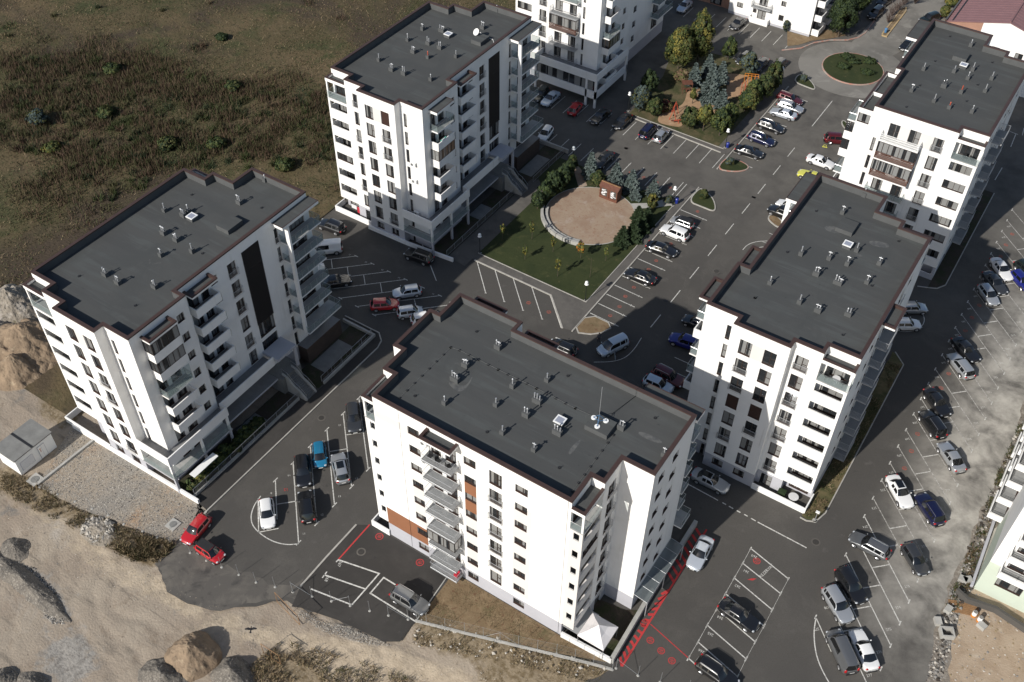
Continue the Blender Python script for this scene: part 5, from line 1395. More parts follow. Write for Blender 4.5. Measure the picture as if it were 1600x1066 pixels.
kerb([(-64.96, 138.52), (-48.18, 137.75)], .18, .12); kerb([(-65.05, 139.26), (-48.23, 138.9)], .12, .13); kerb([(-46.72, 133.23), (-46.71, 148.31)] + [(-46.8, 163)], .18, .12)
sheet('pavement', [(-49.2, 138), (-47.0, 138), (-47.0, 163), (-49.2, 163)], .095, 'pavement')
# verge by D and E
sheet('grass_verge', [(-9.2, 77.1), (-8.6, 76.9), (-7.6, 77.3), (-7.15, 79), (-7.3, 107.3), (-8.9, 108.9), (-9.2, 108.9)], .13, 'verge_green', rough=.08); kerb([(-9.3, 76.8), (-8.5, 76.75), (-7.55, 77.2), (-7.05, 79), (-7.2, 107.4), (-8.9, 109.1)], .14, .12)
sheet('grass_verge', [(-9.3, 124), (-9.3, 152), (-7.5, 152), (-7.4, 126.2), (-8.2, 124.9)], .13, 'planting_soil'); kerb([(-10.6, 123.7), (-9.3, 124.2), (-8.1, 124.8), (-7.3, 126.2), (-7.4, 152)], .14, .12)
# roundabout
RC = (-39.35, 175.25)
sheet('roundabout', circ(RC, 9.8, n=64), .05, 'roundabout_concrete'); sheet('concrete_road', [(-43, 183), (-36, 180), (-30, 200), (-26, 240), (-40, 240)], .048, 'roundabout_concrete')
sheet('planted_island', circ(RC, 5.4), .22, 'lawn_green'); kerb(circ(RC, 5.45, n=64), .25, .18, 'kerb_red', closed=True)
sheet('grass_verge', [(-54.76, 181.44), (-53.4, 181.37), (-50.44, 181.66), (-49.36, 186.12), (-47.49, 186.39), (-44.48, 186.47), (-46.78, 183.42), (-49.39, 180.67), (-50.99, 177.65), (-52.53, 176.12)], .08, 'lawn_dry')
kerb([(-52.75, 174.07), (-50.02, 176.87), (-48.74, 180.14), (-46.56, 182.84), (-43.82, 184.71), (-42.47, 186.85), (-42.01, 189.14), (-42.09, 193.61), (-42.51, 201.68)], .2, .14, 'kerb_red')
p = [(-38.89, 190.02), (-39.1, 190.62), (-39.27, 202.55), (-38.63, 203.26), (-38.29, 201.9), (-38.15, 190.04)]; sheet('planted_island', p, .12, 'verge_scrub'); kerb(p, .28, .2, 'kerb_yellow', closed=True)

# ------------------------------------------------------------------ painted markings (children of the asphalt)
def line(pts, w=.12, m='line_white', z=.042, name='parking_line'):
    mb = MB(); strip(mb, pts, w, z, m); return mb.build(name, ASPH)
def tee(p, ang, l=.62):
    c, s = math.cos(ang) * l / 2, math.sin(ang) * l / 2; line([(p[0] - c, p[1] - s), (p[0] + c, p[1] + s)], .13)
def letters(t, x, y, size, rot, m='line_white', z=.046):
    cu = bpy.data.curves.new('slot_number', 'FONT'); cu.body = t; cu.size = size; cu.align_x = 'CENTER'; cu.align_y = 'CENTER'; cu.materials.append(MAT[m]); cu.resolution_u = 2
    o = bpy.data.objects.new('slot_number', cu); COL.objects.link(o); o.parent = ASPH; o.location = (x, y, z); o.rotation_euler = (0, 0, rot)
def redmark(x, y, r=.34, m='line_red'):
    mb = MB(); strip(mb, circ((x, y), r, n=18), .08, .043, m, closed=True); strip(mb, [(x - r * .5, y - r * .6), (x + r * .5, y + r * .6)], .07, .0435, m)
    for d in (-.12, .12): strip(mb, [(x + d - .12, y - d - .1), (x + d + .12, y - d + .12)], .07, .044, m)
    mb.build('red_mark', ASPH)
# right-hand lot: 45 degree bays, two deep
yk = 65.63; num = 279
for i in range(28):
    y0 = 65.63 + 3.103 * i; x0 = -2.93 - .0118 * (y0 - 65.6)
    half = 2.9 if i == 0 else 8.0
    line([(x0, y0), (x0 + half, y0 - half * 1.012)], .11, 'line_faded' if i > 5 else 'line_white'); tee((x0, y0), math.radians(90))
    if i: tee((x0 + 8, y0 - 8.1), math.radians(90)); line([(x0 + 3.1, y0 - 3.13), (x0 + 4.62, y0 - 1.62)])
    if i < 27 and i % 1 == 0: letters(str(num - i), x0 + .62, y0 - 1.35, .42, math.radians(-135)); letters(str(num - i - (1 if i < 6 else 40)), x0 + 7.2, y0 - 6.4, .42, math.radians(45)) if i else None
    if 7 < i < 26 and i not in (16,): redmark(x0 + 1.55 + .2 * math.sin(i), y0 + .15, .26, 'mark_red')
line(smooth_loop([(-2.88, 65.63), (-2.39, 63.69), (-1.3, 61.56), (-0.11, 60.2), (1.76, 58.73)], 2, closed=False))
# left lot
for i in range(6):
    y0 = 47.01 + 3.13 * i; x0 = -63.65
    line([(x0, y0), (x0 + (4.0 if i == 0 else 8.2), y0 - (4.1 if i == 0 else 8.25))]); tee((x0, y0), math.radians(90), .8)
    letters(str(9 + i) if i else '8', x0 + .9, y0 - 1.7, .38, math.radians(-135))
    if i: tee((x0 + 8.2, y0 - 8.25), math.radians(90), .8); letters(str(10 + i), x0 + 7.9, y0 - 7.0, .38, math.radians(45)); line([(x0 + 4.1 - 1.55, y0 - 4.1 - 1.55), (x0 + 4.1, y0 - 4.1)])
line([(-58.67, 42.08), (-60.19, 40.43), (-63.5, 43.86)]); line(smooth_loop([(-63.49, 44.32), (-63.23, 42.89), (-62.5, 41.56), (-61.53, 40.77), (-60.15, 40.39), (-58.09, 40.36), (-56.41, 40.91), (-55.36, 41.79)], 2, closed=False))
mb = MB()
for k in (-.18, .18): strip(mb, [(-61.62, 46.62), (-61.73, 46.75)], .14, .043, 'line_red')
letters('12', -61.66, 46.67, .55, math.radians(-135), 'line_red')
# bays between A and B
for i in range(8):
    x0 = -84.6 + 3.045 * i
    line([(x0, 83.97), (x0 - 8.3, 75.7)], .1); tee((x0, 83.97), 0, .7); tee((x0 - 8.3, 75.7), 0, .7)
    if i: line([(x0 - 4.1, 79.85), (x0 - 5.65, 81.4)], .1)
    letters(str(20 + i), x0 - 1.0, 83.7, .36, math.radians(180))
line([(-75.2, 91.6), (-68.6, 86.2)], .12)
# bays either side of the middle street
for i in range(13):
    y0 = 92.76 + 2.31 * i
    line([(-46.9, y0), (-42.3, y0 - .12)]); tee((-42.9, y0 - .1), math.radians(90), .35)
    if i not in (4, 7, 9, 10): redmark(-44.3 + .2 * math.sin(i * 2), y0 + 1.1, .24, 'mark_red')
for i in range(11):
    y0 = 136.8 + 2.355 * i; line([(-46.6, y0), (-42.1, y0)])
for i in range(14): line([(-78.3 + 2.37 * i, 137.8), (-78.3 + 2.37 * i, 133.1)], .1)
for i in range(11):
    x0 = -73.35 + 2.37 * i; line([(x0, 127), (x0, 122.8)], .1)
    if 5 < i < 10: redmark(x0 + 1.2, 124.6, .26, 'mark_red'); tee((x0, 126.4), 0, .3)
line([(-49, 126.9), (-49.0, 122.6)], .1)
for i in range(10): line([(-73.9 + 2.37 * i, 179.6), (-73.9 + 2.37 * i, 175.1)], .1)
for k in range(5): x0 = -66 + 3.15 * k; line([(x0, 92.75), (x0 + 4.75, 88.0)], .12 if k < 4 else .2); (tee((x0 + 4.75, 88.0), math.radians(20), .3) if k < 4 else None)
for k, (a, b) in enumerate(((2, 3), (3, 4))): redmark(-55.11, 89.71, .28, 'mark_red') if k == 0 else redmark(-51.76, 89.71, .28, 'mark_red')
line([(-48.38, 86), (-46.31, 86.04)], .22)
line(smooth_loop([(-38.63, 92.45), (-38.4, 90.14), (-38.6, 87.94), (-39.71, 86.33), (-41.73, 84.92)], 2, closed=False), .09)
for i in range(9): y0 = 104.2 - 7.45 + 6.0 * i - .3; line([(-38.55, y0 - 1.5), (-38.55, y0 + 1.5)], .12)
line([(-38.55, 153.5), (-38.55, 163)], .12)
for i in range(22): y0 = 84.5 + 2.4 * i; line([(-33.2, y0), (-28.9, y0)], .09) if y0 > 88 and not 104 < y0 < 113 else None
line(smooth_loop([(-34.84, 117.09), (-34.78, 118.51), (-34.02, 119.95), (-32.63, 121.04)], 2, closed=False), .1); line([(-33.9, 118.11), (-32.45, 119.56)], .1); line([(-33.9, 118.11), (-33.77, 118.6)], .1)
line(smooth_loop([(-10.01, 113.14), (-8.25, 114.21), (-7.5, 115.71), (-7.46, 117.23), (-8, 118.38), (-8.76, 119.09)], 2, closed=False), .1); line([(-9.6, 116.7), (-7.9, 115.86)], .1)
for k in range(4): line([(-8.86, 170.81), (-8.59, 166.54)] if k == 0 else ([(-8.2, 159.75), (-8.27, 155.72)] if k == 1 else ([(-7.85, 171.09), (-8.16, 173.46)] if k == 2 else [(-10.13, 171.09), (-8.52, 170.89)])), .12)
# service road dashes beside D
line([(-22.73, 73.88), (-18.29, 73.7)], .12)
for q in ([(-17.73, 73.7), (-17.25, 73.67)], [(-16.87, 73.65), (-16.3, 73.61)], [(-15.83, 73.59), (-15.37, 73.58)], [(-14.91, 73.59), (-14.45, 73.56)], [(-14.01, 73.52), (-13.41, 73.48)], [(-13.14, 73.47), (-9.52, 73.37)]): line(q, .14)
line([(-9.62, 73.38), (-7.08, 73.31)], .14)
# numbered bays 260-266
tops = [(-12.33, 69.72), (-12.28, 67.42), (-12.27, 65.16), (-12.25, 62.82), (-12.22, 60.59), (-12.24, 58.25), (-12.2, 55.94), (-12.21, 53.72)]; bots = [(-7.21, 68.39), (-7.2, 66.18), (-7.17, 63.82), (-7.12, 61.53), (-7.15, 59.3), (-7.15, 56.98), (-7.07, 54.68), (-7.02, 52.42)]
for i, (a, b) in enumerate(zip(tops, bots)):
    line([a, b], .13); ang = math.radians(90); tee(a, ang, .7 if i else .45); tee(b, ang, .7 if i else .45)
    if i < 7: letters(str(260 + i), a[0] + .75, a[1] - .75, .45, math.radians(180 + 2))
    if i in (0,): redmark(a[0] + 1.25, a[1] - 1.15, .38)
letters('REZERVAT', -9.64, 67.98, .5, math.radians(76))
mb = MB(); cx, cy = -10.53, 66.1; mb.add([(cx - .45, cy - .35, .043), (cx + .1, cy - .1, .043), (cx + .35, cy + .35, .043), (cx - .1, cy + .1, .043)], ((0, 1, 2, 3),), 'line_red'); mb.build('red_mark', ASPH)
line([a for a in tops], .04); line([b for b in bots], .03)
# red hatched strip
h0, h1 = [(-17.54, 49.08), (-17.59, 60.66)]; g0, g1 = [(-18.24, 49.42), (-18.06, 59.11)]
line([h0, h1], .2, 'line_red')
for i in range(13):
    t = i / 13; a = Vector(h0).lerp(Vector(h1), t); b = Vector(g0).lerp(Vector(g1), min(1, t + .05)); line([tuple(a), tuple(b)], .30, 'line_red', .043)
u = (Vector(h1) - Vector(h0)).normalized()
line([h1, tuple(Vector(h1) + u * 8.6)], .2, 'line_red')
for i in range(8): a = Vector(h1) + u * (1.0 * i + .3); line([tuple(a), tuple(a + Vector((-1.1, .75)))], .30, 'line_red', .043)
line([(-17.37, 55.01), (-12.25, 53.74)], .1, 'line_red')
for q in [(-16.48, 53.32), (-14.97, 52.89), (-13.52, 52.5), (-18.01, 54.73)]: redmark(*q, .36)
# small lot beside C
line([(-50.3, 48.3), (-50.28, 42.73)], .16, 'line_red'); line([(-50.29, 42.31), (-50.24, 42.68), (-45.35, 43.81), (-45.39, 39.11)], .16); line([(-45.47, 39.1), (-50.36, 38.16)], .16); line([(-50.33, 40.32), (-45.42, 41.44)], .16); tee((-50.28, 40.35), math.radians(95), .9); line([(-42.99, 43.69), (-44.62, 43.69), (-44.63, 41.34), (-38.25, 41.35)], .16)
letters('267', -49.79, 42.35, .5, math.radians(-75)); letters('268', -49.74, 40.11, .5, math.radians(-75))
for q in [(-48.36, 47.63), (-42.45, 47.45)]: redmark(*q, .42)
kerb([(-51.58, 47.44), (-51.61, 42.11), (-51.53, 37.72)], .2, .05, 'kerb', z=.035); kerb([(-38.84, 47.8), (-38.42, 41.37)], .12, .1, 'concrete', z=.035)
# manholes and gullies
def cover(x, y, r, m='concrete_dark', ring='asphalt_worn', z=.045, name='manhole_cover'):
    mb = MB(); mb.cyl(0, 0, 0, .012, r, m, 16); o = mb.build(name, ASPH, (x, y, z))
    mb = MB(); strip(mb, circ((0, 0), r + .09), .16, .002, ring, closed=True); mb.build('rim', o)
for a in ([(-65.44, 57.45)], [(-48.79, 44.89)], [(-36.03, 110.57)], [(-61.75, 130.06)], [(-6.49, 74.63)]):
    for x, y in a: cover(x, y, .36, 'asphalt_new')
for x, y in [(-61.8, 130.01), (-69.1, 126.86), (-56.43, 134.01)] + [(-38.73, 129.73)] + [(-38.68, 129.68)] + [(-39.26, 100.87)]: mb = MB(); mb.box(-.3, -.18, 0, .3, .18, .012, 'black_plastic'); mb.build('road_gully', ASPH, (x, y, .045))
for (x, y), r in (([(-69.05, 35.76)][0], .42), ([(-87.39, 31.18)][0], .5)):
    mb = MB(); mb.box(-r - .25, -r - .25, 0, r + .25, r + .25, .12, 'concrete'); mb.cyl(0, 0, .12, .16, r, 'concrete_dark', 18); tag(mb.build('inspection_chamber', None, (x, y, .02)), 'round dark cover in a square concrete surround ' + ('on the gravel plot' if r < .45 else 'beside the utility shed'), 'manhole')
# ------------------------------------------------------------------ cars
def paint(name, c, metal=0.0, rough=0.28):
    mat('paint_' + name, c, rough, metal=metal, coat=1.0, spec=0.5)
paint('white', (0.74, 0.74, 0.73)); paint('black', (0.010, 0.010, 0.011)); paint('silver', (0.46, 0.475, 0.49), .55); paint('pale_silver', (0.56, 0.60, 0.65), .4)
paint('grey', (0.16, 0.165, 0.17), .5); paint('dark_grey', (0.055, 0.057, 0.06), .4); paint('red', (0.42, 0.012, 0.018)); paint('blue', (0.02, 0.20, 0.36), .3)
paint('navy', (0.008, 0.010, 0.045), .2); paint('royal_blue', (0.015, 0.02, 0.19), .2); paint('maroon', (0.09, 0.008, 0.012), .2); paint('yellow', (0.62, 0.60, 0.10)); paint('dark_green', (0.012, 0.018, 0.014), .2); paint('pale_blue', (0.50, 0.58, 0.66), .2)
# kind: length, width, height, belt, windscreen base/top x, rear roof edge x, rear glass base x, hood height, deck height, wheelbase share, tyre radius
KINDS = {
    'city':   (3.7, 1.66, 1.50, .93, .30, .12, -.40, -.47, .86, .93, .33, .29),
    'hatch':  (4.15, 1.76, 1.48, .93, .23, .06, -.37, -.465, .84, .93, .31, .31),
    'sedan':  (4.75, 1.83, 1.45, .92, .19, .045, -.20, -.345, .82, .97, .30, .33),
    'coupe':  (4.6, 1.86, 1.32, .86, .16, .01, -.16, -.38, .78, .90, .30, .33),
    'wagon':  (4.75, 1.82, 1.48, .92, .21, .06, -.40, -.475, .82, .93, .30, .33),
    'suv':    (4.6, 1.88, 1.68, 1.02, .22, .075, -.395, -.475, .94, 1.03, .30, .36),
    'minivan': (4.7, 1.86, 1.75, 1.0, .31, .12, -.43, -.485, .92, 1.0, .31, .33),
    'van':    (5.0, 1.94, 2.0, 1.08, .355, .20, -.475, -.495, 1.0, 1.08, .32, .35),
}
PROTO = {}
def car_proto(kind):
    if kind in PROTO: return PROTO[kind]
    L, W, H, belt, xa, xb, xc, xd, hood, deck, wb, tr = KINDS[kind]; hw = W / 2
    P = {}
    # lower body: lofted sections from nose to tail
    zb = .20 if kind not in ('suv', 'van') else .26
    st = [(.5, hood * .70, .74), (.488, hood * .80, .84), (.465, hood * .87, .92), (.42, hood * .93, .975), (.34, hood * .985, 1.0), (xa + .01, belt, 1.0), (0, belt + .01, 1.0), (-.2, belt + .02, 1.0), (-.34, max(belt, deck) if xd < -.42 else deck, .995), (-.43, deck, .965), (-.475, deck * .985, .92), (-.492, deck * .93, .86), (-.5, deck * .78, .80)]
    vs = []; fs = []; nr = 13
    for x, zt, k in st:
        half = [(.80, zb), (.95, zb + .10), (1.0, zb + .30), (1.0, zt - .24), (.975, zt - .10), (.90, zt - .02), (0.5, zt + .012)]
        if abs(x) > .485: half = [(.78, zb + .08), (.92, zb + .14), (.98, zb + .26), (.98, zt - .16), (.95, zt - .07), (.88, zt - .015), (.5, zt)]
        ring = [(x * L, hw * k * a, z) for a, z in half] + [(x * L, -hw * k * a, z) for a, z in reversed(half)]
        bx = lambda p: (p[0] - math.copysign(.30 * max(0, abs(x) - .30) / .2 * (abs(p[1]) / hw) ** 2.6, x), p[1], p[2])
        vs += [bx(p) for p in ring]
    nr = 14
    for i in range(len(st) - 1):
        for j in range(nr):
            j2 = (j + 1) % nr
            fs.append((i * nr + j, (i + 1) * nr + j, (i + 1) * nr + j2, i * nr + j2))
    fs.append(tuple(reversed(range(nr)))[::-1]); fs.append(tuple((len(st) - 1) * nr + j for j in range(nr))[::-1])
    b = MB(); b.add(vs, fs, 'paint_white')
    # greenhouse
    xm = (xb + xc) / 2 + .02; pil = .012
    gs = [(xa, 0.03), (xa * .62 + xb * .38, .45), (xa * .25 + xb * .75, .86), (xb, 1.0), (xm + pil, 1.012), (xm - pil, 1.012)]
    if kind in ('wagon', 'suv', 'minivan', 'van'): gs += [((xm + xc) / 2 - .04, 1.0), ((xm + xc) / 2 - .065, 1.0)]
    gs += [(xc + .03, .975), (xc, .96), (xc * .5 + xd * .5, .55), (xd, .05)]
    pts = []
    for x, s in gs:
        t = belt + (H - belt) * s
        z = lambda f: belt - .03 + (t - belt + .03) * f
        h = [(.94, z(0)), (.925 - .05 * s, z(.12)), (.88 - .17 * s, z(.80)), (.83 - .18 * s, z(.93)), (.50, z(1.0) + .0), (.18, z(1.0) + .025)]
        cx = (gs[0][0] + gs[-1][0]) / 2; wv = (abs(x - cx) / (gs[0][0] - cx)) ** 2
        ring = [(x * L, hw * a, zz) for a, zz in h] + [(x * L, -hw * a, zz) for a, zz in reversed(h)]
        pts.append([(p[0] - math.copysign(.26 * wv * (abs(p[1]) / hw) ** 2, x - cx), p[1], p[2]) for p in ring])
    n = len(gs); sets = {'body': [], 'windscreen': [], 'rear_window': [], 'side_window': []}
    iw = 3; ir = n - 3
    for i in range(n - 1):
        for j in range(11):
            k = j if j < 6 else 10 - j
            f = ((i, j), (i + 1, j), (i + 1, j + 1), (i, j + 1))
            c = 'body'
            if k >= 3 and (j in (3, 4, 5, 6, 7)):
                if i < iw: c = 'windscreen'
                elif i >= ir and i < n - 1: c = 'rear_window'
            elif k == 1 and 1 <= i < ir and abs(gs[i][0] - gs[i + 1][0]) > .03:
                c = 'side_window'
                if kind == 'van' and i > 4: c = 'body'
            sets[c].append(f)
    F = sets.pop('side_window')
    sets['side_window'] = [f for f in F if f[0][1] < 6]; sets['side_window_b'] = [f for f in F if f[0][1] >= 6]
    for nm, F in sets.items():
        idx = {}; v = []; ff = []
        for f in F:
            q = []
            for a in f:
                if a not in idx: idx[a] = len(v); v.append(pts[a[0]][a[1]])
                q.append(idx[a])
            ff.append(tuple(q))
        if nm == 'body': b.add(v, ff, 'paint_white')
        else:
            m = MB(); m.add(v, ff, 'car_glass'); P[nm] = m.mesh(nm.replace('_b', ''), 50)
    P['body'] = b.mesh('body', 38)
    # dark lower trim, grille
    t = MB(); t.box(L * .5 - .05, -hw * .55, .34, L * .5 + .012, hw * .55, .50, 'black_plastic'); t.box(-L * .5 - .010, -hw * .6, .26, -L * .5 + .05, hw * .6, .42, 'black_plastic')
    t.box(-L * .33, -hw + .1, .16, L * .33, hw - .1, .24, 'black_plastic'); P['trim'] = t.mesh('trim')
    pl = MB(); pl.box(0, -.26, 0, .012, .26, .11, 'plate_white'); P['licence_plate'] = pl.mesh('licence_plate')
    h = MB(); h.sphere((0, 0, 0), 1, 'lamp_clear', 10, 6, .15, .17, .07); P['headlight'] = h.mesh('headlight', 60)
    r = MB(); r.sphere((0, 0, 0), 1, 'lamp_red', 10, 6, .12, .17, .11 if kind != 'van' else .3); P['taillight'] = r.mesh('taillight', 60)
    mi = MB(); mi.sphere((0, 0, 0), 1, 'paint_white', 8, 6, .07, .11, .075); P['wing_mirror'] = mi.mesh('wing_mirror', 60)
    w = MB(); w.tube([(0, -.11, 0), (0, .11, 0)], tr, 'black_rubber', 18); P['wheel'] = w.mesh('wheel', 40)
    w = MB(); w.tube([(0, .105, 0), (0, .118, 0)], tr * .68, 'alloy', 14)
    for k in range(5):
        a = 2 * math.pi * k / 5; w.tube([(0, .122, 0), (tr * .6 * math.cos(a), .118, tr * .6 * math.sin(a))], .03, 'alloy', 4)
    P['rim'] = w.mesh('rim', 40)
    w = MB(); p = [((tr + .05) * math.cos(a), 0, (tr + .05) * math.sin(a)) for a in [math.pi * k / 10 for k in range(11)]]; w.tube(p, .035, 'black_plastic', 5); P['wheel_arch'] = w.mesh('wheel_arch', 60)
    rr = MB()
    rr.tube([(L * (xb - .04), 0, H + .0), (L * (xb - .07), 0, H + .055), (L * (xc + .05), 0, H + .045), (L * (xc + .02), 0, H - .03)], .022, 'alloy', 5); P['roof_rail'] = rr.mesh('roof_rail', 60)
    sr = MB(); z = H + .034; sr.add([(L * (xb - .03), -.42, z), (L * (xb - .03), .42, z), (L * (xb - .26), .42, z + .004), (L * (xb - .26), -.42, z + .004)], ((3, 2, 1, 0),), 'car_glass'); P['sunroof'] = sr.mesh('sunroof')
    PROTO[kind] = P
    return P

def set_paint(o, name):
    o.material_slots[0].link = 'OBJECT'; o.material_slots[0].material = MAT['paint_' + name]

def place_car(kind, colour, front, rear, label, opts='', group='cars in the parking rows', name='parked_car', z=.045):
    P = car_proto(kind); L, W, H, belt, xa, xb, xc, xd, hood, deck, wb, tr = KINDS[kind]; hw = W / 2
    f, r = Vector(front), Vector(rear); m = (f + r) / 2; a = math.atan2((f - r).y, (f - r).x)
    root = thing(name, label, 'van' if kind == 'van' else 'car', (m.x, m.y, z), a, group)
    set_paint(link('body', P['body'], root), colour)
    for nm in ('windscreen', 'rear_window', 'side_window', 'side_window_b', 'trim'): link(nm.replace('_b', ''), P[nm], root)
    if 'k' in opts: set_paint(root.children[0], colour)
    for s in (1, -1):
        link('headlight', P['headlight'], root, (L * .455, s * hw * .70, hood * .79)); link('taillight', P['taillight'], root, (-L * .468, s * hw * .72, deck * .86))
        mo = link('wing_mirror', P['wing_mirror'], root, (L * (xa * .7 + xb * .3), s * (hw + .07), belt + .10)); set_paint(mo, colour if 'm' not in opts else 'black')
        for x in (wb, -wb + .015):
            wo = link('wheel', P['wheel'], root, (L * x, s * (hw - .10), tr)); ro = link('rim', P['rim'], wo, (0, 0, 0), 0 if s > 0 else math.pi)
            link('wheel_arch', P['wheel_arch'], root, (L * x, s * (hw - .015), tr))
        if 'r' in opts: link('roof_rail', P['roof_rail'], root, (0, s * hw * .62, 0))
    link('licence_plate', P['licence_plate'], root, (L * .5 + .008, 0, .42)); link('licence_plate', P['licence_plate'], root, (-L * .5 - .018, 0, .62))
    if 's' in opts: link('sunroof', P['sunroof'], root)
    if 'b' in opts:      # black folding roof
        t = MB(); t.box(L * (xc), -hw * .62, H - .02, L * (xb - .01), hw * .62, H + .05, 'black_plastic'); t.build('soft_top', root)
    return root
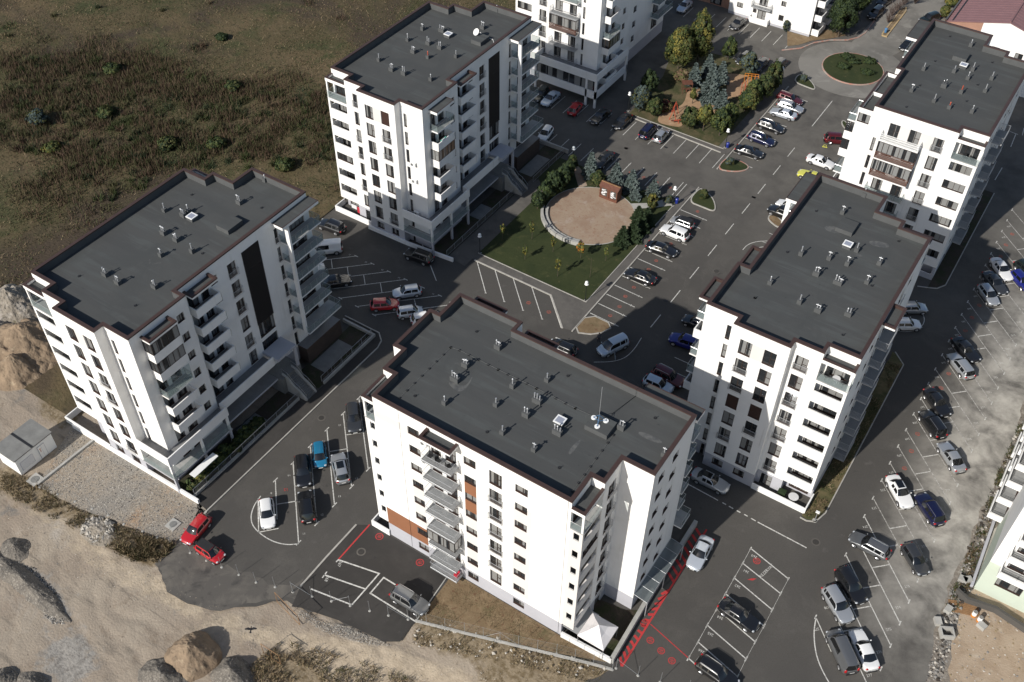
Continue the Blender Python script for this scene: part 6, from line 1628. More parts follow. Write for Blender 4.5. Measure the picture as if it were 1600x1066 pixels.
CARS = [
 ('hatch', 'white', (-59.45, 41.4), (-62.15, 43.89), 'white hatchback in the rounded end bay marked 8', ''),
 ('city', 'blue', (-60.08, 51.2), (-62.59, 53.74), 'bright blue small hatchback beside a black estate in the left lot', ''),
 ('suv', 'black', (-59.75, 47.92), (-63.06, 51.11), 'black car between bright blue and second black car, bonnet towards it', ''),
 ('suv', 'silver', (-59.58, 53.72), (-56.33, 50.97), 'silver crossover with large black sunroof in the left lot', 's'),
 ('suv', 'black', (-59.29, 47.39), (-55.95, 44.36), 'black car showing red tail lights, nose to nose with another black car', ''),
 ('suv', 'dark_grey', (-60.16, 57.77), (-63.11, 60.84), 'dark grey car in the left lot, tight beside the rust panelled block', ''),
 ('hatch', 'red', (-65.79, 34.73), (-66.23, 38.36), 'bright red hatchback parked at the edge of gravel and asphalt', ''),
 ('city', 'red', (-61.27, 35.29), (-63.86, 35.28), 'small red car with black roof next to the red hatchback', 'bm'),
 ('suv', 'grey', (-38, 42.78), (-42.49, 42.72), 'grey estate with roof rails in the small lot by the dry lawn', 'r'),
 ('sedan', 'pale_silver', (-16.59, 63.12), (-16.9, 68.06), 'pale silver saloon on the red hatched strip', ''),
 ('sedan', 'black', (-7.65, 60.56), (-12.07, 61.14), 'black saloon in the bay numbered 263', ''),
 ('wagon', 'black', (-6.6, 53.32), (-11.32, 53.82), 'black car at the bottom picture edge, in bay 265', 'r'),
 ('wagon', 'grey', (-3.06, 77.24), (0.68, 77.03), 'grey estate car standing across the bay lines', 'r'),
 ('hatch', 'dark_grey', (5.05, 77), (2.3, 79.47), 'dark grey hatchback nearest the rubble strip and green based block', ''),
 ('suv', 'black', (0.68, 69.61), (-2.96, 72.35), 'black car with pale sunshade behind its windscreen', 'd'),
 ('suv', 'silver', (0.17, 66.64), (-3.19, 69.29), 'silver off-road car beside the black car with sunshade', ''),
 ('van', 'grey', (-0.89, 64.76), (2.66, 61.18), 'grey ribbed roof van beside a white saloon', ''),
 ('sedan', 'white', (1.24, 66), (4.22, 62.82), 'white saloon beside the grey van', ''),
 ('sedan', 'white', (0.86, 84.68), (-2.48, 88.04), 'white saloon with black sunroof in the large lot', 's'),
 ('suv', 'navy', (1.42, 87.17), (4.42, 84.52), 'dark navy estate with roof rails and red tail lights, large lot', 'r'),
 ('sedan', 'silver', (1.3, 96.35), (4.17, 93.54), 'silver saloon parked alone in the dusty part of the large lot', ''),
 ('suv', 'black', (-2.5, 100.33), (0.89, 97.27), 'black off-road car with roof bars beside a black saloon', 'r'),
 ('sedan', 'black', (0.19, 101.2), (-3.08, 104.24), 'black saloon with crumpled sunshade, next to the black roof-barred car', ''),
 ('wagon', 'silver', (-2.28, 112.2), (0.68, 109.58), 'silver estate car at the edge of the big shadow, large lot', 'r'),
 ('sedan', 'black', (0.77, 112.82), (-3, 115.6), 'long black saloon half in shadow, large lot', ''),
 ('hatch', 'silver', (-0.23, 125.43), (-2.93, 128.28), 'silver hatchback beside a dark grey saloon at the far lot end', ''),
 ('sedan', 'dark_grey', (0.11, 128.41), (-3.16, 131.45), 'dark grey saloon between white and silver cars, large lot', ''),
 ('sedan', 'white', (-0.01, 131.73), (-3.03, 135.13), 'white saloon beside a dark grey saloon at the far lot end', ''),
 ('hatch', 'royal_blue', (2.59, 131.71), (0.53, 133.5), 'royal blue car cut by the right picture edge', ''),
 ('hatch', 'dark_green', (2.65, 134.71), (0.49, 136.05), 'olive dark car just above the royal blue one at the right edge', ''),
 ('hatch', 'white', (-8.28, 115.22), (-10.45, 113.76), 'white hatchback behind the block corner, inside a curved bay line', ''),
 ('hatch', 'silver', (-8.61, 118.94), (-10.74, 117.46), 'silver car beside the white one behind the block corner', ''),
 ('sedan', 'silver', (-18.11, 75.35), (-22.28, 75.35), 'silver saloon with sunroof in the shade between two blocks', 's'),
 ('city', 'silver', (-46.34, 116.94), (-43.52, 117.06), 'small silver car with dark roof beside a white crossover', 'b'),
 ('suv', 'white', (-46.91, 114.31), (-42.63, 114.19), 'white crossover in the middle street row', ''),
 ('sedan', 'black', (-42.33, 109.99), (-47.05, 109.55), 'black saloon next to the white crossover, bonnet towards street', ''),
 ('sedan', 'black', (-46.77, 102.61), (-42.14, 102.81), 'black saloon with bonnet to the pavement, nearest the lawn corner', ''),
 ('minivan', 'pale_blue', (-41.75, 86.29), (-39.92, 90.46), 'pale silver people carrier with an open sliding door, in shade', ''),
 ('hatch', 'black', (-47.06, 84.3), (-45.55, 84.37), 'dark car mostly hidden behind the front centre roof edge', ''),
 ('suv', 'royal_blue', (-34.74, 94.29), (-31.47, 94.69), 'dark blue car in the shade below the glass balconies', ''),
 ('suv', 'maroon', (-30.28, 87.44), (-33.85, 87.58), 'dark red car with roof rails in the shaded street row', 'r'),
 ('hatch', 'pale_blue', (-30.89, 85.66), (-34.23, 85.55), 'pale car beside the dark red one in the shaded row', ''),
 ('hatch', 'black', (-34.99, 98.57), (-31.89, 98.79), 'black car half hidden under the top glass balcony', ''),
 ('wagon', 'maroon', (-42.62, 158.26), (-46.94, 158.59), 'dark maroon car at the far end of the playground row', ''),
 ('wagon', 'silver', (-41.53, 156.15), (-45.85, 155.99), 'silver estate with roof rails in the playground row', 'r'),
 ('sedan', 'pale_silver', (-46.12, 153.37), (-41.59, 153.59), 'pale silver saloon with bonnet to the playground trees', ''),
 ('wagon', 'black', (-41.92, 148.53), (-46.33, 148.49), 'black estate with bright roof rails in the playground row', 'r'),
 ('wagon', 'navy', (-41.9, 144.13), (-45.94, 144.25), 'navy estate between a black estate and a black saloon', 'r'),
 ('sedan', 'black', (-42.05, 139.95), (-46.2, 139.58), 'black saloon nearest the kerbed island with the small shrub', ''),
 ('suv', 'maroon', (-31.83, 152.08), (-34.69, 150.63), 'maroon car half hidden beside the glazed corner balconies', ''),
 ('sedan', 'white', (-31.12, 143.78), (-35.48, 143.8), 'white saloon beside the yellow coupe', ''),
 ('coupe', 'yellow', (-34.99, 139.24), (-31.13, 139.3), 'yellow coupe partly hidden by the dark flat roof', ''),
 ('hatch', 'white', (-34.53, 130.01), (-31.48, 129.65), 'white car under the dark balcony roof shelf by the street', ''),
 ('suv', 'black', (-34.91, 127.87), (-31.61, 127.71), 'black car beside the small dry island at the street', ''),
 ('sedan', 'pale_blue', (-79.57, 133.02), (-79.6, 136.8), 'pale saloon in the shaded row below the terrace block', ''),
 ('wagon', 'dark_green', (-81.66, 133.04), (-82.01, 137.07), 'very dark car beside the pale saloon in the shaded row', ''),
 ('hatch', 'red', (-74.7, 136.56), (-74.14, 132.9), 'red hatchback in the shaded row below the terrace block', ''),
 ('sedan', 'black', (-69.73, 133.08), (-69.49, 136.88), 'black saloon right of the red hatchback, shaded row', ''),
 ('sedan', 'black', (-65.77, 133.16), (-65.77, 138.4), 'black car with chrome grille at the shadow edge near the shrubs', ''),
 ('minivan', 'navy', (-60.76, 138.03), (-60.69, 133.47), 'dark navy people carrier beside a silver hatchback', ''),
 ('hatch', 'silver', (-58.48, 138.01), (-58.22, 133.63), 'silver hatchback beside the dark navy people carrier', ''),
 ('hatch', 'white', (-74.3, 123.48), (-74.92, 127.11), 'white hatchback beside the far dark balconies, shaded row', ''),
 ('sedan', 'black', (-62.95, 122.26), (-62.87, 126.54), 'black car behind the blue spruces near the plaza', ''),
 ('suv', 'black', (-90.16, 86.49), (-86.69, 86.8), 'black car standing by the meadow edge', 'r'),
 ('van', 'white', (-87.27, 80.8), (-84.3, 83.57), 'white delivery van with one dark side window', ''),
 ('sedan', 'black', (-78.78, 79.02), (-81.34, 76.13), 'black car with bright reflections below the dark balconies', ''),
 ('hatch', 'pale_silver', (-71.71, 79.96), (-68.78, 83.05), 'pale silver hatchback behind the red one between two blocks', ''),
 ('hatch', 'red', (-69.75, 78.97), (-72.77, 76.46), 'red car with a dark windscreen between two silver cars', ''),
 ('city', 'pale_silver', (-66.05, 79.89), (-68.77, 77.07), 'small silver estate nearest the dark roof corner', ''),
 ('hatch', 'white', (-63.71, 80.07), (-66.18, 77.27), 'white car mostly hidden behind the roof corner', ''),
 ('suv', 'black', (-75.55, 88.32), (-71.31, 88.7), 'black off-road car on the pavement by the long pale wall', 'r'),
 ('hatch', 'white', (-83.6, 78.92), (-85.88, 76.39), 'white car showing only its tail behind the dark balconies', ''),
 ('sedan', 'pale_silver', (-75.08, 175.92), (-75.21, 180.06), 'silver saloon at the top of the far shaded row', ''),
 ('sedan', 'black', (-63.65, 175.28), (-63.41, 180.09), 'black saloon in the far row before the cream block', ''),
 ('hatch', 'dark_grey', (-57.29, 164.4), (-56.93, 168.35), 'dark car with pale roof rack behind the leafy playground tree', ''),
 ('sedan', 'black', (-53.81, 164.28), (-53.66, 168.03), 'black car second in the row behind the playground trees', ''),
 ('hatch', 'dark_grey', (-51.03, 166.17), (-50.71, 169.35), 'dark car nearest the white globe lamp at the playground corner', ''),
 ('suv', 'black', (-42.98, 194.12), (-42.44, 199.08), 'black car on the road beside the large round tree', ''),
 ('suv', 'black', (-43.33, 200.37), (-42.44, 204.72), 'black car at the top picture edge before the bare trees', ''),
 ('suv', 'dark_green', (-33.94, 199.1), (-32.58, 201.89), 'dark car behind the far end of the corner block roof', ''),
 ('hatch', 'black', (-33.86, 186.37), (-33.44, 190.06), 'dark car under the far canopy beside the roundabout', ''),
]
for c in CARS:
    o = place_car(*c[:6])
    if 'd' in c[5]:
        s = MB(); s.quad((.62, -.62, 1.27), (.62, .62, 1.27), (.30, .52, 1.60), (.30, -.52, 1.60), 'plate_white'); 
        s.build('sunshade', o)
# open doors of the people carrier
pc = [o for o in COL.objects if o.get('label', '').startswith('pale silver people carrier')][0]
s = MB(); s.box(.3, 0, .35, 1.25, .05, 1.02, 'paint_pale_blue'); s.box(.34, .01, 1.05, 1.2, .04, 1.5, 'car_glass'); d = s.build('door', pc, (.55, .92, 0)); d.rotation_euler = (0, 0, math.radians(62))
# ------------------------------------------------------------------ vegetation
for nm, c in (('leaf_green', (.046, .066, .020)), ('leaf_light', (.082, .098, .026)), ('leaf_yellow', (.18, .155, .035)), ('leaf_dark', (.020, .034, .014)), ('leaf_olive', (.075, .078, .026)),
              ('needle_blue', (.070, .095, .088)), ('needle_pale', (.12, .148, .138)), ('needle_deep', (.032, .048, .044)), ('needle_green', (.026, .042, .018)), ('needle_dark', (.014, .024, .012)),
              ('leaf_brown', (.12, .075, .045)), ('leaf_red', (.10, .022, .025)), ('straw', (.24, .185, .108)), ('straw_dark', (.135, .098, .056)), ('weed_brown', (.10, .066, .044)), ('weed_olive', (.070, .068, .030)), ('weed_green', (.042, .058, .018)), ('twig', (.11, .085, .075))):
    mat(nm, c, .75, spec=.25, rand=.12)
def quads_mesh(name, C, U, V, mi, mats):
    """One mesh of small quads: centres C, half-axes U and V, material index per quad."""
    n = len(C); v = np.empty((n, 4, 3)); v[:, 0] = C - U - V; v[:, 1] = C + U - V; v[:, 2] = C + U + V; v[:, 3] = C - U + V
    me = bpy.data.meshes.new(name); me.vertices.add(n * 4); me.vertices.foreach_set('co', v.reshape(-1)); me.loops.add(n * 4); me.loops.foreach_set('vertex_index', np.arange(n * 4, dtype=np.int32))
    me.polygons.add(n); me.polygons.foreach_set('loop_start', np.arange(0, n * 4, 4, dtype=np.int32)); me.polygons.foreach_set('material_index', np.asarray(mi, dtype=np.int32))
    for m in mats: me.materials.append(MAT[m])
    me.update(calc_edges=True); return me
def unit(a): return a / np.maximum(np.linalg.norm(a, axis=1, keepdims=True), 1e-6)
def cloud(name, cen, rad, n, size, mats, seed, k=26, fill=.55, taper=0.0):
    n = int(n * 1.9); size *= .80; k = int(k * 1.9)
    """Leaf clumps scattered through a crown of half-axes rad round cen."""
    r = np.random.default_rng(seed)
    d = unit(r.normal(size=(k, 3))); cc = d * (fill + (1 - fill) * r.random((k, 1)) ** .5) * .82; sz = .13 + .20 * r.random(k)
    ci = r.integers(0, k, n); off = r.normal(size=(n, 3)); off = unit(off) * (r.random((n, 1)) ** .4)
    p = cc[ci] + off * sz[ci][:, None]
    nrm = unit(off + .5 * d[ci] + .35 * r.normal(size=(n, 3))); t = unit(np.cross(nrm, r.normal(size=(n, 3)))); b = np.cross(nrm, t)
    if taper: q_ = 1.12 - taper * (p[:, 2:3] + 1) / 2; p = np.c_[p[:, :2] * q_, p[:, 2]]
    s = size * (.6 + .8 * r.random((n, 1)))
    cm = r.integers(0, len(mats), k); mi = np.where(r.random(n) < .5, cm[ci], r.integers(0, len(mats), n))
    return quads_mesh(name, np.array(cen) + p * np.array(rad), t * s, b * s * .7, mi, mats)
def spruce_mesh(h, rad, mats, seed, n=1500):
    r = np.random.default_rng(seed); t = r.random(n) ** 1.35; tier = (np.floor(t * h / .42) + .5) * .42 / h; t = np.clip(.75 * tier + .25 * t, 0, .985)
    a = r.random(n) * 6.283; lob = .78 + .22 * np.sin(a * 5 + np.floor(t * h / .42) * 2.1); rr = rad * (1 - t) ** .85 * (.35 + .65 * r.random(n) ** .45) * lob + .04
    c = np.stack([rr * np.cos(a), rr * np.sin(a), .25 + t * (h - .25) - .12 * rr], 1)
    out = np.stack([np.cos(a), np.sin(a), -.25 + .5 * (t > .9)], 1); side = np.stack([-np.sin(a), np.cos(a), .3 * r.normal(size=n)], 1)
    s = (.16 + .12 * r.random((n, 1))) * (1.1 - .5 * t[:, None]); up = np.cross(out, side)
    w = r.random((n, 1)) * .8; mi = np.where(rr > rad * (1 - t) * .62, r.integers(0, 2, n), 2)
    return quads_mesh('crown', c, out * s * 1.5, (side * (1 - w) + up * w) * s * .55, mi, mats)
def tree(name, label, cat, x, y, h, rad, kind, seed, group=None, z=.12, n=None):
    root = thing(name, label, cat, (x, y, z), RNG.random() * 6, group)
    if kind in ('blue', 'fir'):
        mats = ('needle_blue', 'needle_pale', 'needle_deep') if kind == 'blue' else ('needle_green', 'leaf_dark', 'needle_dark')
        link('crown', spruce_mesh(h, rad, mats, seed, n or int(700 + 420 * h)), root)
        t = MB(); t.tube([(0, 0, -.1), (0, 0, h * .9)], .10, 'bark', 6, .02); t.build('trunk', root)
    else:
        mats = {'green': ('leaf_green', 'leaf_dark', 'leaf_light'), 'dark': ('leaf_dark', 'needle_green', 'leaf_green'), 'yellow': ('leaf_yellow', 'leaf_light', 'leaf_olive', 'leaf_light'), 'mixed': ('leaf_olive', 'leaf_green', 'leaf_olive', 'leaf_light', 'leaf_green', 'leaf_yellow'), 'olive': ('leaf_olive', 'leaf_green', 'leaf_dark'), 'red': ('leaf_red', 'leaf_brown', 'leaf_olive'), 'brown': ('leaf_brown', 'leaf_olive', 'straw_dark'), 'grey': ('needle_blue', 'leaf_olive', 'needle_deep')}[kind]
        tr = (min(h * .16, .9) if kind != 'yellow' else h * .3) if h > 2.2 else .05; ch = h - tr
        link('crown', cloud('crown', (0, 0, tr + ch / 2), (rad, rad, ch / 2 * 1.1), n or int(700 + 900 * rad), .15, mats, seed, k=int(14 + 11 * rad), taper=.55 if h > 3 else .25), root)
        t = MB(); rr = .05 + .012 * h; t.tube([(0, 0, -.1), (.04, .02, tr), (0, .06, tr + ch * .7)], rr, 'bark', 6, .02)
        for q in range(5):
            a = q * 1.3 + seed; t.tube([(0.02, .02, tr * .9 + .25 * q * ch / 5), (math.cos(a) * rad * .6, math.sin(a) * rad * .6, tr + ch * (.4 + .1 * q))], rr * .45, 'bark', 4, .012)
        t.build('trunk', root)
    return root
k = 0
for lst, nm, kind, lab, cat, grp in (
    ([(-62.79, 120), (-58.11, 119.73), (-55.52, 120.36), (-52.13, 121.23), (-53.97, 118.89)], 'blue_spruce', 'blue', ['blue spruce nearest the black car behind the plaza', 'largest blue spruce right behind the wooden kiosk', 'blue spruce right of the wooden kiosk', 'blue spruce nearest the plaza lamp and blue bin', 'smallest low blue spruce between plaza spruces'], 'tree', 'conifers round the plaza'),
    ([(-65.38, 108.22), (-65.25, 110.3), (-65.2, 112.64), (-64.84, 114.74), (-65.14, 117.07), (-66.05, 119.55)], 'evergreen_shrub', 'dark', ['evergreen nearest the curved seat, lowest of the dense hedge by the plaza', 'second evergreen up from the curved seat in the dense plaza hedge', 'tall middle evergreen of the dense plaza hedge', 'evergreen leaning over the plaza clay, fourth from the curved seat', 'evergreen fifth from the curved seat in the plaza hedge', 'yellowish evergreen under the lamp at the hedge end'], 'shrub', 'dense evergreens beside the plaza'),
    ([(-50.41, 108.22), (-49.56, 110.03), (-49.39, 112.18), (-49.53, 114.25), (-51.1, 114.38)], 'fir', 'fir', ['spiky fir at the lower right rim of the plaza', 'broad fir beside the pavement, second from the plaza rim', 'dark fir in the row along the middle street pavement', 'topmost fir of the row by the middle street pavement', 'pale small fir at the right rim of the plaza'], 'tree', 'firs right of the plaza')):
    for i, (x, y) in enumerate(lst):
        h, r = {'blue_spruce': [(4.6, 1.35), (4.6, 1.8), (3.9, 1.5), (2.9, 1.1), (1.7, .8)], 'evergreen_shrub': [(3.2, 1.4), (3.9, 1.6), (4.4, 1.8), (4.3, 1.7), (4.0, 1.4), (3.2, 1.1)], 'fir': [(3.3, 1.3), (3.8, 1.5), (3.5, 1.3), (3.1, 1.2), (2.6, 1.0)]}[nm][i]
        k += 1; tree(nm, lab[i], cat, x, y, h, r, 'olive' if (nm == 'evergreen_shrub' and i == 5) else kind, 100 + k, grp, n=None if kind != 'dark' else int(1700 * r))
for x, y, h, r, kind, nm, lab in (
    (-60.45, 118.08, 3.2, 1.5, 'olive', 'broadleaf_shrub', 'dark green rounded shrub left of the wooden kiosk'), (-50.63, 117.99, 3.2, 1.1, 'mixed', 'young_tree', 'small yellowing tree beside the pale plaza path'),
    (-49.22, 120.92, 1.2, .8, 'grey', 'shrub', 'thin grey shrub beside the blue bin and lamp'),
    (-66.41, 146.55, 5.0, 1.9, 'dark', 'conifer', 'dark conifer nearest the shaded garden edge of the playground'), (-65.14, 140.8, 5.2, 2.4, 'grey', 'evergreen_tree', 'bluish evergreen at the shaded playground corner, beside a globe lamp'), (-62.57, 140.94, 3.6, 1.9, 'olive', 'evergreen_tree', 'rounded evergreen above the dark navy people carrier'),
    (-61.64, 143.58, 1.8, 1.4, 'red', 'red_shrub', 'dark red leaved shrub beside the playground sand'), (-65.96, 157.24, 8.2, 3.4, 'mixed', 'leafy_tree', 'broad yellow green tree, left of the two tallest playground trees'), (-64.18, 161.63, 10.0, 3.0, 'mixed', 'leafy_tree', 'tallest pointed yellow green tree of the playground'),
    (-59.78, 165.31, 4.6, 1.7, 'green', 'young_tree', 'bright green young tree beside the far parking row'), (-63.31, 153.29, 2.6, 1.6, 'brown', 'brown_shrub', 'brownish shrub under the broad playground tree'),
    (-54.52, 162.33, 4.6, 2.3, 'grey', 'grey_shrub', 'greyish spreading tree hiding the dark cars, far playground edge'), (-48.61, 159.4, 6.2, 2.0, 'olive', 'pine', 'tall pine at the roundabout corner of the playground'), (-48.89, 156.26, 5.4, 2.1, 'olive', 'pine', 'second pine from the roundabout along the playground pavement'),
    (-49.77, 153.6, 5.0, 2.0, 'green', 'pine', 'third pine from the roundabout along the playground pavement'), (-49.94, 151.04, 4.4, 1.9, 'green', 'pine', 'fourth pine from the roundabout, with light green needles'), (-58.65, 148.26, 3.0, .6, 'yellow', 'columnar_tree', 'slim yellow columnar tree amid the playground sand'),
    (-53.42, 141.82, 5.2, 1.7, 'yellow', 'young_tree', 'yellow green young tree with visible trunk, playground front edge'), (-55.62, 140.92, 4.4, 2.0, 'olive', 'broadleaf_tree', 'dark leafy tree beside the red playground equipment'), (-50.52, 142.06, 5.2, 2.3, 'green', 'broadleaf_tree', 'light green tree nearest the blue bin at the playground corner'), (-50.33, 145.08, 4.6, 2.0, 'green', 'broadleaf_tree', 'green tree behind the playground corner lamp'), (-49.63, 151.51, 4.6, 2.1, 'mixed', 'broadleaf_tree', 'light green tree over the pavement opposite the maroon car'),
    (-45.8, 184.82, 9.5, 3.4, 'dark', 'round_tree', 'large dense round tree beside the cream block'), (-46.24, 195.95, 8.0, 2.8, 'dark', 'round_tree', 'second large round tree, at the top picture edge'),
    (-31.12, 203.57, 2.4, 1.3, 'mixed', 'shrub', 'yellow green shrub at the corner of the red roofed hall'), (-31.53, 208.27, 2.6, 1.4, 'mixed', 'shrub', 'yellow green shrub along the red roofed hall, further back'), (-31.65, 211.69, 2.4, 1.3, 'mixed', 'shrub', 'yellow green shrub at the picture edge by the hall'),
    (-55.04, 181.04, 2.2, .7, 'grey', 'young_tree', 'small pale tree against the cream block wall'), (-45.18, 124.93, 1.7, .7, 'olive', 'dwarf_conifer', 'dwarf conifer on the kerbed island by the middle street'), (-45.5, 135.47, 1.3, .8, 'grey', 'shrub', 'small grey shrub on the island with pink kerb'), (-45.25, 166.21, 1.2, .7, 'grey', 'shrub', 'small grey shrub on the island next to the roundabout'),
    (-147.62, 80.54, 2.4, 2.0, 'grey', 'meadow_bush', 'grey green bush far left in the tall weeds'), (-128.05, 106.71, 1.6, 1.6, 'olive', 'meadow_bush', 'low dark bush in the middle of the meadow'), (-149.94, 98.73, 1.6, 1.8, 'olive', 'meadow_bush', 'wide low bush at the upper rim of the weeds'), (-142.15, 118.15, 1.0, 1.3, 'dark', 'meadow_bush', 'small dark bush in the open grass, upper meadow'), (-139.63, 76.72, 1.2, 1.6, 'mixed', 'meadow_bush', 'yellowish low bush below the grey green one'), (-124.45, 87.89, 1.8, 1.9, 'olive', 'meadow_bush', 'dark bush near the roof corner of the left block'), (-117.97, 92.27, 1.6, 1.8, 'olive', 'meadow_bush', 'dark bush above the back roof edge of the left block'), (-104.66, 94.22, 1.7, 1.7, 'olive', 'meadow_bush', 'bush between the two left blocks at the meadow edge'), (-140.27, 88.4, 1.5, 1.8, 'olive', 'meadow_bush', 'dark spreading bush in the band of brown weeds')):
    k += 1; tree(nm, lab, 'bush' if 'bush' in nm else ('shrub' if 'shrub' in nm else 'tree'), x, y, h, r, kind, 200 + k, 'trees and shrubs of the estate' if 'bush' not in nm else 'bushes in the meadow', n=int(1500 + 1500 * r) if h > 7 else None)
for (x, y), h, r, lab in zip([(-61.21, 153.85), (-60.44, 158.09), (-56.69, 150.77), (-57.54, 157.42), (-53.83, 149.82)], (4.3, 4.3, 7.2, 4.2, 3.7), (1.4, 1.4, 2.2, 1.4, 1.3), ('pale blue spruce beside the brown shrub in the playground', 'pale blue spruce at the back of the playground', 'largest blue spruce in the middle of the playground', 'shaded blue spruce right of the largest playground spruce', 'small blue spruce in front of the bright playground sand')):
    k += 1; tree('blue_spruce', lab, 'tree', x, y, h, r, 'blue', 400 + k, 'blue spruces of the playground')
# saplings on the lawn, each tied to a thin stem
for i, ((x, y), lab) in enumerate(zip([(-65.67, 98.89), (-62.17, 101.6), (-60.53, 97.1), (-57.96, 100.8), (-54.57, 96.56), (-53.88, 101.92), (-50.51, 103.4), (-50.62, 99.05)], ('yellow sapling nearest the globe lamp at the lawn corner', 'sapling close to the upper end of the curved seat', 'leafy sapling in the middle left of the lawn', 'sapling just below the middle of the curved seat', 'yellow sapling nearest the lawn edge with pale kerb', 'golden and fullest sapling below the curved seat', 'slim sapling at the right end of the curved seat', 'bare leafless sapling near the right lawn corner'))):
    root = thing('sapling', lab, 'sapling', (x, y, .12), 0, 'saplings on the plaza lawn'); h = 3.3 + .4 * math.sin(i * 2)
    t = MB(); t.tube([(0, 0, -.1), (.03, .02, h * .5), (0, 0, h)], .035, 'bark', 5, .012); t.build('trunk', root)
    if i < 7: link('crown', cloud('crown', (0, 0, h * .66), (.5 if i != 5 else .8, .5 if i != 5 else .8, h * .36), 170 if i != 5 else 300, .10, ('leaf_light', 'leaf_yellow', 'leaf_green') if i != 5 else ('leaf_yellow', 'leaf_light', 'play_orange'), 500 + i, k=9), root)
# hedge shrubs along A's wall
HL = ['leafy shrub nearest the gravel plot corner in the garden hedge', 'yellow flowering shrub in the garden hedge'] + [('%s leafy shrub of the garden hedge, counted from the gravel corner' % o_) for o_ in ('third', 'fourth', 'fifth', 'sixth', 'seventh', 'eighth', 'ninth', 'tenth')] + ['last leafy shrub of the garden hedge, nearest the entrance steps']
for i in range(11):
    x, y = -70.9 + .25 * math.sin(i * 2.3), 40.9 + i * 1.12
    tree('hedge_shrub', HL[i], 'shrub', x, y, 1.5 + .5 * math.sin(i * 1.7), 1.0, 'mixed' if i in (1,) else 'green' if i % 3 else 'olive', 600 + i, 'hedge shrubs along the garden wall', n=700)
for i, (x, y) in enumerate([(-41.66, 178.1), (-40.93, 174.48), (-36.58, 174.96), (-37.62, 179), (-39.96, 177.18)]):
    root = thing('clipped_bush', ('clipped bush on the roundabout farthest from the corner block', 'clipped bush on the roundabout above the pale gravel curve', 'clipped bush on the roundabout nearest the corner block', 'clipped bush on the roundabout toward the far road', 'clipped bush in the middle of the roundabout')[i], 'bush', (x, y, .2), 0, 'clipped bushes on the roundabout')
    link('foliage', cloud('foliage', (0, 0, .35), (1.5, 1.2, .5), 1100, .12, ('leaf_dark', 'needle_green', 'leaf_green'), 700 + i, k=30, fill=.2), root)
for i, (x, y, h) in enumerate(((-39.71, 195.49, 2.6), (-39.8, 200.87, 3.4), (-39.51, 204.26, 3.4), (-37.77, 205.99, 3.2), (-40.11, 198.56, 2.8))):
    root = thing('bare_shrub', ('bare twiggy shrub at the near end of the long kerbed island', 'tall bare shrub in the middle of the long kerbed island', 'bare shrub at the far end of the long kerbed island', 'bare shrub past the island end, toward the hall', 'second bare shrub from the blue bin on the island')[i], 'shrub', (x, y, .1), 0, 'bare shrubs by the far road')
    t = MB(); r = random.Random(i)
    for q in range(70):
        a = r.random() * 6.28; s = r.random() ** .5 * h * .5; t.tube([(0, 0, 0), (math.cos(a) * s * .5, math.sin(a) * s * .5, h * (.3 + .2 * r.random())), (math.cos(a + .3) * s, math.sin(a + .3) * s, h * (.5 + .5 * r.random()))], .03, 'twig', 3, .012, cap=False)
    t.build('twigs', root)

# grass and weeds: thousands of small blades, one mesh for each kind of ground cover
def blades(name, P, hgt, wid, lean, mats, mi, seed, zf=None):
    r = np.random.default_rng(seed); n = len(P); z = zf(P[:, 0], P[:, 1]) if zf else np.full(n, .1)
    a = r.random(n) * 6.283; s = np.stack([np.cos(a), np.sin(a), 0 * a], 1) * wid[:, None]
    l = np.stack([r.normal(size=n) * lean, r.normal(size=n) * lean, np.ones(n)], 1) * hgt[:, None]
    b = np.c_[P, z - .03]; v = np.empty((n, 3, 3)); v[:, 0] = b - s; v[:, 1] = b + s; v[:, 2] = b + l
    me = bpy.data.meshes.new(name); me.vertices.add(n * 3); me.vertices.foreach_set('co', v.reshape(-1)); me.loops.add(n * 3); me.loops.foreach_set('vertex_index', np.arange(n * 3, dtype=np.int32))
    me.polygons.add(n); me.polygons.foreach_set('loop_start', np.arange(0, n * 3, 3, dtype=np.int32)); me.polygons.foreach_set('material_index', np.asarray(mi, dtype=np.int32))
    for m in mats: me.materials.append(MAT[m])
    me.update(calc_edges=True); return tag(link(name, me), kind='stuff')
def scatter(poly, n, seed):
    r = np.random.default_rng(seed); p = np.array(poly); lo, hi = p.min(0), p.max(0); q = lo + (hi - lo) * r.random((int(n * 2.4), 2)); return q[in_poly(q[:, 0], q[:, 1], poly)][:n]
VIEW = [(-91.8, 52), (-91.8, 235), (-150, 235), (-215, 120), (-200, 70), (-140, 45), (-110, 40)]
q = scatter(VIEW, 520000, 1)
jit = np.stack([(fbm(q[:, 0], q[:, 1], .09, 61) - .5) * 34, (fbm(q[:, 0], q[:, 1], .09, 67) - .5) * 34], 1) + np.random.default_rng(4).normal(size=q.shape) * 3.0
band = in_poly(q[:, 0] + jit[:, 0], q[:, 1] + jit[:, 1], [(-170.24, 86.56), (-160.47, 99.89), (-133.82, 107), (-112.85, 114.96), (-97.55, 100.76), (-109.24, 91.13), (-118.37, 84.96), (-119.78, 78.95), (-119.45, 71.14), (-134.93, 75.5), (-147.38, 72.38)])
f1, f2 = fbm(q[:, 0], q[:, 1], .06, 31), fbm(q[:, 0], q[:, 1], .22, 37)
dens = np.where(band, .30 + .9 * (f1 + .3 * f2 > .58), .12 + .9 * np.clip(f2 - .3, 0, 1))
r = np.random.default_rng(8); keep = r.random(len(q)) < dens; q, band, f1, f2 = q[keep], band[keep], f1[keep], f2[keep]
tall = band & (f2 + .12 * r.normal(size=len(q)) > .50)
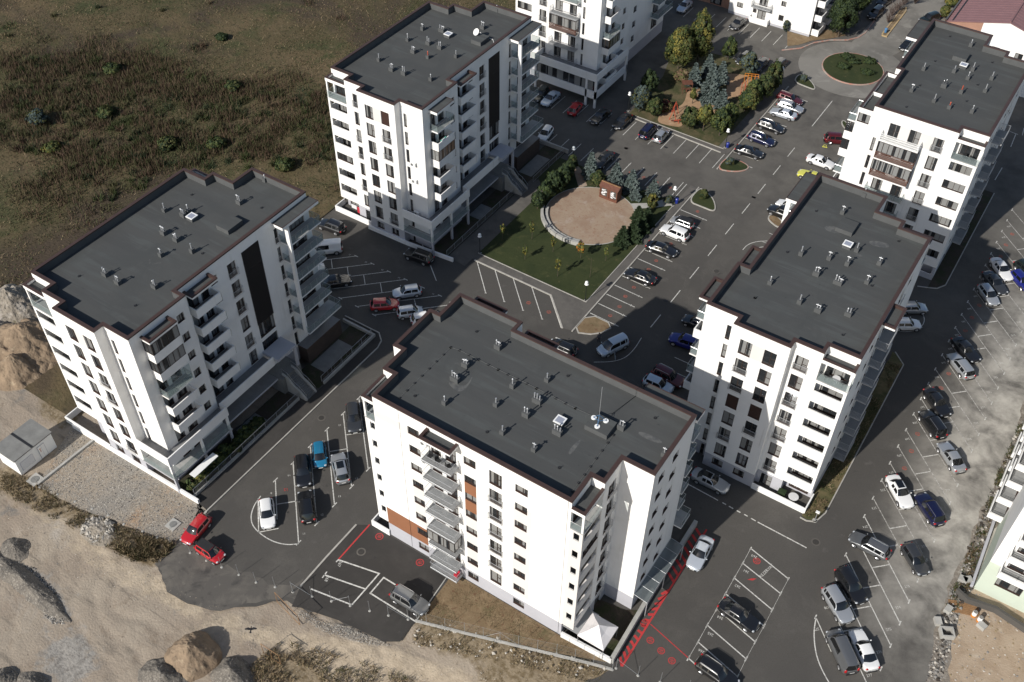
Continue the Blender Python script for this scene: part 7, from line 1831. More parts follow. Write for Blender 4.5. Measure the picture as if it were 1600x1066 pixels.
mi = np.where(tall, np.where(r.random(len(q)) < .62, 2, 3), np.where(f1 + .25 * r.normal(size=len(q)) > .50, r.integers(3, 5, len(q)), np.where(r.random(len(q)) < .22, 0, 1)))
mi = np.where(band & ~tall, np.where(r.random(len(q)) < .45, 4, 3), mi)
blades('meadow_grass', q, np.where(tall, .5 + .8 * r.random(len(q)), .12 + .22 * r.random(len(q))), np.where(tall, .06, .07), np.where(tall, .22, .9), ('straw', 'straw_dark', 'weed_brown', 'weed_olive', 'weed_green'), mi, 3, meadow_z)
cq = scatter([(-170.24, 86.56), (-160.47, 99.89), (-133.82, 107), (-112.85, 114.96), (-97.55, 100.76), (-109.24, 91.13), (-118.37, 84.96), (-119.78, 78.95), (-119.45, 71.14), (-134.93, 75.5), (-147.38, 72.38)], 420, 51); cr = np.random.default_rng(52)
cq = np.concatenate([cq, scatter(VIEW, 130, 53)]); nn = 60
cc = np.repeat(cq, nn, 0); rad = np.repeat(.4 + 1.1 * cr.random(len(cq)) ** 2, nn)[:, None]; cc = cc + cr.normal(size=cc.shape) * rad * .6
blades('weed_clumps', cc, .35 + .75 * cr.random(len(cc)), np.full(len(cc), .07), .5, ('weed_olive', 'weed_green', 'leaf_dark', 'weed_brown'), np.repeat(cr.integers(0, 4, len(cq)), nn) * (cr.random(len(cc)) < .75), 54, meadow_z)
def cover_grass(name, poly, n, seed, h, mats, zf=None, z0=.1, w=.06):
    q = scatter(poly, n, seed); q = q[fbm(q[:, 0], q[:, 1], .8, seed + 3) > .46] if n > 100 else q; r = np.random.default_rng(seed); m = fbm(q[:, 0], q[:, 1], .5, seed)
    return blades(name, q, h * (.5 + r.random(len(q))), np.full(len(q), w), .5, mats, np.minimum((m * 1.6 * len(mats) * (.6 + .8 * r.random(len(q)))).astype(int) % len(mats), len(mats) - 1), seed, zf or (lambda x, y: np.full(len(x), z0)))
cover_grass('verge_weeds', [(-92.09, 29.79), (-86.96, 31.28), (-80.03, 31.14), (-73.87, 32.38), (-67.09, 33.99), (-66.53, 31.34), (-69.32, 29.68), (-77.58, 29.07), (-83.37, 28.38), (-88.95, 27.38)], 6000, 21, .28, ('straw', 'straw', 'straw_dark', 'weed_olive', 'straw'), z0=.0, w=.05)
cover_grass('verge_weeds', [(-72.4, 32), (-66.78, 33.99), (-66.32, 32.29), (-68.86, 30.19), (-71.96, 29.73)], 3500, 22, .6, ('straw_dark', 'straw', 'weed_olive', 'straw'), z0=.0, w=.06)
cover_grass('verge_weeds', [(-38.46, 42.58), (-31.57, 44.7), (-24.93, 46.9), (-18.53, 48.56), (-18.86, 45.82), (-27.11, 42.87), (-37.47, 39.01)], 5000, 23, .2, ('straw', 'straw', 'straw_dark', 'weed_olive'), z0=.0, w=.04)
cover_grass('verge_weeds', [(-48.92, 31.84), (-44.83, 33.24), (-36.61, 35.71), (-30.6, 36.38), (-46.76, 25.66), (-49.71, 27.85)], 5000, 24, .4, ('straw', 'weed_olive', 'straw', 'straw_dark'), z0=.0, w=.05)
cover_grass('dry_grass', [(-41.5, 48.4), (-25, 48.4), (-19.32, 48.73), (-25.78, 45.96), (-31.49, 43.95), (-38.1, 41.75), (-38.37, 48.11)], 15000, 25, .07, ('straw_dark', 'straw', 'straw', 'weed_olive'), z0=.05, w=.035)
cover_grass('lawn_grass', [(-66.9, 94.6), (-48.6, 94.45), (-48.5, 121.3), (-66, 121.4), (-69.3, 121.4), (-69.3, 115), (-67, 112.5)], 1, 26, .1, ('leaf_green',))
cover_grass('rubble_weeds', [(8.33, 104.92), (8.22, 95.6), (8.45, 84.32), (8.41, 74.77), (9.41, 74.23), (10.31, 79.56), (9.8, 83), (9.8, 110)], 5000, 27, .4, ('weed_olive', 'straw_dark', 'weed_green'), z0=.0)
cover_grass('verge_weeds', [(-9.1, 77.3), (-7.6, 77.5), (-7.25, 79), (-7.35, 107), (-9.1, 107)], 5000, 28, .25, ('weed_olive', 'straw_dark', 'weed_green', 'straw'), w=.05)

# stones: irregular small polyhedra joined as stuff
def stones(name, poly, n, seed, smin, smax, mats, zf=None):
    q = scatter(poly, n, seed); r = np.random.default_rng(seed); mb = MB(); z = zf(q[:, 0], q[:, 1]) if zf else np.full(len(q), .03)
    base = np.array([(1, 0, 0), (0, 1, 0), (-1, 0, 0), (0, -1, 0), (0, 0, 1)])
    for i in range(len(q)):
        s = smin + (smax - smin) * r.random() ** 3; v = base * s * (.6 + .8 * r.random((5, 3))); a = r.random() * 6.28; c, sn = math.cos(a), math.sin(a)
        v = [(q[i, 0] + p[0] * c - p[1] * sn, q[i, 1] + p[0] * sn + p[1] * c, z[i] + p[2] * .8) for p in v]
        mb.add(v, ((0, 1, 4), (1, 2, 4), (2, 3, 4), (3, 0, 4)), mats[r.integers(0, len(mats))])
    return tag(mb.build(name), kind='stuff')
mat('stone_pale', (.42, .39, .34), .9); mat('stone_grey', (.20, .19, .175), .9); mat('stone_dark', (.075, .07, .063), .9)
stones('gravel', [(-90.3, 39.0), (-69.2, 39.3), (-67.28, 39.38), (-66.99, 35.12), (-67.71, 33.98), (-75.41, 32.38), (-79.71, 31.44), (-86.27, 30.91)], 9000, 41, .03, .09, ('stone_pale', 'stone_grey', 'stone_grey', 'stone_dark'))
stones('rubble', [(8.46, 105.01), (8.3, 95.3), (8.4, 83.98), (8.37, 74.46), (9.26, 64.82), (10.63, 65.73), (9.88, 75), (10.25, 79.03), (9.9, 83), (9.9, 115)], 1900, 42, .05, .30, ('stone_grey', 'stone_grey', 'stone_pale', 'stone_dark', 'earth_dark'))
stones('rubble', [(-77.11, 29.23), (-77.97, 30.79), (-76.9, 31.98), (-74.75, 32.22), (-73.8, 30.74), (-74.82, 29.13)], 260, 43, .08, .5, ('stone_pale', 'stone_grey'))
stones('rubble', [(-38.14, 42.15), (-18.81, 48.38), (-19.14, 46.3), (-37.34, 38.83)], 420, 44, .03, .22, ('stone_pale', 'stone_pale', 'straw'))
stones('rubble', [(-77.66, 23.22), (-72.52, 22.5), (-69.42, 20.61), (-70.63, 19.8), (-76.47, 20.89), (-81.15, 22.75)], 2600, 45, .03, .14, ('stone_pale', 'stone_grey', 'stone_dark'), earth_z)
stones('rubble', [(8.72, 74.23), (10.72, 79.35), (18, 76), (18, 66), (9.53, 65)], 700, 46, .03, .16, ('stone_pale', 'stone_grey', 'straw'))
stones('track_gravel', [(-87.81, 26.5), (-65.6, 29.52), (-50.24, 32.3), (-36.37, 37.57), (-20.64, 44.97), (-42.46, 30.48), (-61.79, 26.88), (-83.42, 23.12)], 3500, 47, .02, .07, ('stone_pale', 'stone_grey', 'earth'))
stones('track_gravel', [(-49.66, 35.69), (-47.04, 35.64), (-44.26, 36.84), (-41.21, 37.28), (-38.59, 37.83), (-40.58, 36.5), (-45.56, 35.02), (-49.62, 34.73)], 2500, 48, .02, .08, ('stone_pale', 'stone_grey', 'stone_grey'))

# mounds of soil and gravel
ground_mat('soil_pile', [(0.25, 0.185, 0.125), ((0.19, 0.14, 0.095), .6, .45, .6, 8), ((0.33, 0.26, 0.18), 1.4, .56, .7, 6)], bump=.10, bscale=4)
ground_mat('gravel_pile', [(0.17, 0.152, 0.128), ((0.115, 0.104, 0.09), .9, .45, .6, 8), ((0.28, 0.255, 0.22), 5, .54, .64, 4), ((0.07, 0.064, 0.056), 7, .60, .68, 3)], bump=.08, bscale=9)
ground_mat('rock_pile', [(0.24, 0.21, 0.17), ((0.33, 0.30, 0.26), .8, .48, .62, 8), ((0.10, 0.088, 0.07), 1.2, .56, .66, 7), ((0.12, 0.11, 0.04), .7, .62, .72, 6)], bump=.25, bscale=2.5)
def mound(label, x, y, rx, ry, h, m, seed, rz=0.0, sharp=1.0):
    rug = .6 if m == 'rock_pile' else .3 if m == 'soil_pile' else .05
    nr, na = 34, 96; T, Aa = np.meshgrid(np.linspace(0, 1, nr + 1), np.linspace(0, 2 * np.pi, na, endpoint=False), indexing='ij')
    wv = 1 + .16 * (fbm(np.cos(Aa) * 2 + seed * 3.7 + 9, np.sin(Aa) * 2 + 9, 1.0, seed) - .5) * 2
    px, py = np.cos(Aa) * T * rx * wv, np.sin(Aa) * T * ry * wv
    n1 = fbm(px + x, py + y, .55, seed, 5) - .5; n2 = np.abs(fbm(px + x, py + y, 1.3, seed + 5, 4) - .5); n3 = fbm(px + x, py + y, 5.0, seed + 9, 2) - .5
    edge = np.minimum(1, (1 - T) * 5)
    zz = h * np.maximum(0, 1 - T ** 1.15) ** sharp + edge * (n1 * .6 * h * (.3 + T) - n2 * .5 * h * rug + n3 * .14) - .18 * (T > .985)
    vs = np.stack([px.ravel(), py.ravel(), zz.ravel()], 1)
    fs = [(i * na + j, (i + 1) * na + j, (i + 1) * na + (j + 1) % na, i * na + (j + 1) % na) for i in range(nr) for j in range(na)]
    mb = MB(); mb.add(vs.tolist(), fs, m); return tag(mb.build('mound', None, (x, y, -.2), rz, smooth=50), label, 'mound', 'heaps on the building site')
for a in (('brown rounded soil heap with a hollow, largest at the bottom edge', -55.32, 25.28, 2.9, 2.9, 2.7, 'soil_pile', 1, 0, .8), ('grey gravel heap left of the brown soil heap, cut by the bottom edge', -56.05, 21.87, 3.0, 2.4, 1.9, 'gravel_pile', 2), ('dark stony gravel heap right of the brown soil heap', -50.32, 26.04, 2.6, 2.2, 2.0, 'gravel_pile', 3),
          ('big brown earth heap behind the left block corner', -106.44, 44.91, 6.5, 5.5, 4.5, 'soil_pile', 4, .4), ('brown earth heap with a steep shaded step, lowest of the left heaps', -103.82, 41.4, 3.6, 3.6, 3.2, 'soil_pile', 5), ('grey rocky heap with weeds, touching the meadow', -113.52, 48.53, 6.5, 6.0, 3.8, 'rock_pile', 6), ('small rocky heap at the left picture edge', -110.84, 44, 4.0, 4.0, 2.6, 'rock_pile', 7), ('brown earth heap between the rocky heap and the left block', -104.04, 45.18, 4.0, 5.0, 2.8, 'soil_pile', 8),
          ('small dark gravel heap at the left picture edge, by the track', -81.42, 23.65, 2.0, 1.5, 1.1, 'gravel_pile', 9), ('dark heap in the bottom left corner', -69.69, 12.75, 1.6, 1.4, 1.2, 'gravel_pile', 10), ('low dark heap at the bottom edge, beside the corner heap', -66.32, 14.1, 2.6, 1.3, 1.1, 'gravel_pile', 11), ('pale rubble heap in the dry scrub verge', -75.63, 30.45, 2.6, 1.8, .7, 'rock_pile', 12)): mound(*a)
a, c = [(-82.75, 21.69), (-71.01, 21.01)]; ang = math.atan2(c[1] - a[1], c[0] - a[0])
mound('long dark gravel bank running down from the left picture edge', (a[0] + c[0]) / 2, (a[1] + c[1]) / 2, 7.6, 1.3, 1.1, 'gravel_pile', 13, ang)

# ------------------------------------------------------------------ street furniture and small things
def lamp_post(x, y, label, h=3.5):
    root = thing('lamp_post', label, 'lamp post', (x, y, .1), 0, 'white globe lamp posts')
    s = MB(); s.cyl(0, 0, 0, .5, .09, 'post_dark', 8); s.cyl(0, 0, .5, h - .3, .05, 'post_dark', 8); s.build('post', root, smooth=40); s = MB(); s.box(-.22, -.22, -.06, .22, .22, .03, 'concrete'); s.build('footing', root)
    s = MB(); s.sphere((0, 0, h), .24, 'globe_white', 16, 10); s.build('globe', root, smooth=80); s = MB(); s.cyl(0, 0, h - .32, h - .2, .3, 'globe_white', 14, .16); s.build('collar', root)
for (x, y), lab in (([(-66.81, 94.62)][0], 'globe lamp at the left lawn corner, by the shaded footpath'), ([(-48.67, 94.44)][0], 'globe lamp at the lower lawn corner, facing the black saloon'), ([(-48.33, 120.62)][0], 'globe lamp with a blue bin at the plaza path'), ([(-66.64, 120.91)][0], 'globe lamp rising behind the dense plaza hedge'), ([(-66.89, 140)][0], 'globe lamp beside the bluish evergreen at the playground corner'), ([(-48.17, 139.39)][0], 'globe lamp with a blue bin at the playground corner'), ([(-48.33, 162.37)][0], 'globe lamp by the pines near the roundabout')): lamp_post(x, y, lab)
def bin_(x, y, label, m='bin_blue'):
    root = thing('litter_bin', label, 'bin', (x, y, .12), 0, 'blue litter bins'); s = MB(); s.cyl(0, 0, .15, .9, .24, m, 10, .29); s.build('body', root); s = MB(); s.cyl(0, 0, .92, 1.05, .31, m, 10, .2); s.build('lid', root); s = MB(); s.box(-.05, -.05, -.1, .05, .05, .15, 'post_dark'); s.build('foot', root)
bin_(-48.04, 121.36, 'blue bin under the globe lamp at the plaza path'); bin_(-47.82, 139.48, 'blue bin under the globe lamp at the playground corner'); bin_(-38.78, 191.24, 'light blue bin on the tip of the long kerbed island', 'bin_sky')
# wooden kiosk on the plaza
kx, ky = -57.38, 116.15
ki = thing('wooden_kiosk', 'red brown wooden kiosk with two pale carved panels on the round plaza', 'kiosk', (kx, ky + .7, .15))
s = MB(); w, d, h = 1.55, .75, 2.2
s.box(-w, -d, 0, w, d, .12, 'wood_dark'); s.box(-w, -d + .1, .12, w, d, h, 'wood_dark')
for x in (-w, -.08, w - .16): s.box(x, -d, .12, x + .16, -d + .1, h, 'wood_dark')
s.box(-w + .16, -d + .02, h - .2, w - .16, -d + .1, h, 'wood_dark'); s.box(-w + .16, -d + .02, .12, w - .16, -d + .1, .4, 'wood_dark'); s.build('cabin', ki)
s = MB(); e = .12
s.add([(-w - e, -d - e, h), (w + e, -d - e, h), (w + e, 0, h + .4), (-w - e, 0, h + .4), (w + e, d + e, h), (-w - e, d + e, h)], ((0, 1, 2, 3), (3, 2, 4, 5), (1, 4, 2), (0, 3, 5)), 'wood_dark'); s.box(-w - e, -.06, h + .38, w + e, .06, h + .5, 'wood'); s.build('roof', ki)
for x in (-.75, .85):
    s = MB(); s.box(x - .5, -d + .07, .5, x + .5, -d + .095, 1.9, 'stone_dark'); r = random.Random(int(x * 10))
    for q in range(16):
        cx, cz = x + r.uniform(-.38, .38), .65 + 1.1 * (q / 16); s.sphere((cx, -d + .06, cz), .1 + .05 * r.random(), 'fabric_pale', 7, 4, 1.5, .25, .7)
    s.build('carved_panel', ki)
# party tent
tx, ty = -21.16, 50.07; te = thing('party_tent', 'white pointed party tent in the walled yard', 'tent', (tx, ty, .05)); s = MB(); a = 1.55
c = [(-a, -a, 2.2), (a, -a, 2.2), (a, a, 2.2), (-a, a, 2.2)]
mid = [((c[i][0] + c[(i + 1) % 4][0]) / 2, (c[i][1] + c[(i + 1) % 4][1]) / 2, 2.14) for i in range(4)]; top = (0, 0, 3.45)
for i in range(4):
    q1 = tuple(c[i][t] * .5 + top[t] * .5 - (.12 if t == 2 else 0) for t in range(3)); q2 = tuple(mid[i][t] * .5 + top[t] * .5 - (.16 if t == 2 else 0) for t in range(3)); q3 = tuple(c[(i + 1) % 4][t] * .5 + top[t] * .5 - (.12 if t == 2 else 0) for t in range(3))
    s.quad(c[i], mid[i], q2, q1, 'fabric_white'); s.quad(mid[i], c[(i + 1) % 4], q3, q2, 'fabric_white'); s.add((q1, q2, top), ((0, 1, 2),), 'fabric_white'); s.add((q2, q3, top), ((0, 1, 2),), 'fabric_white')
    s.quad((c[i][0], c[i][1], 1.95), (c[(i + 1) % 4][0], c[(i + 1) % 4][1], 1.95), c[(i + 1) % 4], c[i], 'fabric_white')
s.build('canopy', te, smooth=25)
for p in c: s = MB(); s.tube([(p[0] * .97, p[1] * .97, 0), (p[0] * .97, p[1] * .97, 2.2)], .03, 'metal_grey', 5); s.build('leg', te)
sheet('yard_grass', [(-24.0, 48.9), (-18.92, 48.9), (-18.9, 55.91), (-20.5, 55), (-24, 54.5)], .05, 'planting_soil')
# chain-link fence on thin posts
def fence_run(label, pts, h=2.1, mesh=True, braces=()):
    root = thing('chain_link_fence', label, 'fence', (*pts[0], 0)); L = [(x - pts[0][0], y - pts[0][1]) for x, y in pts]
    for i, (x, y) in enumerate(L):
        s = MB(); s.tube([(x, y, 0), (x, y, h)], .024, 'metal_grey', 5); s.build('post', root); s = MB(); s.cyl(x, y, -.02, .10, .2, 'concrete', 8, .12); s.build('footing', root)
    s = MB()
    for z in ((h - .05, 1.1, .15) if mesh else ()):
        for p, q in zip(L, L[1:]): s.tube([(*p, z), (*q, z)],   .004 if z < h - .1 else .008, 'metal_grey', 3, cap=False)
    for i, j in braces: s.tube([(*L[i], h - .2), (*L[j], .15)], .02, 'metal_grey', 4)
    if s.v: s.build('wire', root)
    if mesh:
        m = MB()
        for p, q in zip(L, L[1:]): m.quad((*p, .05), (*q, .05), (*q, h - .05), (*p, h - .05), 'mesh_fence')
        m.build('wire_mesh', root)
fence_run('row of bare fence posts along the edge of the worn asphalt', [(-64.69, 34.16), (-62.44, 34.44), (-60.42, 34.76), (-58.16, 35.11), (-55.91, 35.45), (-53.78, 36.18), (-51.74, 36.79)], mesh=False)
fence_run('row of fence posts with concrete feet across the small lot', [(-51.78, 36.79), (-49.63, 37.51), (-47.51, 38.25), (-45.46, 38.95), (-43.32, 39.63), (-41.3, 40.32), (-39.26, 41.11)], mesh=False, braces=((0, 1), (3, 2), (5, 6)))
fence_run('chain link fence below the dry lawn, ending at the tent yard', [(-38.37, 41.51), (-37.36, 41.85), (-35.33, 42.44), (-33.33, 43.19), (-31.39, 43.86), (-29.63, 44.41), (-27.76, 45.09), (-25.83, 45.78), (-23.94, 46.52), (-22.07, 47.12), (-20.17, 47.67), (-18.2, 48.2)], braces=((5, 6), (5, 4)))
fence_run('chain link fence posts at the bottom edge below the red hatching', [(-17.96, 48.57), (-15.68, 49.11), (-13.44, 49.74), (-10.68, 50.6)], mesh=False, braces=((0, 1),))
fence_run('row of fence posts along the lower edge of the gravel plot', [(-86.1, 30.77), (-83.5, 31.25), (-80.99, 31.69), (-78.52, 32.11), (-76.29, 32.51), (-73.85, 32.7), (-71.32, 33.21), (-69.3, 33.51), (-67.64, 33.91)], mesh=False)
low_wall('rough concrete footing under the chain link fence below the dry lawn', [(-38.56, 41.39), (-33.37, 43.12), (-27.73, 45.04), (-20.15, 47.63), (-18.2, 48.2)], .12, .3, 'concrete', name='fence_footing')
for nm, pts, lab in (('gate_frame', [(-52.33, 34.94), (-48.44, 34.2)], 'rusty leaning metal gate frame by the dirt track'), ('gate_frame', [(-49.44, 29.68), (-47.07, 29.72)], 'metal gate frame lying at the weeds, lower side of the track')):
    a, c = pts; root = thing(nm, lab, 'gate', (*a, 0)); d = (c[0] - a[0], c[1] - a[1]); s = MB(); q = [(0, 0, .05), (*d, .05), (*d, 2.0), (0, 0, 2.0)]
    for i in range(4): s.tube([q[i], q[(i + 1) % 4]], .035, 'wood', 5)
    s.build('frame', root); s = MB(); s.tube([(d[0] / 2, d[1] / 2, .05), (d[0] / 2, d[1] / 2, 2.0)], .025, 'wood', 4); s.build('brace', root)
# building site things beside the green-based block
s = MB(); w = [(8.76, 76.96), (10.05, 76.42), (12.96, 76.97), (16.4, 76.32)]; strip(s, w, .35, 0, 'stone_dark', h=.9); tag(s.build('retaining_wall'), 'dark low retaining wall below the green based block', 'wall')
px, py = 10.11, 75.58; pf = thing('plank_deck', 'deck of pale wooden planks beside the dark retaining wall', 'deck', (px, py, .05), math.radians(20))
me = MB(); me.box(-1.6, -.09, 0, 1.6, .09, .05, 'wood'); me = me.mesh('plank')
for i in range(7): link('plank', me, pf, (0, -.7 + i * .22, 0), RNG.uniform(-.03, .03))
for (x, y), lab in zip([(11.24, 75.21), (11.92, 74.88)], ('orange and white site drum nearest the plank deck', 'orange and white site drum farther from the plank deck')):
    root = thing('site_drum', lab, 'drum', (x, y, .05), 0, 'site drums'); s = MB(); s.cyl(0, 0, 0, .28, .3, 'play_orange', 12); s.build('base', root); s = MB(); s.cyl(0, 0, .28, .8, .27, 'white_paint', 12, .24); s.build('drum', root); s = MB(); s.cyl(0, 0, .8, .85, .22, 'stone_grey', 12); s.build('lid', root)
x, y = 9.43, 71.33; root = thing('concrete_chamber', 'open square concrete chamber lying on the rubble', 'chamber', (x, y, .05), .5); s = MB()
for q in ((-.7, -.6, .7, -.45), (-.7, .45, .7, .6), (-.7, -.45, -.55, .45), (.55, -.45, .7, .45)): s.box(q[0], q[1], 0, q[2], q[3], .7, 'concrete')
s.build('wall', root); s = MB(); s.box(-.55, -.45, 0, .55, .45, .05, 'stone_dark'); s.build('floor', root)
for i, (x, y) in enumerate([(8.95, 78.89), (9.4, 79.12), (8.72, 74.28), (8.23, 72.23), (12.31, 74.33)]):
    s = MB(); s.box(-.45, -.35, 0, .45, .35, .5, 'concrete'); tag(s.build('concrete_block', None, (x, y, .05), i * .7), ('pale concrete block at the foot of the green based block', 'pale block right beside another at the green base', 'pale broken block at the end of the plank deck', 'broken block on the lot edge beside the open chamber', 'small pale block near the orange drums')[i], 'block', 'concrete blocks on the rubble')
s = MB(); strip(s, [(10, 78.55), (9.66, 89.82)], .3, 0, 'plinth_grey', h=.5); tag(s.build('foundation_wall'), 'grey foundation strip along the foot of the green based block', 'wall')
# playground equipment
x, y = -59.48, 142.83; sw = thing('swing', 'red playground swing frame with two seats', 'swing', (x, y, .12), .3); s = MB()
for yy in (-1.2, 1.2):
    for dx in (-.6, .6): s.tube([(dx, yy, 0), (0, yy, 2.2)], .06, 'play_red', 6)
s.tube([(0, -1.25, 2.2), (0, 1.25, 2.2)], .06, 'play_red', 6); s.build('frame', sw)
for yy in (-.5, .5):
    s = MB(); s.box(-.12, yy - .22, .5, .12, yy + .22, .54, 'black_rubber'); s.tube([(0, yy - .2, .54), (0, yy - .2, 2.2)], .012, 'steel', 3); s.tube([(0, yy + .2, .54), (0, yy + .2, 2.2)], .012, 'steel', 3); s.build('seat', sw)
x, y = -57.96, 141.48; sl = thing('seesaw', 'red seesaw in the playground sand beside the swing', 'seesaw', (x, y, .12), .8); s = MB(); s.box(-1.3, -.14, .52, 1.3, .14, .6, 'play_red'); s.build('beam', sl); s = MB(); s.tube([(0, -.25, 0), (0, 0, .52)], .05, 'play_red', 5); s.tube([(0, .25, 0), (0, 0, .52)], .05, 'play_red', 5); s.build('support', sl)
for q in (-1.1, 1.1): s = MB(); s.box(q - .2, -.2, .6, q + .2, .2, .66, 'wood_dark'); s.tube([(q * .8, -.2, .85), (q * .8, .2, .85)], .025, 'steel', 4); s.tube([(q * .8, 0, .6), (q * .8, 0, .85)], .025, 'steel', 4); s.build('seat', sl)
x, y = -52.33, 155.89; cl = thing('slide', 'red slide tower on the bright playground sand', 'slide', (x, y, .12), 1.2); s = MB()
for dx in (-.4, .4):
    for dy in (-.4, .4): s.tube([(dx, dy, 0), (dx, dy, 2.4)], .05, 'play_red', 5)
s.box(-.45, -.45, 1.3, .45, .45, 1.38, 'wood'); s.build('tower', cl); s = MB(); s.quad((.45, -.3, 1.36), (.45, .3, 1.36), (2.2, .3, .25), (2.2, -.3, .25), 'play_red'); s.quad((.45, -.3, 1.36), (2.2, -.3, .25), (2.2, -.3, .45), (.45, -.3, 1.56), 'play_red'); s.quad((.45, .3, 1.56), (2.2, .3, .45), (2.2, .3, .25), (.45, .3, 1.36), 'play_red'); s.build('chute', cl)
x, y = -52.99, 160.37; cf = thing('climbing_frame', 'orange climbing frame behind the slide tower', 'climbing frame', (x, y, .12), .4); s = MB()
for q in range(5):
    for dy in (-.7, .7): s.tube([(-1.2 + .6 * q, dy, 0), (-1.2 + .6 * q, dy * .5, 1.5)], .04, 'play_orange', 5)
    s.tube([(-1.2 + .6 * q, -.35, 1.5), (-1.2 + .6 * q, .35, 1.5)], .04, 'play_orange', 5)
s.build('bars', cf); s = MB()
for dy in (-.35, .35): s.tube([(-1.2, dy, 1.5), (1.2, dy, 1.5)], .045, 'play_orange', 5)
s.build('rails', cf)
x, y = -61.16, 150.96; pb = thing('picnic_shelter', 'small dark picnic shelter in the shaded playground lawn', 'shelter', (x, y, .12), .6); s = MB(); s.box(-.9, -.7, 1.9, .9, .7, 2.0, 'wood_dark'); s.build('roof', pb)
for dx in (-.8, .8):
    for dy in (-.6, .6): s = MB(); s.tube([(dx, dy, 0), (dx, dy, 1.9)], .05, 'wood_dark', 5); s.build('post', pb)
s = MB(); s.box(-.6, -.25, .65, .6, .25, .7, 'wood_dark'); s.box(-.1, -.1, 0, .1, .1, .65, 'wood_dark'); s.build('table', pb)
# small things on the road
x, y = -34.46, 148.94; root = thing('parking_barrier', 'small yellow folding parking barrier on an empty bay', 'parking barrier', (x, y, .05), .3); s = MB(); s.tube([(-.35, 0, .02), (-.2, 0, .4), (.2, 0, .4), (.35, 0, .02)], .035, 'paint_yellow', 5); s.build('hoop', root); s = MB(); s.box(-.4, -.12, 0, .4, .12, .03, 'paint_yellow'); s.build('plate', root)
x, y = -7.7, 77.33; root = thing('bollard_lamp', 'white topped lamp bollard at the corner of the dry verge', 'lamp', (x, y, .05)); s = MB(); s.cyl(0, 0, 0, 1.6, .05, 'metal_grey', 8); s.build('post', root); s = MB(); s.box(-.22, -.14, 1.6, .22, .14, 1.75, 'white_paint'); s.build('head', root); s = MB(); s.cyl(0, 0, 0, .1, .3, 'concrete', 10); s.build('footing', root)
# bird in flight over the track
bx, by = -38.82, 22.91; bd = thing('bird', 'black bird flying over the dirt track', 'bird', (bx, by, 26), 2.2)
s = MB(); s.sphere((0, 0, 0), 1, 'feather_black', 10, 8, .20, .065, .06); s.sphere((.2, 0, .01), 1, 'feather_black', 8, 6, .055, .045, .045); s.add([(.25, 0, .0), (.31, 0, -.01), (.25, .015, .01), (.25, -.015, .01)], ((0, 1, 2), (0, 3, 1), (2, 1, 3)), 'stone_dark'); s.add([(-.14, -.05, 0), (-.14, .05, 0), (-.34, .09, 0), (-.34, -.09, 0)], ((0, 1, 2, 3),), 'feather_black'); s.build('body', bd, smooth=60)
for sg in (1, -1):
    s = MB(); v = [(.09, .03, .03), (.13, .22, .10), (.05, .50, .06), (-.05, .44, .05), (-.06, .30, .07), (-.08, .20, .07), (-.09, .03, .02)]; v = [(a, b * sg, c) for a, b, c in v]; n = len(v); v += [(a, b, c - .012) for a, b, c in v]
    f = [tuple(range(n)), tuple(reversed(range(n, 2 * n)))] + [(i, (i + 1) % n, n + (i + 1) % n, n + i) for i in range(n)]; s.add(v, f if sg > 0 else [q[::-1] for q in f], 'feather_black'); s.build('wing', bd)
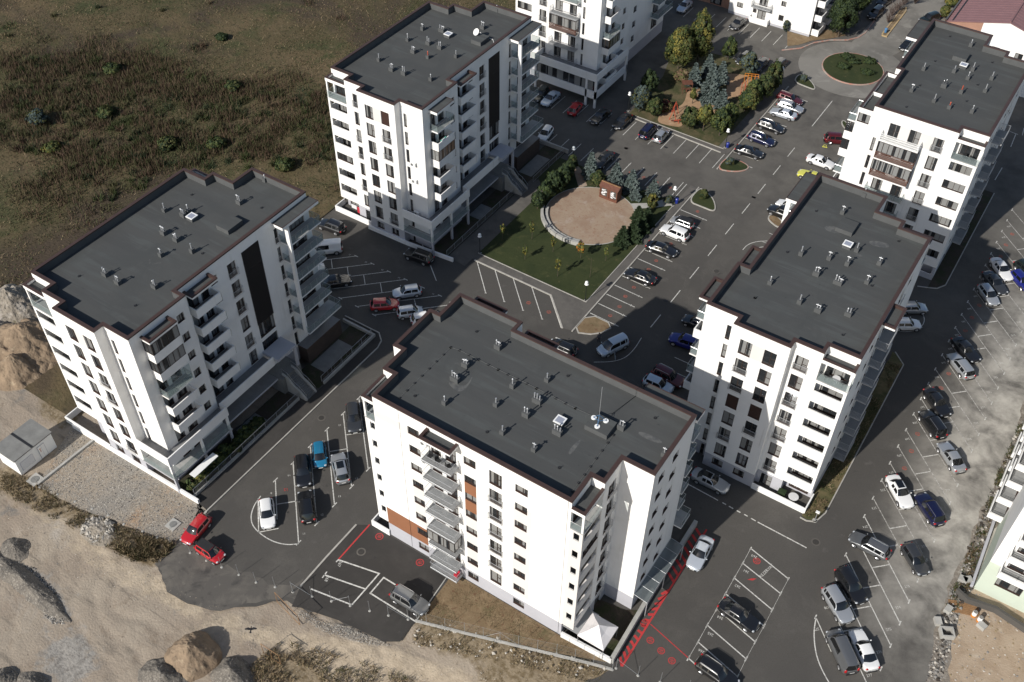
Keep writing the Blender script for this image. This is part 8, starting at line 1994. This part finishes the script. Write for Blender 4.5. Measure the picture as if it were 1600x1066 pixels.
# man standing by the open people carrier
def person(x, y, rz, label):
    me = bpy.data.meshes.new('person'); J = dict(pel=(0, 0, .95), sp=(.02, 0, 1.2), ch=(.02, 0, 1.40), nk=(.03, 0, 1.52), hd=(.05, 0, 1.62), ht=(.05, 0, 1.74), ls=(.02, .19, 1.42), le=(.03, .26, 1.15), lw=(.18, .22, .98), rs=(.02, -.19, 1.42), re=(.0, -.27, 1.14), rw=(.10, -.27, .90), lh=(0, .10, .90), lk=(.03, .12, .50), la=(0, .12, .09), lt=(.15, .14, .04), rh=(0, -.10, .90), rk=(-.02, -.12, .50), ra=(-.06, -.13, .09), rt=(.10, -.16, .04))
    rad = dict(pel=.15, sp=.145, ch=.16, nk=.06, hd=.095, ht=.07, ls=.075, le=.05, lw=.035, rs=.075, re=.05, rw=.035, lh=.10, lk=.065, la=.045, lt=.04, rh=.10, rk=.065, ra=.045, rt=.04)
    ks = list(J); E = [('pel', 'sp'), ('sp', 'ch'), ('ch', 'nk'), ('nk', 'hd'), ('hd', 'ht'), ('ch', 'ls'), ('ls', 'le'), ('le', 'lw'), ('ch', 'rs'), ('rs', 're'), ('re', 'rw'), ('pel', 'lh'), ('lh', 'lk'), ('lk', 'la'), ('la', 'lt'), ('pel', 'rh'), ('rh', 'rk'), ('rk', 'ra'), ('ra', 'rt')]
    for w, s in (('lw', 1), ('rw', -1)):
        for q in range(4):
            nm = w + str(q); J[nm] = (J[w][0] + .03 + .012 * q, J[w][1] + s * (.02 - .018 * q), J[w][2] - .12 + .01 * abs(q - 1)); rad[nm] = .011; ks.append(nm); E.append((w, nm))
        nm = w + 't'; J[nm] = (J[w][0] + .07, J[w][1] - s * .02, J[w][2] - .05); rad[nm] = .012; ks.append(nm); E.append((w, nm))
    me.from_pydata([J[q] for q in ks], [(ks.index(a), ks.index(b)) for a, b in E], []); o = link('person', me, None, (x, y, .045), rz); md = o.modifiers.new('skin', 'SKIN')
    sv = me.skin_vertices[0].data
    for i, q in enumerate(ks): sv[i].radius = (rad[q], rad[q])
    sv[0].use_root = True
    o.modifiers.new('sub', 'SUBSURF').levels = 1; o.modifiers['sub'].render_levels = 1
    dg = bpy.context.evaluated_depsgraph_get(); ev = bpy.data.meshes.new_from_object(o.evaluated_get(dg)); o.modifiers.clear(); o.data = ev; ev.materials.clear()
    for m in ('cloth_grey', 'cloth_dark', 'skin', 'black_rubber'): ev.materials.append(MAT[m])
    for p in ev.polygons:
        c = p.center; p.use_smooth = True
        p.material_index = 3 if c.z < .08 else 1 if c.z < .98 and abs(c.y) < .21 else 2 if (c.z > 1.53 or (c.z < 1.0 and abs(c.y) > .2)) else 0
    tag(o, label, 'person'); h = MB(); h.sphere((.03, 0, 1.72), .105, 'feather_black', 12, 8, 1.05, .95, .85); h.build('hair', o, smooth=80)
    f = MB(); f.sphere((.147, 0, 1.65), .02, 'skin', 6, 5); f.sphere((.14, .035, 1.68), .012, 'feather_black', 6, 4); f.sphere((.14, -.035, 1.68), .012, 'feather_black', 6, 4); f.sphere((.14, 0, 1.605), .02, 'play_red', 6, 4, .4, 1, .35); f.sphere((.05, .1, 1.66), .03, 'skin', 6, 5, .6, .4, 1); f.sphere((.05, -.1, 1.66), .03, 'skin', 6, 5, .6, .4, 1); f.build('face', o)
person(-43.09, 88.49, -.6, 'person in grey top and dark trousers standing beside the people carrier')
# things kept on the balconies
def chair(x, y, z, rz, label, m='black_plastic', grp='balcony chairs'):
    root = thing('balcony_chair', label, 'chair', (x, y, z), rz, grp); s = MB(); s.box(-.25, -.25, .4, .25, .25, .45, m); s.build('seat', root); s = MB(); s.box(-.25, .2, .45, .25, .25, .95, m); s.build('backrest', root)
    for a in (-.22, .22):
        for b in (-.22, .22): s = MB(); s.tube([(a, b, 0), (a, b, .4)], .018, m, 4); s.build('leg', root)
def table(x, y, z, label, m='fabric_pale'):
    root = thing('balcony_table', label, 'table', (x, y, z), 0, 'balcony tables'); s = MB(); s.cyl(0, 0, .68, .72, .42, m, 16); s.build('tabletop', root); s = MB(); s.cyl(0, 0, 0, .68, .03, 'metal_grey', 6); s.cyl(0, 0, 0, .03, .25, 'metal_grey', 10); s.build('leg', root)
z0 = slab(0) + .03
for i, u in enumerate((.7, 1.7, 2.9)): p = C_.mp(-.75, 9.2 + u); chair(p[0], p[1], z0, i * 1.3, ('leftmost', 'middle', 'rightmost')[i] + ' of three chairs on the top grating balcony of the aerial block')
p = D_.mp(1.6, 1.75); table(*p, z0, 'round table in the top corner loggia of the block by the large lot')
p = D_.mp(2.6, 1.8); chair(*p, z0, .6, 'dark chair by the rail in the top loggia, block by the large lot'); p = D_.mp(.8, 1.8); chair(*p, z0, 4.0, 'dark chair by the corner pillar in the top loggia, large lot block')
p = E_.mp(1.9, 3.0); chair(*p, z0, .5, 'dark armchair on the top corner balcony of the roundabout block'); p = E_.mp(1.0, 3.1); chair(*p, z0, 2.6, 'second dark armchair, nearer the pillar, top balcony of the roundabout block')
p = B_.mp(17.4, 4.5); table(*p, slab(2) + .0, 'small pale table on the near balcony stack of the dish block')
for i, (v, m, lab) in enumerate(((3.0, 'fabric_red', 'dark red tub on the top near balcony of the gravel plot block'), (3.9, 'play_red', 'bright red tub on the top near balcony of the gravel plot block'))):
    p = A_.mp(17.6, v); s = MB(); s.cyl(0, 0, 0, .5, .3, m, 14, .38); s.cyl(0, 0, .5, .54, .41, m, 14, .41); tag(s.build('tub', None, (*p, slab(0)), smooth=40), lab, 'tub')
p = B_.mp(17.9, 4.0); s = MB(); s.box(-.03, -.6, .5, .12, .6, 1.15, 'fabric_teal'); s.box(.05, -.45, .9, .16, .2, 1.2, 'fabric_pale'); tag(s.build('laundry', None, (*p, slab(1))), 'teal and pale laundry hung over the near balcony of the dish block', 'laundry')
p = B_.mp(2.4, 1.2); s = MB(); s.box(-.5, -.06, 1.1, .5, .06, 1.75, 'fabric_pale'); s.tube([(-.6, 0, 1.75), (.6, 0, 1.75)], .015, 'steel', 4); tag(s.build('drying_rack', None, (*p, .05)), 'white drying rack on the ground terrace of the dish block', 'rack'); p = B_.mp(3.2, 1.3); s = MB(); s.box(-.3, -.05, .5, .3, .05, 1.6, 'fabric_red'); s.tube([(-.35, 0, 1.6), (.35, 0, 1.6)], .015, 'steel', 4); s.tube([(-.35, 0, 0), (-.35, 0, 1.6)], .015, 'steel', 4); s.tube([(.35, 0, 0), (.35, 0, 1.6)], .015, 'steel', 4); tag(s.build('laundry', None, (*p, .05)), 'red towel hung on the ground terrace of the dish block', 'laundry')
p = D_.mp(1.7, 1.0); s = MB(); s.cyl(0, 0, .62, .66, .6, 'fabric_pale', 18); s.cyl(0, 0, 0, .62, .04, 'metal_grey', 6); tag(s.build('garden_table', None, (*p, .05)), 'round white garden table on the ground terrace of the large lot block', 'table'); p = D_.mp(3.1, .9); s = MB(); s.box(-.45, -.3, 0, .45, .3, .8, 'leaf_dark'); s.box(-.47, -.32, .8, .47, .32, .86, 'leaf_dark'); tag(s.build('storage_box', None, (*p, .05)), 'dark green storage box on the ground terrace of the large lot block', 'box')
p = C_.mp(-.6, 12.3); s = MB(); s.box(-.25, -.25, 0, .25, .25, .45, 'fabric_red'); s.box(-.25, .2, .45, .25, .25, .8, 'fabric_red'); tag(s.build('red_chair', None, (*p, .78)), 'red chair on the lowest grating balcony of the aerial block', 'chair')
